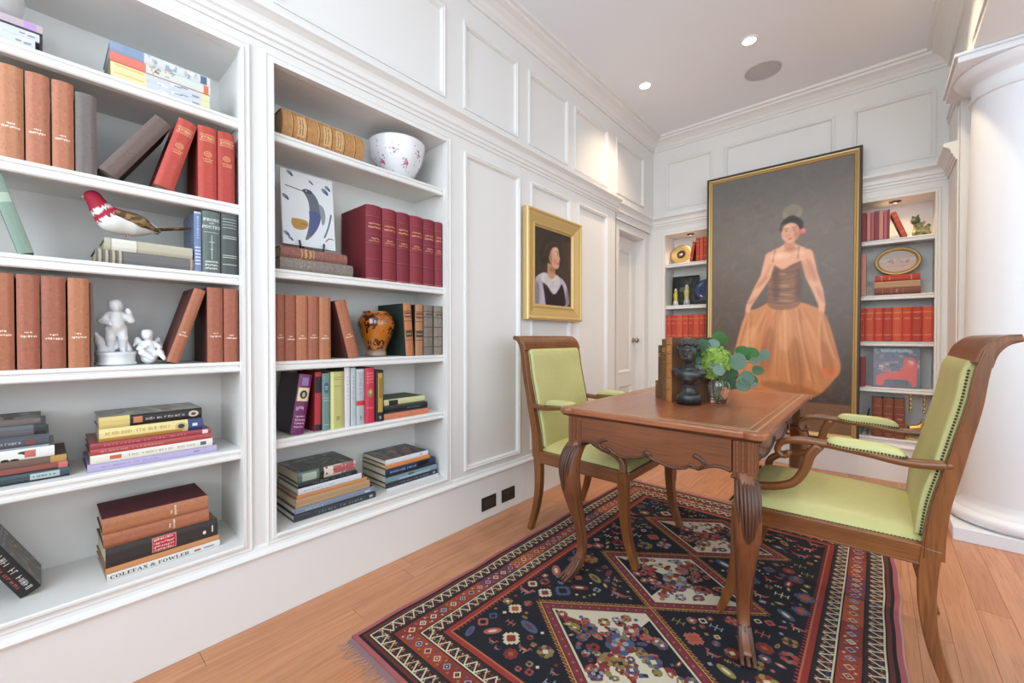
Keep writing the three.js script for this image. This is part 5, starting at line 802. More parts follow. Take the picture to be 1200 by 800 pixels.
{
  const W = 720, H = 1476, tex = canvasTex(W, H, (x) => {
    const U = (a) => a * W, Vv = (b) => b * H;
    const g = x.createLinearGradient(0, 0, W * 0.4, H); g.addColorStop(0, '#6c6a66'); g.addColorStop(0.3, '#6e6761'); g.addColorStop(0.6, '#574a40'); g.addColorStop(1, '#40342c'); x.fillStyle = g; x.fillRect(0, 0, W, H);
    strokes(x, 900, W, H * 0.88, ['#8d8a88', '#4c4640', '#7a6a5c', '#5f6268', '#6a5444'], 90, 0.09);
    x.fillStyle = '#765840'; x.fillRect(0, Vv(0.885), W, H); strokes(x, 0, W, H, ['#8a6a4c']);
    for (let i = 0; i < 120; i++) { x.globalAlpha = 0.12; x.fillStyle = i % 2 ? '#8c6c4c' : '#5c4230'; x.fillRect(rnd() * W, Vv(0.885) + rnd() * H * 0.115, rr(40, 200), rr(2, 7)); } x.globalAlpha = 1;
    // skirt
    poly(x, [[U(0.44), Vv(0.512)], [U(0.37), Vv(0.535)], [U(0.30), Vv(0.538)], [U(0.265), Vv(0.57)], [U(0.225), Vv(0.645)], [U(0.185), Vv(0.74)], [U(0.17), Vv(0.82)], [U(0.26), Vv(0.865)], [U(0.42), Vv(0.87)], [U(0.56), Vv(0.885)], [U(0.70), Vv(0.88)], [U(0.80), Vv(0.855)], [U(0.87), Vv(0.805)], [U(0.93), Vv(0.765)], [U(0.895), Vv(0.69)], [U(0.85), Vv(0.60)], [U(0.815), Vv(0.55)], [U(0.74), Vv(0.53)], [U(0.66), Vv(0.512)]], '#c5834f');
    for (let i = 0; i < 150; i++) { const t = rnd(), a = 0.30 + 0.5 * t, b = 0.20 + 0.70 * t + rr(-0.02, 0.02); x.strokeStyle = ['#d89a66', '#a4643a', '#e0aa7c', '#b06f44', '#cf8c58', '#91542f'][i % 6]; x.globalAlpha = 0.16; x.lineWidth = rr(3, 16); x.beginPath(); x.moveTo(U(0.42 + 0.25 * t + rr(-0.03, 0.03)), Vv(0.54)); x.quadraticCurveTo(U(a), Vv(0.62), U(b), Vv(rr(0.74, 0.86))); x.stroke(); } x.globalAlpha = 1;
    for (const [a, b, c, d] of [[0.30, 0.55, 0.22, 0.70], [0.31, 0.56, 0.30, 0.74], [0.79, 0.565, 0.80, 0.76], [0.80, 0.56, 0.88, 0.72], [0.56, 0.53, 0.60, 0.82], [0.64, 0.54, 0.74, 0.82]]) { x.strokeStyle = '#e6b68a'; x.globalAlpha = 0.35; x.lineWidth = 9; x.beginPath(); x.moveTo(U(a), Vv(b)); x.quadraticCurveTo(U((a + c) / 2 - 0.02), Vv((b + d) / 2), U(c), Vv(d)); x.stroke(); x.strokeStyle = '#7e4526'; x.globalAlpha = 0.25; x.beginPath(); x.moveTo(U(a) + 12, Vv(b)); x.quadraticCurveTo(U((a + c) / 2), Vv((b + d) / 2), U(c) + 14, Vv(d)); x.stroke(); } x.globalAlpha = 1;
    poly(x, [[U(0.79), Vv(0.765)], [U(0.90), Vv(0.75)], [U(0.895), Vv(0.785)], [U(0.82), Vv(0.785)]], '#d9704a');
    // bodice
    poly(x, [[U(0.455), Vv(0.345)], [U(0.50), Vv(0.365)], [U(0.545), Vv(0.385)], [U(0.60), Vv(0.36)], [U(0.655), Vv(0.345)], [U(0.675), Vv(0.42)], [U(0.66), Vv(0.50)], [U(0.665), Vv(0.53)], [U(0.55), Vv(0.545)], [U(0.43), Vv(0.53)], [U(0.445), Vv(0.45)], [U(0.44), Vv(0.39)]], '#74513c');
    for (let i = 0; i < 90; i++) { x.strokeStyle = ['#a4764e', '#5a3a2a', '#b88a5c', '#8a6044'][i % 4]; x.globalAlpha = 0.3; x.lineWidth = rr(2, 6); const y = rr(0.38, 0.53); x.beginPath(); x.moveTo(U(0.445), Vv(y)); x.quadraticCurveTo(U(0.55), Vv(y + 0.02), U(0.655), Vv(y)); x.stroke(); } x.globalAlpha = 1;
    for (const [a, b, c] of [[0.54, 0.405, 24], [0.55, 0.45, 30], [0.57, 0.485, 34], [0.57, 0.508, 38]]) dab(x, U(a), Vv(b), c, 6, rgb(214, 168, 116, 0.45), 0.1);
    // skin: shoulders, arms, neck
    const SK = '#d9a384', SK2 = '#c48a6a';
    poly(x, [[U(0.465), Vv(0.312)], [U(0.53), Vv(0.302)], [U(0.565), Vv(0.285)], [U(0.61), Vv(0.285)], [U(0.64), Vv(0.302)], [U(0.70), Vv(0.315)], [U(0.715), Vv(0.345)], [U(0.66), Vv(0.362)], [U(0.60), Vv(0.372)], [U(0.545), Vv(0.392)], [U(0.495), Vv(0.372)], [U(0.45), Vv(0.352)]], SK);
    const limb = (p, w) => { x.strokeStyle = SK; x.lineCap = 'round'; for (let i = 0; i + 1 < p.length; i++) for (let k = 0; k <= 20; k++) { const t = k / 20, a = p[i], b = p[i + 1]; dab(x, U(a[0] + (b[0] - a[0]) * t), Vv(a[1] + (b[1] - a[1]) * t), w[i] + (w[i + 1] - w[i]) * t, w[i] + (w[i + 1] - w[i]) * t, SK); } };
    limb([[0.462, 0.335], [0.425, 0.41], [0.375, 0.455], [0.305, 0.52], [0.295, 0.548]], [30, 27, 23, 15, 12]); limb([[0.70, 0.34], [0.735, 0.42], [0.775, 0.475], [0.80, 0.525], [0.80, 0.552]], [31, 29, 24, 16, 13]);
    for (const [a, b] of [[0.285, 0.552], [0.30, 0.558], [0.79, 0.560], [0.805, 0.562]]) dab(x, U(a), Vv(b), 6, 15, SK2);
    dab(x, U(0.70), Vv(0.40), 10, 60, rgb(176, 116, 84, 0.35), -0.3); dab(x, U(0.44), Vv(0.39), 8, 50, rgb(176, 116, 84, 0.35), 0.4); dab(x, U(0.55), Vv(0.335), 34, 18, rgb(240, 200, 172, 0.45));
    x.strokeStyle = '#6a4a38'; x.lineWidth = 4; x.beginPath(); x.moveTo(U(0.475), Vv(0.355)); x.lineTo(U(0.49), Vv(0.312)); x.moveTo(U(0.645), Vv(0.352)); x.lineTo(U(0.65), Vv(0.31)); x.stroke();
    dab(x, U(0.59), Vv(0.298), 26, 30, '#c08a6c');
    // head
    dab(x, U(0.605), Vv(0.178), 48, 46, '#8a8270'); for (let i = 0; i < 14; i++) { x.strokeStyle = '#77705f'; x.lineWidth = 2; x.beginPath(); x.moveTo(U(0.605), Vv(0.20)); x.lineTo(U(0.53 + 0.15 * i / 13), Vv(0.15)); x.stroke(); }
    dab(x, U(0.60), Vv(0.228), 56, 52, '#2a211d'); dab(x, U(0.594), Vv(0.252), 44, 56, '#d6a184');
    poly(x, [[U(0.53), Vv(0.245)], [U(0.55), Vv(0.218)], [U(0.60), Vv(0.208)], [U(0.65), Vv(0.222)], [U(0.665), Vv(0.25)], [U(0.655), Vv(0.20)], [U(0.60), Vv(0.185)], [U(0.54), Vv(0.20)]], '#241c19');
    dab(x, U(0.57), Vv(0.262), 12, 9, rgb(200, 110, 96, 0.5)); dab(x, U(0.63), Vv(0.262), 12, 9, rgb(200, 110, 96, 0.5));
    for (const s of [0.566, 0.618]) { dab(x, U(s), Vv(0.243), 7, 3.5, '#cdb09c'); dab(x, U(s), Vv(0.243), 4, 3.5, '#3a2a22'); x.strokeStyle = '#3a2820'; x.lineWidth = 3; x.beginPath(); x.moveTo(U(s) - 11, Vv(0.2355)); x.quadraticCurveTo(U(s), Vv(0.231), U(s) + 11, Vv(0.2355)); x.stroke(); }
    x.strokeStyle = '#b47c60'; x.lineWidth = 3; x.beginPath(); x.moveTo(U(0.592), Vv(0.245)); x.lineTo(U(0.588), Vv(0.262)); x.lineTo(U(0.598), Vv(0.264)); x.stroke(); dab(x, U(0.592), Vv(0.274), 11, 4, '#a8483f'); dab(x, U(0.672), Vv(0.252), 17, 15, '#d0645c'); dab(x, U(0.678), Vv(0.248), 8, 7, '#e08a80');
    // modelling of the painted flesh and cloth
    x.filter = 'blur(7px)';
    for (const [a, b, rx, ry, c, q] of [[0.735, 0.40, 12, 70, 'rgba(150,92,66,0.55)', -0.32], [0.79, 0.49, 8, 50, 'rgba(150,92,66,0.5)', -0.35], [0.40, 0.43, 10, 46, 'rgba(150,92,66,0.5)', 0.75], [0.34, 0.50, 8, 40, 'rgba(150,92,66,0.5)', 0.95], [0.60, 0.315, 34, 12, 'rgba(160,100,74,0.55)', 0], [0.635, 0.265, 12, 40, 'rgba(150,92,70,0.5)', 0], [0.56, 0.225, 24, 10, 'rgba(245,210,186,0.5)', 0], [0.50, 0.335, 30, 16, 'rgba(245,212,188,0.45)', 0], [0.655, 0.33, 26, 12, 'rgba(245,212,188,0.4)', 0.2], [0.50, 0.44, 20, 90, 'rgba(40,24,16,0.35)', 0], [0.65, 0.45, 14, 90, 'rgba(40,24,16,0.4)', 0],
      [0.30, 0.68, 40, 120, 'rgba(232,176,128,0.35)', 0.3], [0.56, 0.62, 34, 120, 'rgba(236,184,138,0.35)', 0], [0.74, 0.66, 30, 130, 'rgba(226,166,116,0.35)', -0.3], [0.44, 0.70, 30, 140, 'rgba(120,66,36,0.35)', 0.15], [0.65, 0.74, 30, 140, 'rgba(120,66,36,0.3)', -0.1], [0.84, 0.72, 20, 90, 'rgba(120,66,36,0.3)', -0.2], [0.60, 0.84, 150, 26, 'rgba(110,60,34,0.35)', 0.15]]) dab(x, U(a), Vv(b), rx, ry, c, q);
    x.filter = 'none';
    const soft = document.createElement('canvas'); soft.width = W; soft.height = H; soft.getContext('2d').drawImage(x.canvas, 0, 0); x.filter = 'blur(4px)'; x.globalAlpha = 0.75; x.drawImage(soft, 0, 0); x.globalAlpha = 1; x.filter = 'none';
    strokes(x, 260, W, H, ['#fff3e0', '#201810'], 40, 0.018);
  });
  const o = thing('large_painting', 'tall portrait of a woman in an orange gown hung before the back niches', 'painting', [-0.6385, 1.390, BZ + 0.062]); o.rotation.z = -0.004;
  const w = 1.098, h = 2.25;
  const cv = box(-w / 2 + 0.03, w / 2 - 0.03, -h / 2 + 0.03, h / 2 - 0.03, 0.0, 0.024); const uv = cv.attributes.uv, p = cv.attributes.position; for (let i = 0; i < uv.count; i++) uv.setXY(i, p.getX(i) / (w - 0.06) + 0.5, p.getY(i) / (h - 0.06) + 0.5);
  mesh('canvas', cv, std(0xffffff, 0.36, { map: tex, bumpMap: paintBump, bumpScale: 0.0006 }), o).userData.label = 'painted canvas of a woman lifting an orange skirt';
  mesh('gilt_frame', ring(w - 0.03, h - 0.03, [[0, 0.0], [0, 0.044], [0.006, 0.050], [0.014, 0.048], [0.020, 0.040], [0.028, 0.036], [0.034, 0.026], [0.034, 0.02]]), GOLD, o).userData.label = 'narrow gilt inner frame';
  mesh('outer_moulding', ring(w, h, [[0.016, 0.0], [0, 0.0], [0, 0.042], [0.004, 0.046], [0.013, 0.046], [0.0155, 0.040], [0.016, 0.0]]), DARKWOOD, o).userData.label = 'thin dark outer moulding';
  mesh('hanging_cleat', box(-0.2, 0.2, -0.05, 0.05, -0.062, 0.0), DARKWOOD, o);
}
{
  const W = 420, H = 560, tex = canvasTex(W, H, (x) => {
    x.fillStyle = '#3a3028'; x.fillRect(0, 0, W, H); strokes(x, 300, W, H, ['#4c4034', '#2c241e', '#5a4a3c'], 60, 0.12);
    x.fillStyle = '#4a3b31'; x.globalAlpha = 0.5; x.fillRect(W * 0.72, 60, W * 0.28, H); x.globalAlpha = 1;
    poly(x, [[W * 0.02, H], [0, H * 0.68], [W * 0.12, H * 0.60], [W * 0.35, H * 0.57], [W * 0.62, H * 0.58], [W * 0.82, H * 0.64], [W * 0.92, H * 0.80], [W * 0.94, H]], '#b9adba');
    poly(x, [[W * 0.30, H], [W * 0.26, H * 0.80], [W * 0.18, H * 0.66], [W * 0.30, H * 0.70], [W * 0.50, H * 0.86], [W * 0.66, H * 0.74], [W * 0.72, H * 0.66], [W * 0.80, H * 0.78], [W * 0.86, H]], '#231e20');
    poly(x, [[W * 0.10, H * 0.62], [W * 0.24, H * 0.55], [W * 0.42, H * 0.60], [W * 0.60, H * 0.56], [W * 0.68, H * 0.62], [W * 0.64, H * 0.74], [W * 0.52, H * 0.84], [W * 0.40, H * 0.74], [W * 0.22, H * 0.70]], '#c9c5c4');
    for (let i = 0; i < 30; i++) { x.strokeStyle = i % 2 ? '#e6e2de' : '#98929a'; x.globalAlpha = 0.5; x.lineWidth = rr(3, 8); const px = W * rr(0.16, 0.62), py = H * rr(0.58, 0.70); x.beginPath(); x.moveTo(px, py); x.lineTo(px + rr(-20, 20), py + rr(15, 50)); x.stroke(); } x.globalAlpha = 1;
    poly(x, [[W * 0.34, H * 0.44], [W * 0.54, H * 0.46], [W * 0.55, H * 0.60], [W * 0.44, H * 0.65], [W * 0.33, H * 0.60]], '#bf8f72');
    dab(x, W * 0.40, H * 0.26, 84, 92, '#33271f'); dab(x, W * 0.26, H * 0.36, 48, 62, '#2f241d');
    poly(x, [[W * 0.42, H * 0.21], [W * 0.58, H * 0.20], [W * 0.64, H * 0.27], [W * 0.635, H * 0.31], [W * 0.685, H * 0.375], [W * 0.645, H * 0.39], [W * 0.655, H * 0.42], [W * 0.645, H * 0.445], [W * 0.63, H * 0.485], [W * 0.56, H * 0.505], [W * 0.46, H * 0.47], [W * 0.37, H * 0.40], [W * 0.36, H * 0.28]], '#d2a283');
    dab(x, W * 0.54, H * 0.41, 26, 24, rgb(205, 110, 90, 0.4)); dab(x, W * 0.40, H * 0.36, 12, 20, '#c08a6c'); poly(x, [[W * 0.28, H * 0.24], [W * 0.40, H * 0.15], [W * 0.56, H * 0.16], [W * 0.62, H * 0.22], [W * 0.50, H * 0.22], [W * 0.42, H * 0.28], [W * 0.34, H * 0.42], [W * 0.26, H * 0.36]], '#33271f'); for (let i = 0; i < 40; i++) { x.strokeStyle = i % 2 ? '#54402f' : '#261c16'; x.globalAlpha = 0.45; x.lineWidth = 4; const q = rr(0, 1); x.beginPath(); x.moveTo(W * (0.56 - 0.1 * q), H * (0.16 + 0.05 * q)); x.quadraticCurveTo(W * (0.30 - 0.06 * q), H * (0.14 + 0.08 * q), W * (0.22 + 0.1 * q), H * (0.34 + 0.08 * rnd())); x.stroke(); } x.globalAlpha = 1;
    x.strokeStyle = '#3a2820'; x.lineWidth = 6; x.beginPath(); x.moveTo(W * 0.53, H * 0.285); x.quadraticCurveTo(W * 0.58, H * 0.268, W * 0.625, H * 0.285); x.stroke(); dab(x, W * 0.585, H * 0.312, 15, 6, '#efe2d6'); dab(x, W * 0.595, H * 0.312, 6, 6, '#2a1c16'); dab(x, W * 0.63, H * 0.425, 15, 6, '#a8504a'); dab(x, W * 0.655, H * 0.378, 8, 5, '#b47a60');
    x.filter = 'blur(9px)'; dab(x, W * 0.42, H * 0.36, 14, 60, 'rgba(120,72,52,0.5)'); dab(x, W * 0.46, H * 0.52, 40, 16, 'rgba(110,66,48,0.5)'); dab(x, W * 0.56, H * 0.27, 26, 14, 'rgba(240,205,178,0.5)'); dab(x, W * 0.08, H * 0.85, 30, 90, 'rgba(90,80,96,0.5)'); dab(x, W * 0.88, H * 0.86, 18, 80, 'rgba(80,70,86,0.6)'); x.filter = 'none';
    const soft = document.createElement('canvas'); soft.width = W; soft.height = H; soft.getContext('2d').drawImage(x.canvas, 0, 0); x.filter = 'blur(4px)'; x.globalAlpha = 0.7; x.drawImage(soft, 0, 0); x.globalAlpha = 1; x.filter = 'none';
    strokes(x, 160, W, H, ['#fff3e0', '#201810'], 40, 0.025);
  });
  const o = thing('portrait_painting', 'small portrait of a dark-haired woman in a wide gilt frame on the panelled wall', 'painting', [WX + 0.0125, 1.553, -2.388], PI / 2), w = 0.655, h = 0.735;
  const cv = box(-w / 2 + 0.1, w / 2 - 0.1, -h / 2 + 0.09, h / 2 - 0.09, 0, 0.012), uv = cv.attributes.uv, p = cv.attributes.position; for (let i = 0; i < uv.count; i++) uv.setXY(i, p.getX(i) / (w - 0.2) + 0.5, p.getY(i) / (h - 0.18) + 0.5);
  mesh('canvas', cv, std(0xffffff, 0.42, { map: tex }), o).userData.label = 'painted canvas of a woman in profile with a white collar';
  mesh('gilt_frame', ring(w, h, [[0, 0], [0, 0.034], [0.006, 0.044], [0.016, 0.046], [0.026, 0.038], [0.040, 0.036], [0.072, 0.026], [0.086, 0.022], [0.088, 0.027], [0.096, 0.027], [0.100, 0.018], [0.108, 0.016], [0.110, 0.010]]), GOLDP, o).userData.label = 'wide pale gilt frame';
}

// ---------------------------------------------------------------- ornaments on the left bookcases
const PORC = std(lin(0.80, 0.80, 0.79), 0.32);
{ // pheasant-like bird
  const o = thing('bird_figurine', 'bird figurine with crimson head, white belly and brown tail on two books', 'figurine', [-1.815, S1[2] + 0.0785, -0.185]);
  const f = blob([[[0, 0.060, 0.010], 0, [0.034, 0.036, 0.062]], [[0, 0.064, 0.03], [0, 0.096, 0.062], 0.033, 0.020], [[0, 0.096, 0.062], [0, 0.124, 0.076], 0.020, 0.0145], [[0, 0.124, 0.077], [0, 0.126, 0.080], 0.0155, 0.0145], [[0, 0.058, -0.02], [0, 0.052, -0.072], 0.030, 0.010]], 0.022);
  const g = solid(f, [-0.05, 0.0, -0.10], [0.05, 0.16, 0.11], 0.0032), p = g.attributes.position, c = new Float32Array(p.count * 3);
  for (let i = 0; i < p.count; i++) {
    const y = p.getY(i), z = p.getZ(i), x = p.getX(i), along = (y - 0.06) * 0.75 + (z - 0.03) * 0.66, j = 0.004 * Math.sin(x * 900 + z * 700);
    let col = [0.74, 0.72, 0.68];
    if (along > 0.047 + j) col = [0.36, 0.010, 0.035]; else if (along > 0.036 + j) col = [0.72, 0.70, 0.68]; else if (along > 0.016 + j * 1.5 && y > 0.035) col = [0.36, 0.010, 0.035]; else if (y > 0.076 + j && z < 0.02) col = [0.12, 0.07, 0.03];
    c.set(col, i * 3);
  }
  g.setAttribute('color', new THREE.BufferAttribute(c, 3)); mesh('body', g, std(0xffffff, 0.75, { vertexColors: true }), o);
  const brownF = dataTex(64, 64, (u, v) => mix([70, 48, 26], [150, 120, 78], vnoise(u * 14, v * 22, 14, 22) > 0.55 ? 0.9 : 0.15), true, [6, 6]), WING = std(0xffffff, 0.85, { map: brownF });
  for (const s of [-1, 1]) { const w = uvMetres(solid(blob([[[s * 0.026, 0.078, 0.022], [s * 0.030, 0.066, -0.03], 0.014, 0.015], [[s * 0.030, 0.066, -0.03], [s * 0.016, 0.044, -0.078], 0.015, 0.004]], 0.012), [-0.06, 0.02, -0.1], [0.06, 0.11, 0.06], 0.004)); mesh('wing', w, WING, o); }
  const tail = []; for (let k = -2; k <= 2; k++) { const q = rbox(0.012, 0.004, 0.118 - Math.abs(k) * 0.012, 0.0015); q.rotateY(k * 0.05); q.rotateX(0.22); tail.push(at(q, k * 0.006, 0.066 - Math.abs(k) * 0.003, -0.112 + Math.abs(k) * 0.006)); } mesh('tail', merge(tail), WING, o);
  const bk = new THREE.ConeGeometry(0.006, 0.016, 10); bk.rotateX(PI / 2 + 0.35); mesh('beak', at(bk, 0, 0.122, 0.098), std(lin(0.6, 0.5, 0.36), 0.5), o);
  for (const s of [-1, 1]) { mesh('leg', merge([tube([[s * 0.012, 0.032, 0.0], [s * 0.013, 0.012, 0.002], [s * 0.013, 0.002, 0.004]], 0.0018, 8, 6), tube([[s * 0.013, 0.002, -0.006], [s * 0.013, 0.002, 0.016]], 0.0016, 4, 6)]), std(lin(0.4, 0.2, 0.14), 0.6), o); mesh('eye', at(new THREE.SphereGeometry(0.0022, 8, 6), s * 0.0145, 0.130, 0.080), std(0x100c0a, 0.2), o); }
}
{ // white porcelain putti
  const head = (x, y, z, r) => { const l = [[[x, y, z], 0, [r, r * 1.08, r * 0.95]], [[x + r * 0.8, y - r * 0.15, z], [x + r * 0.95, y - r * 0.2, z], r * 0.22, r * 0.18], [[x + r * 0.55, y - r * 0.45, z], [x + r * 0.6, y - r * 0.5, z], r * 0.5, r * 0.45]]; for (let i = 0; i < 16; i++) { const a = i * 2.4, q = 0.1 + 0.8 * (i / 16); l.push([[x - r * 0.2 + Math.cos(a) * r * 0.75 * (1 - q * 0.6) - r * 0.1, y + r * (0.1 + 0.85 * q), z + Math.sin(a) * r * 0.85 * (1 - q * 0.5)], [x - r * 0.2 + Math.cos(a) * r * 0.75 * (1 - q * 0.6), y + r * (0.12 + 0.85 * q), z + Math.sin(a) * r * 0.85 * (1 - q * 0.5)], r * 0.3, r * 0.26]); } return l; };
  const a = thing('cherub_statue', 'white porcelain cherub standing on a round pedestal', 'statue', [-1.842, S1[3] + 0.0005, -0.158]);
  mesh('pedestal', lathe([[0, 0], [0.050, 0], [0.050, 0.008], [0.046, 0.011], [0.046, 0.030], [0.050, 0.034], [0.050, 0.043], [0, 0.043]], 40), PORC, a);
  mesh('figure', solid(blob([[[0, 0.118, -0.012], [0.008, 0.085, -0.016], 0.0155, 0.0115], [[0.008, 0.085, -0.016], [0, 0.050, -0.016], 0.0115, 0.008], [[0, 0.050, -0.016], [0.014, 0.045, -0.018], 0.007, 0.005], [[0, 0.118, 0.012], [0.004, 0.085, 0.013], 0.0155, 0.0115], [[0.004, 0.085, 0.013], [-0.002, 0.050, 0.012], 0.0115, 0.008], [[-0.002, 0.050, 0.012], [0.012, 0.045, 0.014], 0.007, 0.005],
    [[0.0, 0.120, 0], [0, 0.156, 0], 0.0215, 0.0205], [[0.008, 0.128, 0], 0, [0.019, 0.018, 0.020]], [[0, 0.162, 0.016], [0.004, 0.140, 0.034], 0.0105, 0.009], [[0.004, 0.140, 0.034], [0.024, 0.132, 0.014], 0.009, 0.0065], [[0, 0.162, -0.016], [0.008, 0.144, -0.036], 0.0105, 0.009], [[0.008, 0.144, -0.036], [0.018, 0.170, -0.030], 0.009, 0.0065], [[0.018, 0.170, -0.030], [0.020, 0.178, -0.027], 0.0075, 0.006], [[0, 0.160, 0], [0.002, 0.178, 0], 0.010, 0.010], ...head(0.003, 0.190, 0.0, 0.0195)], 0.0045), [-0.05, 0.036, -0.06], [0.05, 0.245, 0.06], 0.0024), PORC, a);
  mesh('drapery', solid(blob([[[-0.01, 0.045, 0.030], [-0.008, 0.075, 0.036], 0.012, 0.011], [[-0.008, 0.075, 0.036], [-0.006, 0.102, 0.046], 0.011, 0.006], [[0.0, 0.047, 0.012], [0.004, 0.050, 0.034], 0.009, 0.010], [[-0.012, 0.06, 0.0], [-0.014, 0.11, -0.002], 0.012, 0.010], [[-0.010, 0.048, -0.03], [-0.012, 0.08, -0.02], 0.011, 0.008]], 0.012), [-0.04, 0.036, -0.05], [0.03, 0.12, 0.065], 0.003), PORC, a);
  const b = thing('cherub_figurine', 'smaller white porcelain cherub sitting with crossed legs and wings', 'statue', [-1.835, S1[3] + 0.0105, -0.238]);
  mesh('figure', solid(blob([[[0, 0.022, 0.010], [0.028, 0.030, 0.020], 0.013, 0.010], [[0.028, 0.030, 0.020], [0.034, 0.010, -0.004], 0.010, 0.007], [[0, 0.022, -0.010], [0.026, 0.028, -0.024], 0.013, 0.010], [[0.026, 0.028, -0.024], [0.036, 0.008, -0.034], 0.010, 0.006], [[0, 0.02, 0], [0, 0.05, 0], 0.018, 0.0165], [[0, 0.06, 0.013], [0.012, 0.042, 0.026], 0.008, 0.007], [[0.012, 0.042, 0.026], [0.022, 0.05, 0.01], 0.007, 0.005], [[0, 0.06, -0.013], [0.012, 0.045, -0.026], 0.008, 0.007], [[0.012, 0.045, -0.026], [0.03, 0.036, -0.022], 0.007, 0.005], [[0, 0.06, 0], [0, 0.074, 0], 0.009, 0.009], ...head(0.003, 0.088, 0.004, 0.0165), [[0, 0.012, 0], [0.012, 0.012, 0], 0.022, 0.018]], 0.004), [-0.045, -0.014, -0.055], [0.06, 0.145, 0.05], 0.0024), PORC, b);
  for (const s of [-1, 1]) mesh('wing', solid(blob([[[-0.014, 0.05, s * 0.006], [-0.022, 0.072, s * 0.026], 0.006, 0.007], [[-0.022, 0.072, s * 0.026], [-0.022, 0.05, s * 0.036], 0.006, 0.003], [[-0.02, 0.062, s * 0.02], [-0.02, 0.042, s * 0.024], 0.005, 0.003]], 0.008), [-0.04, 0.02, -0.05], [0.0, 0.095, 0.05], 0.0028), PORC, b);
}
{ // bowls
  const bt = canvasTex(1024, 256, (x, w, h) => { x.fillStyle = '#e9e8ec'; x.fillRect(0, 0, w, h); const spray = (cx, cy, k) => { for (let i = 0; i < 3; i++) { x.strokeStyle = '#7a8a70'; x.lineWidth = 3; x.beginPath(); x.moveTo(cx, cy); x.quadraticCurveTo(cx + rr(-20, 20), cy + rr(-20, 20), cx + rr(-40, 40), cy + rr(-34, 34)); x.stroke(); } for (let i = 0; i < 6; i++) dab(x, cx + rr(-34, 34), cy + rr(-30, 30), rr(5, 9), rr(4, 7), ['#7f8f78', '#8a90b0', '#c9a0c0'][i % 3], rnd() * 3); dab(x, cx, cy, k, k * 0.85, '#c4708c'); dab(x, cx - 3, cy - 3, k * 0.6, k * 0.5, '#dc9ab0'); dab(x, cx + k, cy + k * 0.4, k * 0.5, k * 0.5, '#b85a7c'); }; for (let i = 0; i < 11; i++) spray(40 + i * 93, i % 2 ? 92 : 158, i % 2 ? 9 : 15); for (let i = 0; i < 40; i++) dab(x, rnd() * w, rnd() * h, 4, 4, ['#c98aa0', '#8f98b8', '#9aa88c'][i % 3]); x.fillStyle = '#a88a5c'; x.fillRect(0, 0, w, 5); });
  const o = thing('floral_bowl', 'large white porcelain bowl painted with pink flowers', 'bowl', [-1.882, S2[0] + 0.0005, -1.232]);
  const prof = [[0.058, 0], [0.060, 0.016], ...smooth([[0.064, 0.022], [0.098, 0.058], [0.124, 0.110], [0.136, 0.16], [0.142, 0.198]], 6)];
  const bg = lathe(prof, 64), uv = bg.attributes.uv, p = bg.attributes.position; for (let i = 0; i < uv.count; i++) uv.setXY(i, uv.getX(i), p.getY(i) / 0.2);
  mesh('bowl', bg, std(0xffffff, 0.2, { map: bt, clearcoat: 0.6, clearcoatRoughness: 0.1 }), o);
  mesh('lining', lathe([[0.142, 0.198], [0.140, 0.2], [0.138, 0.198], ...smooth([[0.132, 0.16], [0.120, 0.11], [0.094, 0.062], [0.06, 0.028], [0, 0.022]], 6)], 64), PORC, o);
  const q = thing('white_bowl', 'plain white footed bowl on the short top-shelf pile', 'bowl', [-1.872, S1[0] + 0.0745, 0.112]);
  mesh('bowl', lathe([[0, 0], [0.040, 0], [0.040, 0.01], ...smooth([[0.044, 0.012], [0.072, 0.03], [0.084, 0.065], [0.088, 0.10]], 5), [0.085, 0.10], ...smooth([[0.08, 0.065], [0.066, 0.034], [0, 0.02]], 5)], 48), PORC, q);
  mesh('gilt_rim', (() => { const g = new THREE.TorusGeometry(0.0865, 0.0022, 8, 48); g.rotateX(PI / 2); return at(g, 0, 0.1, 0); })(), GOLD, q);
}
{ // amber vase
  const t = dataTex(512, 256, (u, v) => { const n = vnoise(u * 26, v * 12, 26, 12) * 0.6 + vnoise(u * 60, v * 30, 60, 30) * 0.4, k = vnoise(u * 9, v * 5, 9, 5); return n > 0.56 ? mix([60, 24, 8], [92, 42, 12], k) : mix([150, 76, 18], [186, 112, 34], k + n * 0.4); });
  const o = thing('amber_vase', 'glossy amber tortoiseshell vase beside the leaning brown book', 'vase', [-1.865, S2[2] + 0.0005, -1.097]);
  mesh('body', lathe([...smooth([[0.046, 0.030], [0.058, 0.06], [0.078, 0.11], [0.089, 0.155], [0.086, 0.185], [0.070, 0.206], [0.062, 0.212]], 6), [0.066, 0.218], [0.062, 0.222], [0.055, 0.216], [0.05, 0.19], [0, 0.185]], 56), std(0xffffff, 0.12, { map: t, clearcoat: 1, clearcoatRoughness: 0.05 }), o);
  mesh('foot', lathe([[0, 0], [0.048, 0], [0.050, 0.01], [0.047, 0.030], [0, 0.032]], 48), std(lin(0.34, 0.25, 0.19), 0.25), o).userData.label = 'bare stone-coloured foot';
}
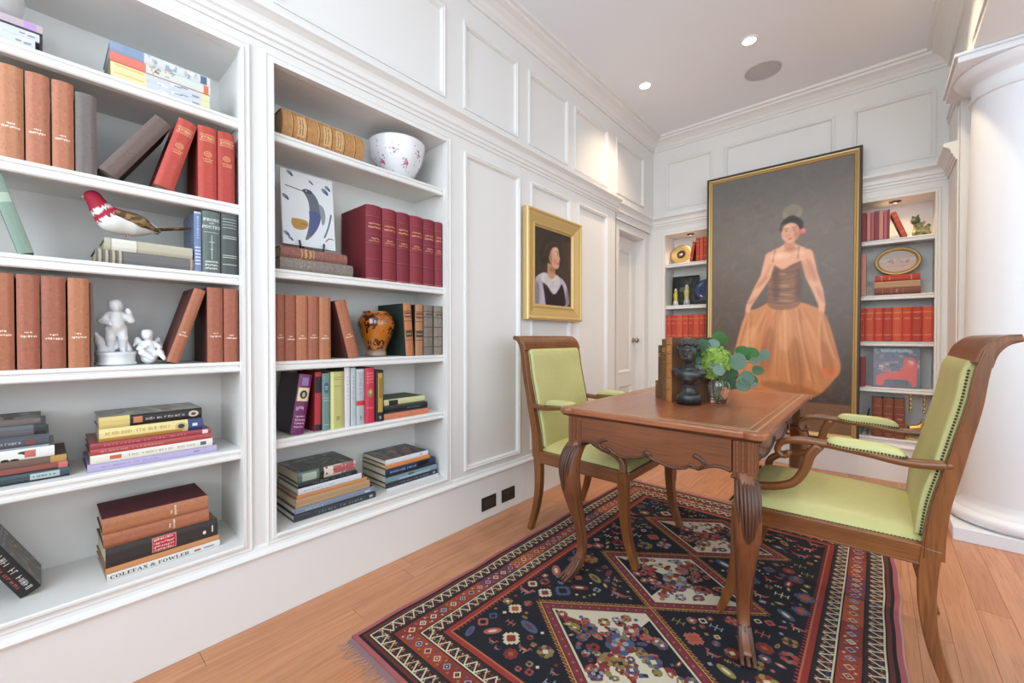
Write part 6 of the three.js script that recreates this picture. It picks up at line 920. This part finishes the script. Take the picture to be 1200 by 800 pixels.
{ // tile with a heron on a little black stand, standing on the two flat books
  const tex = canvasTex(360, 512, (x, w, h) => {
    x.fillStyle = '#e4e8ea'; x.fillRect(0, 0, w, h); x.fillStyle = '#5f6670';
    poly(x, [[140, 120], [190, 105], [235, 140], [262, 210], [268, 290], [240, 370], [190, 440], [140, 480], [165, 410], [180, 330], [186, 250], [180, 180]], '#666c78'); poly(x, [[180, 260], [250, 240], [262, 310], [230, 390], [170, 450], [186, 350]], '#525d88');
    poly(x, [[250, 190], [290, 200], [300, 300], [270, 360], [262, 270]], '#8b98a0'); x.strokeStyle = '#6c727a'; x.lineWidth = 7; x.beginPath(); x.moveTo(150, 128); x.lineTo(28, 112); x.stroke(); dab(x, 176, 122, 34, 16, '#4a4e56'); dab(x, 168, 120, 4, 4, '#e8e8e8');
    x.fillStyle = '#b9904c'; poly(x, [[62, 330], [150, 322], [180, 350], [150, 400], [80, 404], [56, 370]], '#b78d48'); x.fillStyle = '#8a6428'; x.fillRect(120, 356, 40, 6);
    for (const [a, b, c] of [[60, 20, 20], [200, 48, 14], [300, 90, 26], [320, 60, 20], [26, 190, 22], [24, 440, 20], [46, 468, 16]]) { dab(x, a, b, c, c * 0.6, '#7e8894', 0.6); dab(x, a + 12, b + 10, c * 0.7, c * 0.4, '#4e5a92', 0.9); }
    x.strokeStyle = '#6e7884'; x.lineWidth = 12; x.beginPath(); x.moveTo(340, 250); x.quadraticCurveTo(318, 360, 280, 430); x.stroke(); x.strokeStyle = '#a06a70'; x.lineWidth = 8; x.beginPath(); x.arc(330, 470, 40, 3.4, 5.2); x.stroke();
  });
  const y = S2[1] + 0.0008 + 0.0952, o = thing('bird_tile', 'white ceramic tile painted with a grey-blue wading bird', 'tile', [-1.862, y, -0.776], PI / 2), w = 0.222, h = 0.325;
  const g = box(-w / 2, w / 2, 0, h, -0.005, 0.005), uv = g.attributes.uv, p = g.attributes.position, n = g.attributes.normal; for (let i = 0; i < uv.count; i++) uv.setXY(i, n.getZ(i) > 0.5 ? p.getX(i) / w + 0.5 : 0.01, n.getZ(i) > 0.5 ? p.getY(i) / h : 0.99);
  g.rotateX(-0.10); mesh('tile', at(g, 0, 0.026, 0.006), std(0xffffff, 0.18, { map: tex, clearcoat: 0.5, clearcoatRoughness: 0.1 }), o);
  const BK = std(lin(0.012, 0.012, 0.014), 0.35);
  const st = thing('tile_stand', 'small black scrolled stand under the bird tile', 'stand', [-1.862, y, -0.776], PI / 2);
  for (const s of [-1, 1]) mesh('foot', sweep([[s * 0.045, 0.004, -0.07], [s * 0.045, 0.010, 0.0], [s * 0.047, 0.012, 0.022], [s * 0.05, 0.03, 0.028], [s * 0.052, 0.046, 0.024]], () => [0.0045, 0.0045], { n: 24, m: 8, up: V3(1, 0, 0) }), BK, st);
  mesh('cross_bar', rbox(0.10, 0.010, 0.008, 0.003).translate(0, 0.012, 0.020), BK, st); mesh('rear_prop', sweep([[0, 0.006, 0.018], [0, 0.006, -0.066], [0, 0.10, -0.040]], () => [0.004, 0.004], { n: 20, m: 6, up: V3(1, 0, 0) }), BK, st);
}

// ---------------------------------------------------------------- things on the table
const TT = 0.7612;
{ // three old folios standing at an angle, spines towards the camera side
  const e = [0.70, -0.714], n = [0.714, 0.70], A = Math.atan2(-e[1], e[0]);           // cover direction and the way the last cover faces
  let off = 0;
  const list = [[0.052, 0.308, 0.250, S.folio[2], 0x5a3a20, 'tall tan leather folio behind the black bust'], [0.050, 0.300, 0.240, S.folio[0], 0x5a4028, 'dark brown leather folio between the tan one and the slim one'], [0.044, 0.268, 0.230, S.folio[1], 0x4a3624, 'shorter dark ribbed folio in the row behind the bust'], [0.030, 0.084, 0.115, S.folio[0], 0x6a4426, 'tiny brown leather book at the end of the folio row']];
  list.forEach(([t, h, d, sp, c, label], i) => {
    const o = book(label, undefined, { t: t - 0.001, h, d, spine: sp, cover: c, pages: 2, bulge: 0.006 });
    o.position.set(-0.740 - n[0] * (off + t / 2), TT, -1.998 - n[1] * (off + t / 2)); o.rotation.y = A + PI;
    off += t;
  });
}
{ // black bust
  const BLACK = std(lin(0.022, 0.022, 0.024), 0.34, { clearcoat: 0.3, clearcoatRoughness: 0.3 });
  const o = thing('bust', 'black bust of a curly-haired head on a round socle', 'bust', [-0.652, TT, -1.982], 0.12);
  mesh('socle', lathe([[0, 0], [0.054, 0], [0.054, 0.034], [0.050, 0.038], [0.050, 0.044], [0.044, 0.048], [0.038, 0.050], [0.030, 0.062], [0.026, 0.078], [0.032, 0.083], [0.032, 0.089], [0, 0.092]], 40), BLACK, o);
  const L = [[[0, 0.088, 0], [0, 0.118, 0.006], 0.020, 0.034], [[0, 0.136, 0.006], 0, [0.058, 0.032, 0.034]], [[-0.044, 0.148, 0], [-0.066, 0.150, -0.004], 0.020, 0.014], [[0.044, 0.148, 0], [0.066, 0.146, -0.004], 0.020, 0.014], [[0, 0.16, 0], [0.002, 0.20, 0.010], 0.027, 0.025],
    [[0.0, 0.240, 0.008], 0, [0.039, 0.050, 0.046]], [[0, 0.214, 0.034], 0, [0.025, 0.024, 0.020]], [[0, 0.248, 0.052], [0, 0.229, 0.064], 0.0045, 0.0075], [[0, 0.2135, 0.053], [0, 0.213, 0.055], 0.010, 0.008], [[-0.016, 0.252, 0.049], [0.016, 0.252, 0.049], 0.0055, 0.0055]];
  for (let i = 0; i < 110; i++) { const y = 1 - 1.25 * (i + 0.5) / 110, a = i * 2.4, q = Math.sqrt(Math.max(0, 1 - y * y)), X = Math.cos(a) * q, Z = Math.sin(a) * q; if (Z > 0.3 && y < 0.40) continue; L.push([[X * 0.044, 0.254 + y * 0.046, 0.004 + Z * 0.050], [X * 0.047, 0.254 + y * 0.049, 0.004 + Z * 0.053], 0.0085, 0.0065]); }
  mesh('head_and_shoulders', solid(blob(L, 0.0045), [-0.095, 0.074, -0.075], [0.095, 0.322, 0.085], 0.003), BLACK, o);
}
{ // glass vase with a green hydrangea and eucalyptus
  const o = thing('flower_vase', 'small clear glass vase with green hydrangea and eucalyptus leaves', 'vase', [-0.556, TT, -2.105]);
  const GLASS = std(0xffffff, 0.03, { transmission: 1, thickness: 0.01, ior: 1.48 });
  mesh('glass', lathe([[0, 0], [0.030, 0], [0.033, 0.004], ...smooth([[0.034, 0.01], [0.044, 0.05], [0.050, 0.082], [0.044, 0.108]], 5), [0.041, 0.108], ...smooth([[0.0465, 0.082], [0.040, 0.05], [0.029, 0.016], [0, 0.012]], 5)], 48), GLASS, o).userData.label = 'clear faceted glass vase';
  const GREEN = std(lin(0.10, 0.17, 0.05), 0.6);
  for (let i = 0; i < 7; i++) { const a = i * 0.9, r = 0.022; mesh('stem', tube([[Math.cos(a) * r, 0.016, Math.sin(a) * r], [Math.cos(a + 2.6) * 0.012, 0.07, Math.sin(a + 2.6) * 0.012], [Math.cos(a + 3) * 0.022, 0.125, Math.sin(a + 3) * 0.022]], 0.0028, 10, 6), GREEN, o); }
  const petal = (() => { const s = new THREE.Shape(); s.moveTo(0, 0); s.quadraticCurveTo(0.010, 0.004, 0.0075, 0.014); s.quadraticCurveTo(0, 0.019, -0.0075, 0.014); s.quadraticCurveTo(-0.010, 0.004, 0, 0); const g = new THREE.ShapeGeometry(s, 4), p = g.attributes.position; for (let i = 0; i < p.count; i++) p.setZ(i, 0.22 * p.getY(i) + 18 * p.getX(i) ** 2); g.computeVertexNormals(); return g; })();
  const fl = [[], []], M = new THREE.Matrix4(), Q = new THREE.Quaternion();
  for (const [cx, cy, cz, R, n] of [[-0.006, 0.196, 0.020, 0.066, 120], [-0.03, 0.142, 0.03, 0.034, 26]]) for (let i = 0; i < n; i++) {
    const y = 1 - 1.55 * (i + 0.5) / n, a = i * 2.39996, q = Math.sqrt(Math.max(0, 1 - y * y)), d = V3(Math.cos(a) * q, y, Math.sin(a) * q); Q.setFromUnitVectors(V3(0, 0, 1), d.clone().add(V3(rr(-0.3, 0.3), rr(-0.3, 0.3), rr(-0.3, 0.3))).normalize());
    for (let k = 0; k < 4; k++) { const g = petal.clone(); g.rotateZ(k * PI / 2 + i); g.applyMatrix4(M.compose(V3(cx, cy, cz).addScaledVector(d, R * rr(0.86, 1.02)).multiply(V3(1, 1, 1)), Q, V3(1, 1, 1).multiplyScalar(rr(0.9, 1.15)))); fl[i % 2].push(g); }
  }
  const LEAFM = (c) => new THREE.MeshPhysicalMaterial({ color: c, roughness: 0.75, transmission: 0.3, thickness: 0, side: THREE.DoubleSide });
  fl.forEach((l, i) => { const m = mesh('flower_head', merge(l), LEAFM(i ? lin(0.34, 0.50, 0.07) : lin(0.26, 0.42, 0.06)), o); m.userData.kind = 'stuff'; m.userData.label = 'lime green hydrangea florets'; });
  const round = (() => { const g = new THREE.CircleGeometry(1, 22), p = g.attributes.position; for (let i = 0; i < p.count; i++) { const X = p.getX(i), Y = p.getY(i); p.setXYZ(i, X * (1 - 0.12 * Y), Y + 1, 0.16 * X * X - 0.10 * Y * Y); } g.computeVertexNormals(); return g; })();
  const EU = [LEAFM(lin(0.13, 0.24, 0.17)), LEAFM(lin(0.08, 0.19, 0.10)), LEAFM(lin(0.06, 0.20, 0.05)), LEAFM(lin(0.20, 0.30, 0.24))];
  const sight = V3(0.26, 0, 0.965);                                        // leaves fan out round the flower, most of them facing the room
  const leaf = (x, y, z, r, kind, roll, tilt = 0) => { const m = mesh('leaf', round, EU[kind], o); m.position.set(x, y, z); m.scale.set(r * 0.92, r, r); m.rotation.set(tilt, 0.26 + rr(-0.4, 0.4), roll, 'YXZ'); };
  const side = (s, y, f) => [s * 0.965 + f * 0.26, y, -s * 0.26 + f * 0.965];
  for (const [s, y, f, r, k, roll, tilt] of [[0.005, 0.265, -0.02, 0.040, 2, 0.2, 0.4], [-0.005, 0.255, 0.03, 0.028, 3, 0.7, -0.3], [0.07, 0.232, -0.03, 0.030, 2, -1.2, 0.1], [0.10, 0.225, -0.03, 0.034, 2, -1.35, 0.1], [0.175, 0.205, 0.0, 0.026, 0, -0.4, 0], [0.125, 0.20, 0.02, 0.022, 3, -1.4, 0.5], [0.06, 0.165, 0.05, 0.040, 0, -0.5, -0.1], [0.085, 0.135, 0.03, 0.034, 0, -1.9, 0], [0.075, 0.11, 0.02, 0.032, 0, -2.2, 0.1], [0.135, 0.165, 0.0, 0.024, 1, -1.8, 0.2], [0.12, 0.13, -0.02, 0.026, 1, -2.4, 0], [0.05, 0.16, -0.04, 0.03, 1, -2.9, 0], [0.03, 0.12, -0.03, 0.034, 1, -2.6, 0.2], [-0.070, 0.160, 0.03, 0.034, 0, 0.5, 0], [-0.065, 0.14, 0.055, 0.034, 3, 1.2, -0.2], [-0.03, 0.205, 0.075, 0.024, 3, -2.6, -0.2], [-0.015, 0.18, 0.09, 0.026, 3, -2.5, -0.3], [-0.065, 0.215, 0.02, 0.028, 1, 0.7, 0.2], [-0.05, 0.235, 0.02, 0.036, 1, 0.4, 0.2], [0.135, 0.105, 0.0, 0.014, 3, -2.6, 0], [-0.075, 0.19, 0.05, 0.016, 3, 0.9, 0]]) leaf(...side(s, y, f), r, k, roll, tilt);
  for (const [s, y] of [[0.17, 0.205], [0.10, 0.225], [0.13, 0.14], [-0.09, 0.17], [0.0, 0.27]]) { const q = side(s, y, 0); mesh('stem', tube([[0, 0.08, 0], [q[0] * 0.4, y * 0.75 + 0.02, q[2] * 0.4], q], 0.0018, 14, 5), GREEN, o); }
}

// ---------------------------------------------------------------- the back-wall niches
function back(label, group, { x0, x1, y, z = -4.20, lean = 0, ...b }) {               // standing, spine towards the camera
  const a = lean * PI / 180, t = x1 - x0, o = book(label, group, { ...b, t: t - 0.0012 });
  const q = new THREE.Quaternion().setFromAxisAngle(V3(0, 0, 1), -a).multiply(new THREE.Quaternion().setFromAxisAngle(V3(0, 1, 0), -PI / 2)); o.quaternion.copy(q); o.position.set((x0 + x1) / 2, y + Math.abs(Math.sin(a)) * t / 2 + 0.0006, z); return o;
}
function backFlat(label, { x0, x1, y, z = -4.20, ...b }) { const o = book(label, undefined, { ...b, h: x1 - x0 }); o.quaternion.copy(new THREE.Quaternion().setFromAxisAngle(V3(0, 1, 0), -PI / 2).multiply(new THREE.Quaternion().setFromAxisAngle(V3(1, 0, 0), PI / 2))); o.position.set(x1, y + b.t / 2 + 0.0008, z); return o; }
const N1 = SB.map((v) => v);
{
  const o = thing('gilt_plate', 'oval gilt plate with a dark painted centre leaning in the door-side niche', 'plate', [-1.50, N1[0] + 0.004, -4.33]);
  const g = lathe([[0, 0.006], [0.040, 0.006], [0.046, 0.012], [0.094, 0.024], [0.100, 0.022], [0.098, 0.016], [0.05, 0.004], [0, 0]], 48); g.rotateX(PI / 2 - 0.28); g.rotateZ(0); mesh('rim', at(g, 0, 0.098, 0), GOLD, o);
  const t = canvasTex(128, 128, (x) => { x.fillStyle = '#2a2420'; x.fillRect(0, 0, 128, 128); dab(x, 58, 70, 24, 20, '#b9b0a4'); dab(x, 70, 62, 14, 16, '#d9d2c8'); dab(x, 50, 84, 26, 10, '#7a6a5c'); }), c = new THREE.CircleGeometry(0.043, 32); c.rotateX(-0.28); mesh('painted_centre', at(c, 0, 0.101, 0.0125), std(0xffffff, 0.4, { map: t }), o);
}
back('dark red book leaning beside the gilt plate', undefined, { x0: -1.380, x1: -1.353, y: N1[0], h: 0.19, d: 0.15, lean: 9, cover: 0x6c1f24, spine: S.backRed[1] });
[[-1.320, -1.288, 0], [-1.286, -1.252, 2], [-1.25, -1.214, 0]].forEach(([x0, x1, k], i) => back('upright coral red book, ' + ORD[i] + ' after the leaning one by the gilt plate', 'coral books in the door-side niche', { x0, x1, y: N1[0], h: 0.222, d: 0.15, cover: 0x8a3a2c, spine: S.backRed[k] }));
{
  const o = thing('dark_picture', 'dark framed picture leaning in the door-side niche', 'picture', [-1.478, N1[1] + 0.002, -4.372]); o.rotation.x = -0.10;
  const t = canvasTex(128, 140, (x) => { x.fillStyle = '#2c302e'; x.fillRect(0, 0, 128, 140); strokes(x, 80, 128, 140, ['#4a4e48', '#1a1c1a', '#6a6a5c'], 20, 0.3); dab(x, 50, 60, 20, 12, '#6c6c60'); });
  const g = box(-0.120, 0.120, 0.012, 0.296, 0, 0.006), uv = g.attributes.uv, p = g.attributes.position; for (let i = 0; i < uv.count; i++) uv.setXY(i, p.getX(i) / 0.24 + 0.5, p.getY(i) / 0.3); mesh('picture', g, std(0xffffff, 0.4, { map: t }), o);
  mesh('frame', at(ring(0.262, 0.308, [[0, 0], [0, 0.016], [0.008, 0.016], [0.016, 0.008], [0.016, 0]]), 0, 0.154, 0), DARKWOOD, o);
}
[[-1.524, 0.172, 'yellow and white porcelain parrot figurine, the shorter of the two'], [-1.416, 0.205, 'yellow and grey porcelain parrot figurine, the taller of the two']].forEach(([x, h, label], i) => {
  const o = thing('parrot_figurine', label, 'figurine', [x, N1[1] + 0.0008, -4.235], 0, 'porcelain parrots in the door-side niche'), k = h / 0.2;
  mesh('base', lathe([[0, 0], [0.030, 0], [0.028, 0.03], [0.024, 0.05], [0, 0.055]], 24).scale(k, k, k), std(i ? lin(0.38, 0.42, 0.46) : lin(0.68, 0.66, 0.62), 0.3), o);
  mesh('body', solid(blob([[[0, 0.05, 0], [0, 0.12, 0.004], 0.020, 0.022], [[0, 0.12, 0.004], [0.004, 0.160, 0.008], 0.020, 0.014], [[0.004, 0.168, 0.010], [0.004, 0.172, 0.014], 0.016, 0.013], [[0, 0.09, -0.012], [-0.006, 0.05, -0.02], 0.014, 0.006]], 0.014), [-0.05, 0.02, -0.05], [0.05, 0.21, 0.05], 0.005).scale(k, k, k), std(i ? lin(0.50, 0.48, 0.22) : lin(0.58, 0.52, 0.06), 0.3), o);
  mesh('head', solid(blob([[[0.004, 0.176, 0.012], [0.004, 0.182, 0.012], 0.016, 0.014], [[0.006, 0.176, 0.026], [0.008, 0.168, 0.032], 0.006, 0.003]], 0.006), [-0.03, 0.15, -0.02], [0.04, 0.21, 0.05], 0.004).scale(k, k, k), std(i ? lin(0.5, 0.52, 0.5) : lin(0.62, 0.62, 0.56), 0.3), o);
});
{ const o = thing('blue_plate', 'dark blue plate standing behind the large painting edge', 'plate', [-1.27, N1[1] + 0.047, -4.36]); const g = lathe([[0, 0.006], [0.06, 0.006], [0.075, 0.012], [0.105, 0.018], [0.105, 0.014], [0.07, 0.004], [0, 0]], 40); g.rotateX(PI / 2 - 0.2); mesh('plate', at(g, 0, 0.104, 0), std(lin(0.03, 0.05, 0.16), 0.2), o); }
backFlat('black book lying under the dark blue plate', { x0: -1.345, x1: -1.08, y: N1[1], t: 0.026, d: 0.17, cover: 0x1c1e22, spine: S.black }); backFlat('dark teal book lying directly under the dark blue plate', { x0: -1.34, x1: -1.09, y: N1[1] + 0.027, t: 0.018, d: 0.17, cover: 0x24303a, spine: S.teal });
[-1.606, -1.563, -1.507, -1.449, -1.393, -1.340, -1.289, -1.238, -1.19].forEach((x, i, l) => { if (i + 1 < l.length) back('red cloth book, ' + ORD[i] + ' from the door side in the row below the parrots', 'red row in the door-side niche', { x0: x, x1: l[i + 1], y: N1[2], h: 0.252, d: 0.17, cover: 0x8c2f22, spine: S.backRed[i % 3] }); });
// column-side niche
[-0.17, -0.12, -0.064, -0.039, -0.020, 0.005, 0.034, 0.056, 0.070].forEach((x, i, l) => { if (i + 1 < l.length) back('slim pink or red book, ' + ORD[l.length - 2 - i] + ' from the leaning coral book', 'pink row in the column-side niche', { x0: x, x1: l[i + 1], y: N1[0], h: 0.214 + (i % 3) * 0.003, d: 0.15, cover: 0x7c3038, spine: S.backPink[i % 3] }); });
back('coral book leaning against the pink row', undefined, { x0: 0.135, x1: 0.167, y: N1[0], h: 0.195, d: 0.14, lean: -19, cover: 0x9a4a40, spine: S.backRed[2] });
{
  const o = thing('frog_sculpture', 'mottled green and yellow ceramic creature on the top niche shelf', 'sculpture', [0.240, N1[0] + 0.0008, -4.28]); o.scale.set(0.72, 0.95, 0.8);
  const g = solid(blob([[[0, 0.036, 0], 0, [0.058, 0.036, 0.04]], [[-0.02, 0.05, 0], [-0.030, 0.09, 0.006], 0.034, 0.026], [[0.03, 0.04, 0.02], [0.055, 0.075, 0.02], 0.024, 0.016], [[0.05, 0.022, 0.02], [0.06, 0.014, 0.045], 0.02, 0.014], [[-0.05, 0.022, 0.03], [-0.055, 0.014, 0.045], 0.018, 0.012], [[0.0, 0.09, 0.02], [0.02, 0.10, 0.03], 0.016, 0.012]], 0.018), [-0.1, -0.01, -0.06], [0.1, 0.15, 0.07], 0.005), p = g.attributes.position, c = new Float32Array(p.count * 3);
  for (let i = 0; i < p.count; i++) c.set(mix([0.10, 0.14, 0.05], [0.48, 0.38, 0.14], vnoise(p.getX(i) * 60 + 9, p.getY(i) * 60 + p.getZ(i) * 40 + 9, 64, 64) * 1.5 - 0.2), i * 3);   // mottled glaze
  g.setAttribute('color', new THREE.BufferAttribute(c, 3)); mesh('body', g, std(0xffffff, 0.3, { vertexColors: true }), o);
  mesh('head', solid(blob([[[-0.04, 0.125, 0.01], 0, [0.038, 0.03, 0.032]], [[-0.06, 0.15, 0.02], [-0.062, 0.155, 0.02], 0.012, 0.01], [[-0.025, 0.155, 0.02], [-0.022, 0.16, 0.02], 0.012, 0.01], [[-0.05, 0.118, 0.03], [-0.04, 0.116, 0.04], 0.014, 0.012]], 0.01), [-0.1, 0.08, -0.04], [0.02, 0.19, 0.07], 0.004), std(lin(0.09, 0.12, 0.07), 0.35), o).userData.label = 'dark green head';
}
back('cream and red book half hidden by the large painting', undefined, { x0: -0.115, x1: -0.062, y: N1[1], h: 0.32, d: 0.17, cover: 0x9a4a3c, spine: S.backPink[2] });
backFlat('mottled brown book at the bottom of the pile under the oval picture', { x0: -0.015, x1: 0.238, y: N1[1], t: 0.050, d: 0.18, cover: 0x7a4a34, spine: S.backBrown, bulge: 0.008 }); backFlat('tan book in the middle of the pile under the oval picture', { x0: -0.015, x1: 0.236, y: N1[1] + 0.051, t: 0.046, d: 0.18, cover: 0x9a6a44, spine: S.tan, bulge: 0.008 }); backFlat('rust book directly under the oval picture', { x0: -0.012, x1: 0.236, y: N1[1] + 0.098, t: 0.046, d: 0.18, cover: 0x8a4430, spine: S.backRed[1], bulge: 0.008 });
{
  const t = canvasTex(256, 160, (x) => { x.fillStyle = '#cdbdb4'; x.fillRect(0, 0, 256, 160); x.fillStyle = '#c4a89c'; x.fillRect(0, 78, 256, 90); for (let i = 0; i < 18; i++) { x.fillStyle = ['#a88c84', '#b8a49c', '#8c7a74'][i % 3]; x.fillRect(50 + rnd() * 150, 62 + rnd() * 22, rr(6, 18), rr(6, 20)); } x.fillStyle = '#b49890'; x.fillRect(60, 110, 130, 6); });
  const o = thing('oval_picture', 'oval gilt-framed landscape print standing on three flat books', 'picture', [0.116, N1[1] + 0.1465, -4.30]), rx = 0.132, ry = 0.108, pos = [], uv = [], idx = [], prof = [[0, 0], [0, 0.016], [0.006, 0.022], [0.014, 0.020], [0.020, 0.014], [0.026, 0.012], [0.028, 0.006]], n = 56;
  for (let i = 0; i <= n; i++) for (const [q, z] of prof) { const a = i / n * 2 * PI; pos.push((rx - q) * Math.cos(a), (ry - q) * Math.sin(a), z); uv.push(0, 0); }
  for (let i = 0; i < n; i++) for (let j = 0; j + 1 < prof.length; j++) { const k = prof.length, a = i * k + j; idx.push(a, a + k, a + 1, a + 1, a + k, a + k + 1); }
  const g = new THREE.BufferGeometry(); g.setAttribute('position', new THREE.Float32BufferAttribute(pos, 3)); g.setAttribute('uv', new THREE.Float32BufferAttribute(uv, 2)); g.setIndex(idx); g.computeVertexNormals(); g.rotateX(-0.12); mesh('frame', at(g, 0, ry, 0), GOLD, o);
  const c = new THREE.CircleGeometry(1, 48); c.scale(rx - 0.026, ry - 0.026, 1); c.translate(0, 0, 0.007); c.rotateX(-0.12); mesh('print', at(c, 0, ry, 0), std(0xffffff, 0.3, { map: t }), o);
}
[-0.172, -0.12, -0.067, -0.015, 0.036, 0.089, 0.142, 0.194, 0.250, 0.304].forEach((x, i, l) => { if (i + 1 < l.length) back('tall red cloth book, ' + ORD[l.length - 2 - i] + ' from the column side in the full row', 'red row in the column-side niche', { x0: x, x1: l[i + 1], y: N1[2], h: 0.252, d: 0.17, cover: 0x94301f, spine: S.backRed[i % 3] }); });
back('slim bright red book beside the red horse art book', undefined, { x0: -0.10, x1: -0.062, y: N1[3], h: 0.228, d: 0.16, cover: 0x8a1c26, spine: S.backPink[1] });
{
  const t = canvasTex(360, 400, (x, w, h) => { x.fillStyle = '#5c6470'; x.fillRect(0, 0, w, h); for (let i = 0; i < 160; i++) { x.fillStyle = ['#7a8490', '#3c424a', '#a8807c', '#94586a', '#c8b8ac', '#4e5c74'][i % 6]; x.globalAlpha = 0.7; x.fillRect(rnd() * w, rnd() * h * 0.6, rr(8, 40), rr(8, 30)); } x.globalAlpha = 1; marks(x, 60, 16, 240, 30, '#c9ccd0');
    poly(x, [[20, 300], [60, 250], [200, 250], [240, 180], [235, 110], [280, 85], [330, 110], [345, 170], [335, 300], [340, 380], [300, 390], [285, 320], [150, 320], [90, 330], [80, 390], [20, 390]], '#d04a38'); poly(x, [[255, 130], [300, 110], [325, 150], [310, 190], [270, 180]], '#e06a54'); x.fillStyle = '#e8d8cc'; poly(x, [[270, 130], [310, 130], [322, 160], [290, 160]], '#d9c4b8'); x.fillStyle = '#3c3c40'; x.fillRect(90, 330, 180, 50); for (let i = 0; i < 14; i++) { x.fillStyle = '#7c7f84'; x.fillRect(95 + i * 12, 334, 4, 44); } });
  const o = thing('art_book', 'art book with a large red animal on its cover, shown face out', 'book', [0.113, N1[3] + 0.0012, -4.27]); o.rotation.x = -0.10;
  const g = box(-0.128, 0.128, 0, 0.30, 0.018, 0.022), uv = g.attributes.uv, p = g.attributes.position; for (let i = 0; i < uv.count; i++) uv.setXY(i, p.getX(i) / 0.256 + 0.5, p.getY(i) / 0.3); mesh('front_cover', g, std(0xffffff, 0.25, { map: t }), o);
  mesh('pages', box(-0.122, 0.124, 0.004, 0.296, 0.004, 0.018), PAGES[1], o); mesh('back_cover', box(-0.128, 0.128, 0, 0.30, 0, 0.004), std(0x3a4048, 0.4), o); mesh('spine', box(-0.131, -0.128, 0, 0.30, 0, 0.022), std(0x4a4a54, 0.4), o);
}
[[-0.024, 0.039], [0.040, 0.101], [0.102, 0.164]].forEach(([x0, x1], i) => back('thick brown leather book, ' + ORD[2 - i] + ' from the brass animal figure', 'brown trio in the column-side niche', { x0, x1, y: Y0, h: 0.292, d: 0.18, cover: 0x5c3226, spine: S.backBrown, bulge: 0.01 }));
const BRASS = std(lin(0.62, 0.40, 0.12), 0.28, { metalness: 0.9 });
for (const x of [0.192, 0.264]) { const o = thing('brass_hook', x < 0.2 ? 'twisted brass hook hanging beside the thick brown books' : 'twisted brass hook hanging nearer the column', 'hook', [x, SB[3] - 0.039, -4.222], 0, 'brass hooks under the niche shelf'); const pts = []; for (let i = 0; i <= 20; i++) pts.push([0.004 * Math.cos(i * 1.2), -i * 0.0062, 0.004 * Math.sin(i * 1.2)]); mesh('rod', tube(pts, 0.0055, 60, 7), BRASS, o); mesh('tip', at(new THREE.SphereGeometry(0.0095, 14, 10), 0, -0.128, 0), BRASS, o); mesh('plate', at(new THREE.CylinderGeometry(0.014, 0.014, 0.004, 18), 0, -0.0025, 0), BRASS, o); }
{ const o = thing('brass_figure', 'small brass prancing animal figure on the lowest niche shelf', 'figurine', [0.22, Y0 + 0.0008, -4.24]); mesh('body', solid(blob([[[-0.025, 0.085, 0], [0.025, 0.095, 0], 0.018, 0.020], [[0.025, 0.10, 0], [0.038, 0.135, 0], 0.014, 0.010], [[0.038, 0.14, 0], [0.054, 0.132, 0], 0.011, 0.006], [[0.028, 0.08, 0.008], [0.045, 0.05, 0.012], 0.008, 0.005], [[0.045, 0.05, 0.012], [0.035, 0.03, 0.012], 0.005, 0.004], [[0.026, 0.08, -0.008], [0.03, 0.015, -0.012], 0.008, 0.005], [[-0.028, 0.08, 0.008], [-0.036, 0.045, 0.01], 0.010, 0.006], [[-0.036, 0.045, 0.01], [-0.028, 0.012, 0.01], 0.006, 0.005], [[-0.028, 0.08, -0.008], [-0.04, 0.015, -0.01], 0.010, 0.005], [[-0.034, 0.095, 0], [-0.056, 0.12, 0], 0.006, 0.005], [[-0.056, 0.12, 0], [-0.06, 0.08, 0], 0.006, 0.004]], 0.008), [-0.08, 0.0, -0.03], [0.08, 0.17, 0.03], 0.0035), BRASS, o); mesh('base', at(rbox(0.10, 0.012, 0.035, 0.003), -0.004, 0.006, 0), BRASS, o); }
{ const o = thing('plate_easel', 'folded black metal easel on the lowest niche shelf', 'easel', [-0.065, Y0 + 0.0008, -4.25]); for (const s of [-1, 1]) mesh('leg', tube([[s * 0.02, 0.004, 0.04], [0.012 + s * 0.006, 0.10, 0.01], [0.028, 0.20, -0.03]], 0.004, 12, 6), DARKWOOD, o); mesh('rest', tube([[-0.03, 0.05, 0.034], [0.03, 0.05, 0.034]], 0.004, 4, 6), DARKWOOD, o); }
renderer.render(scene, camera);
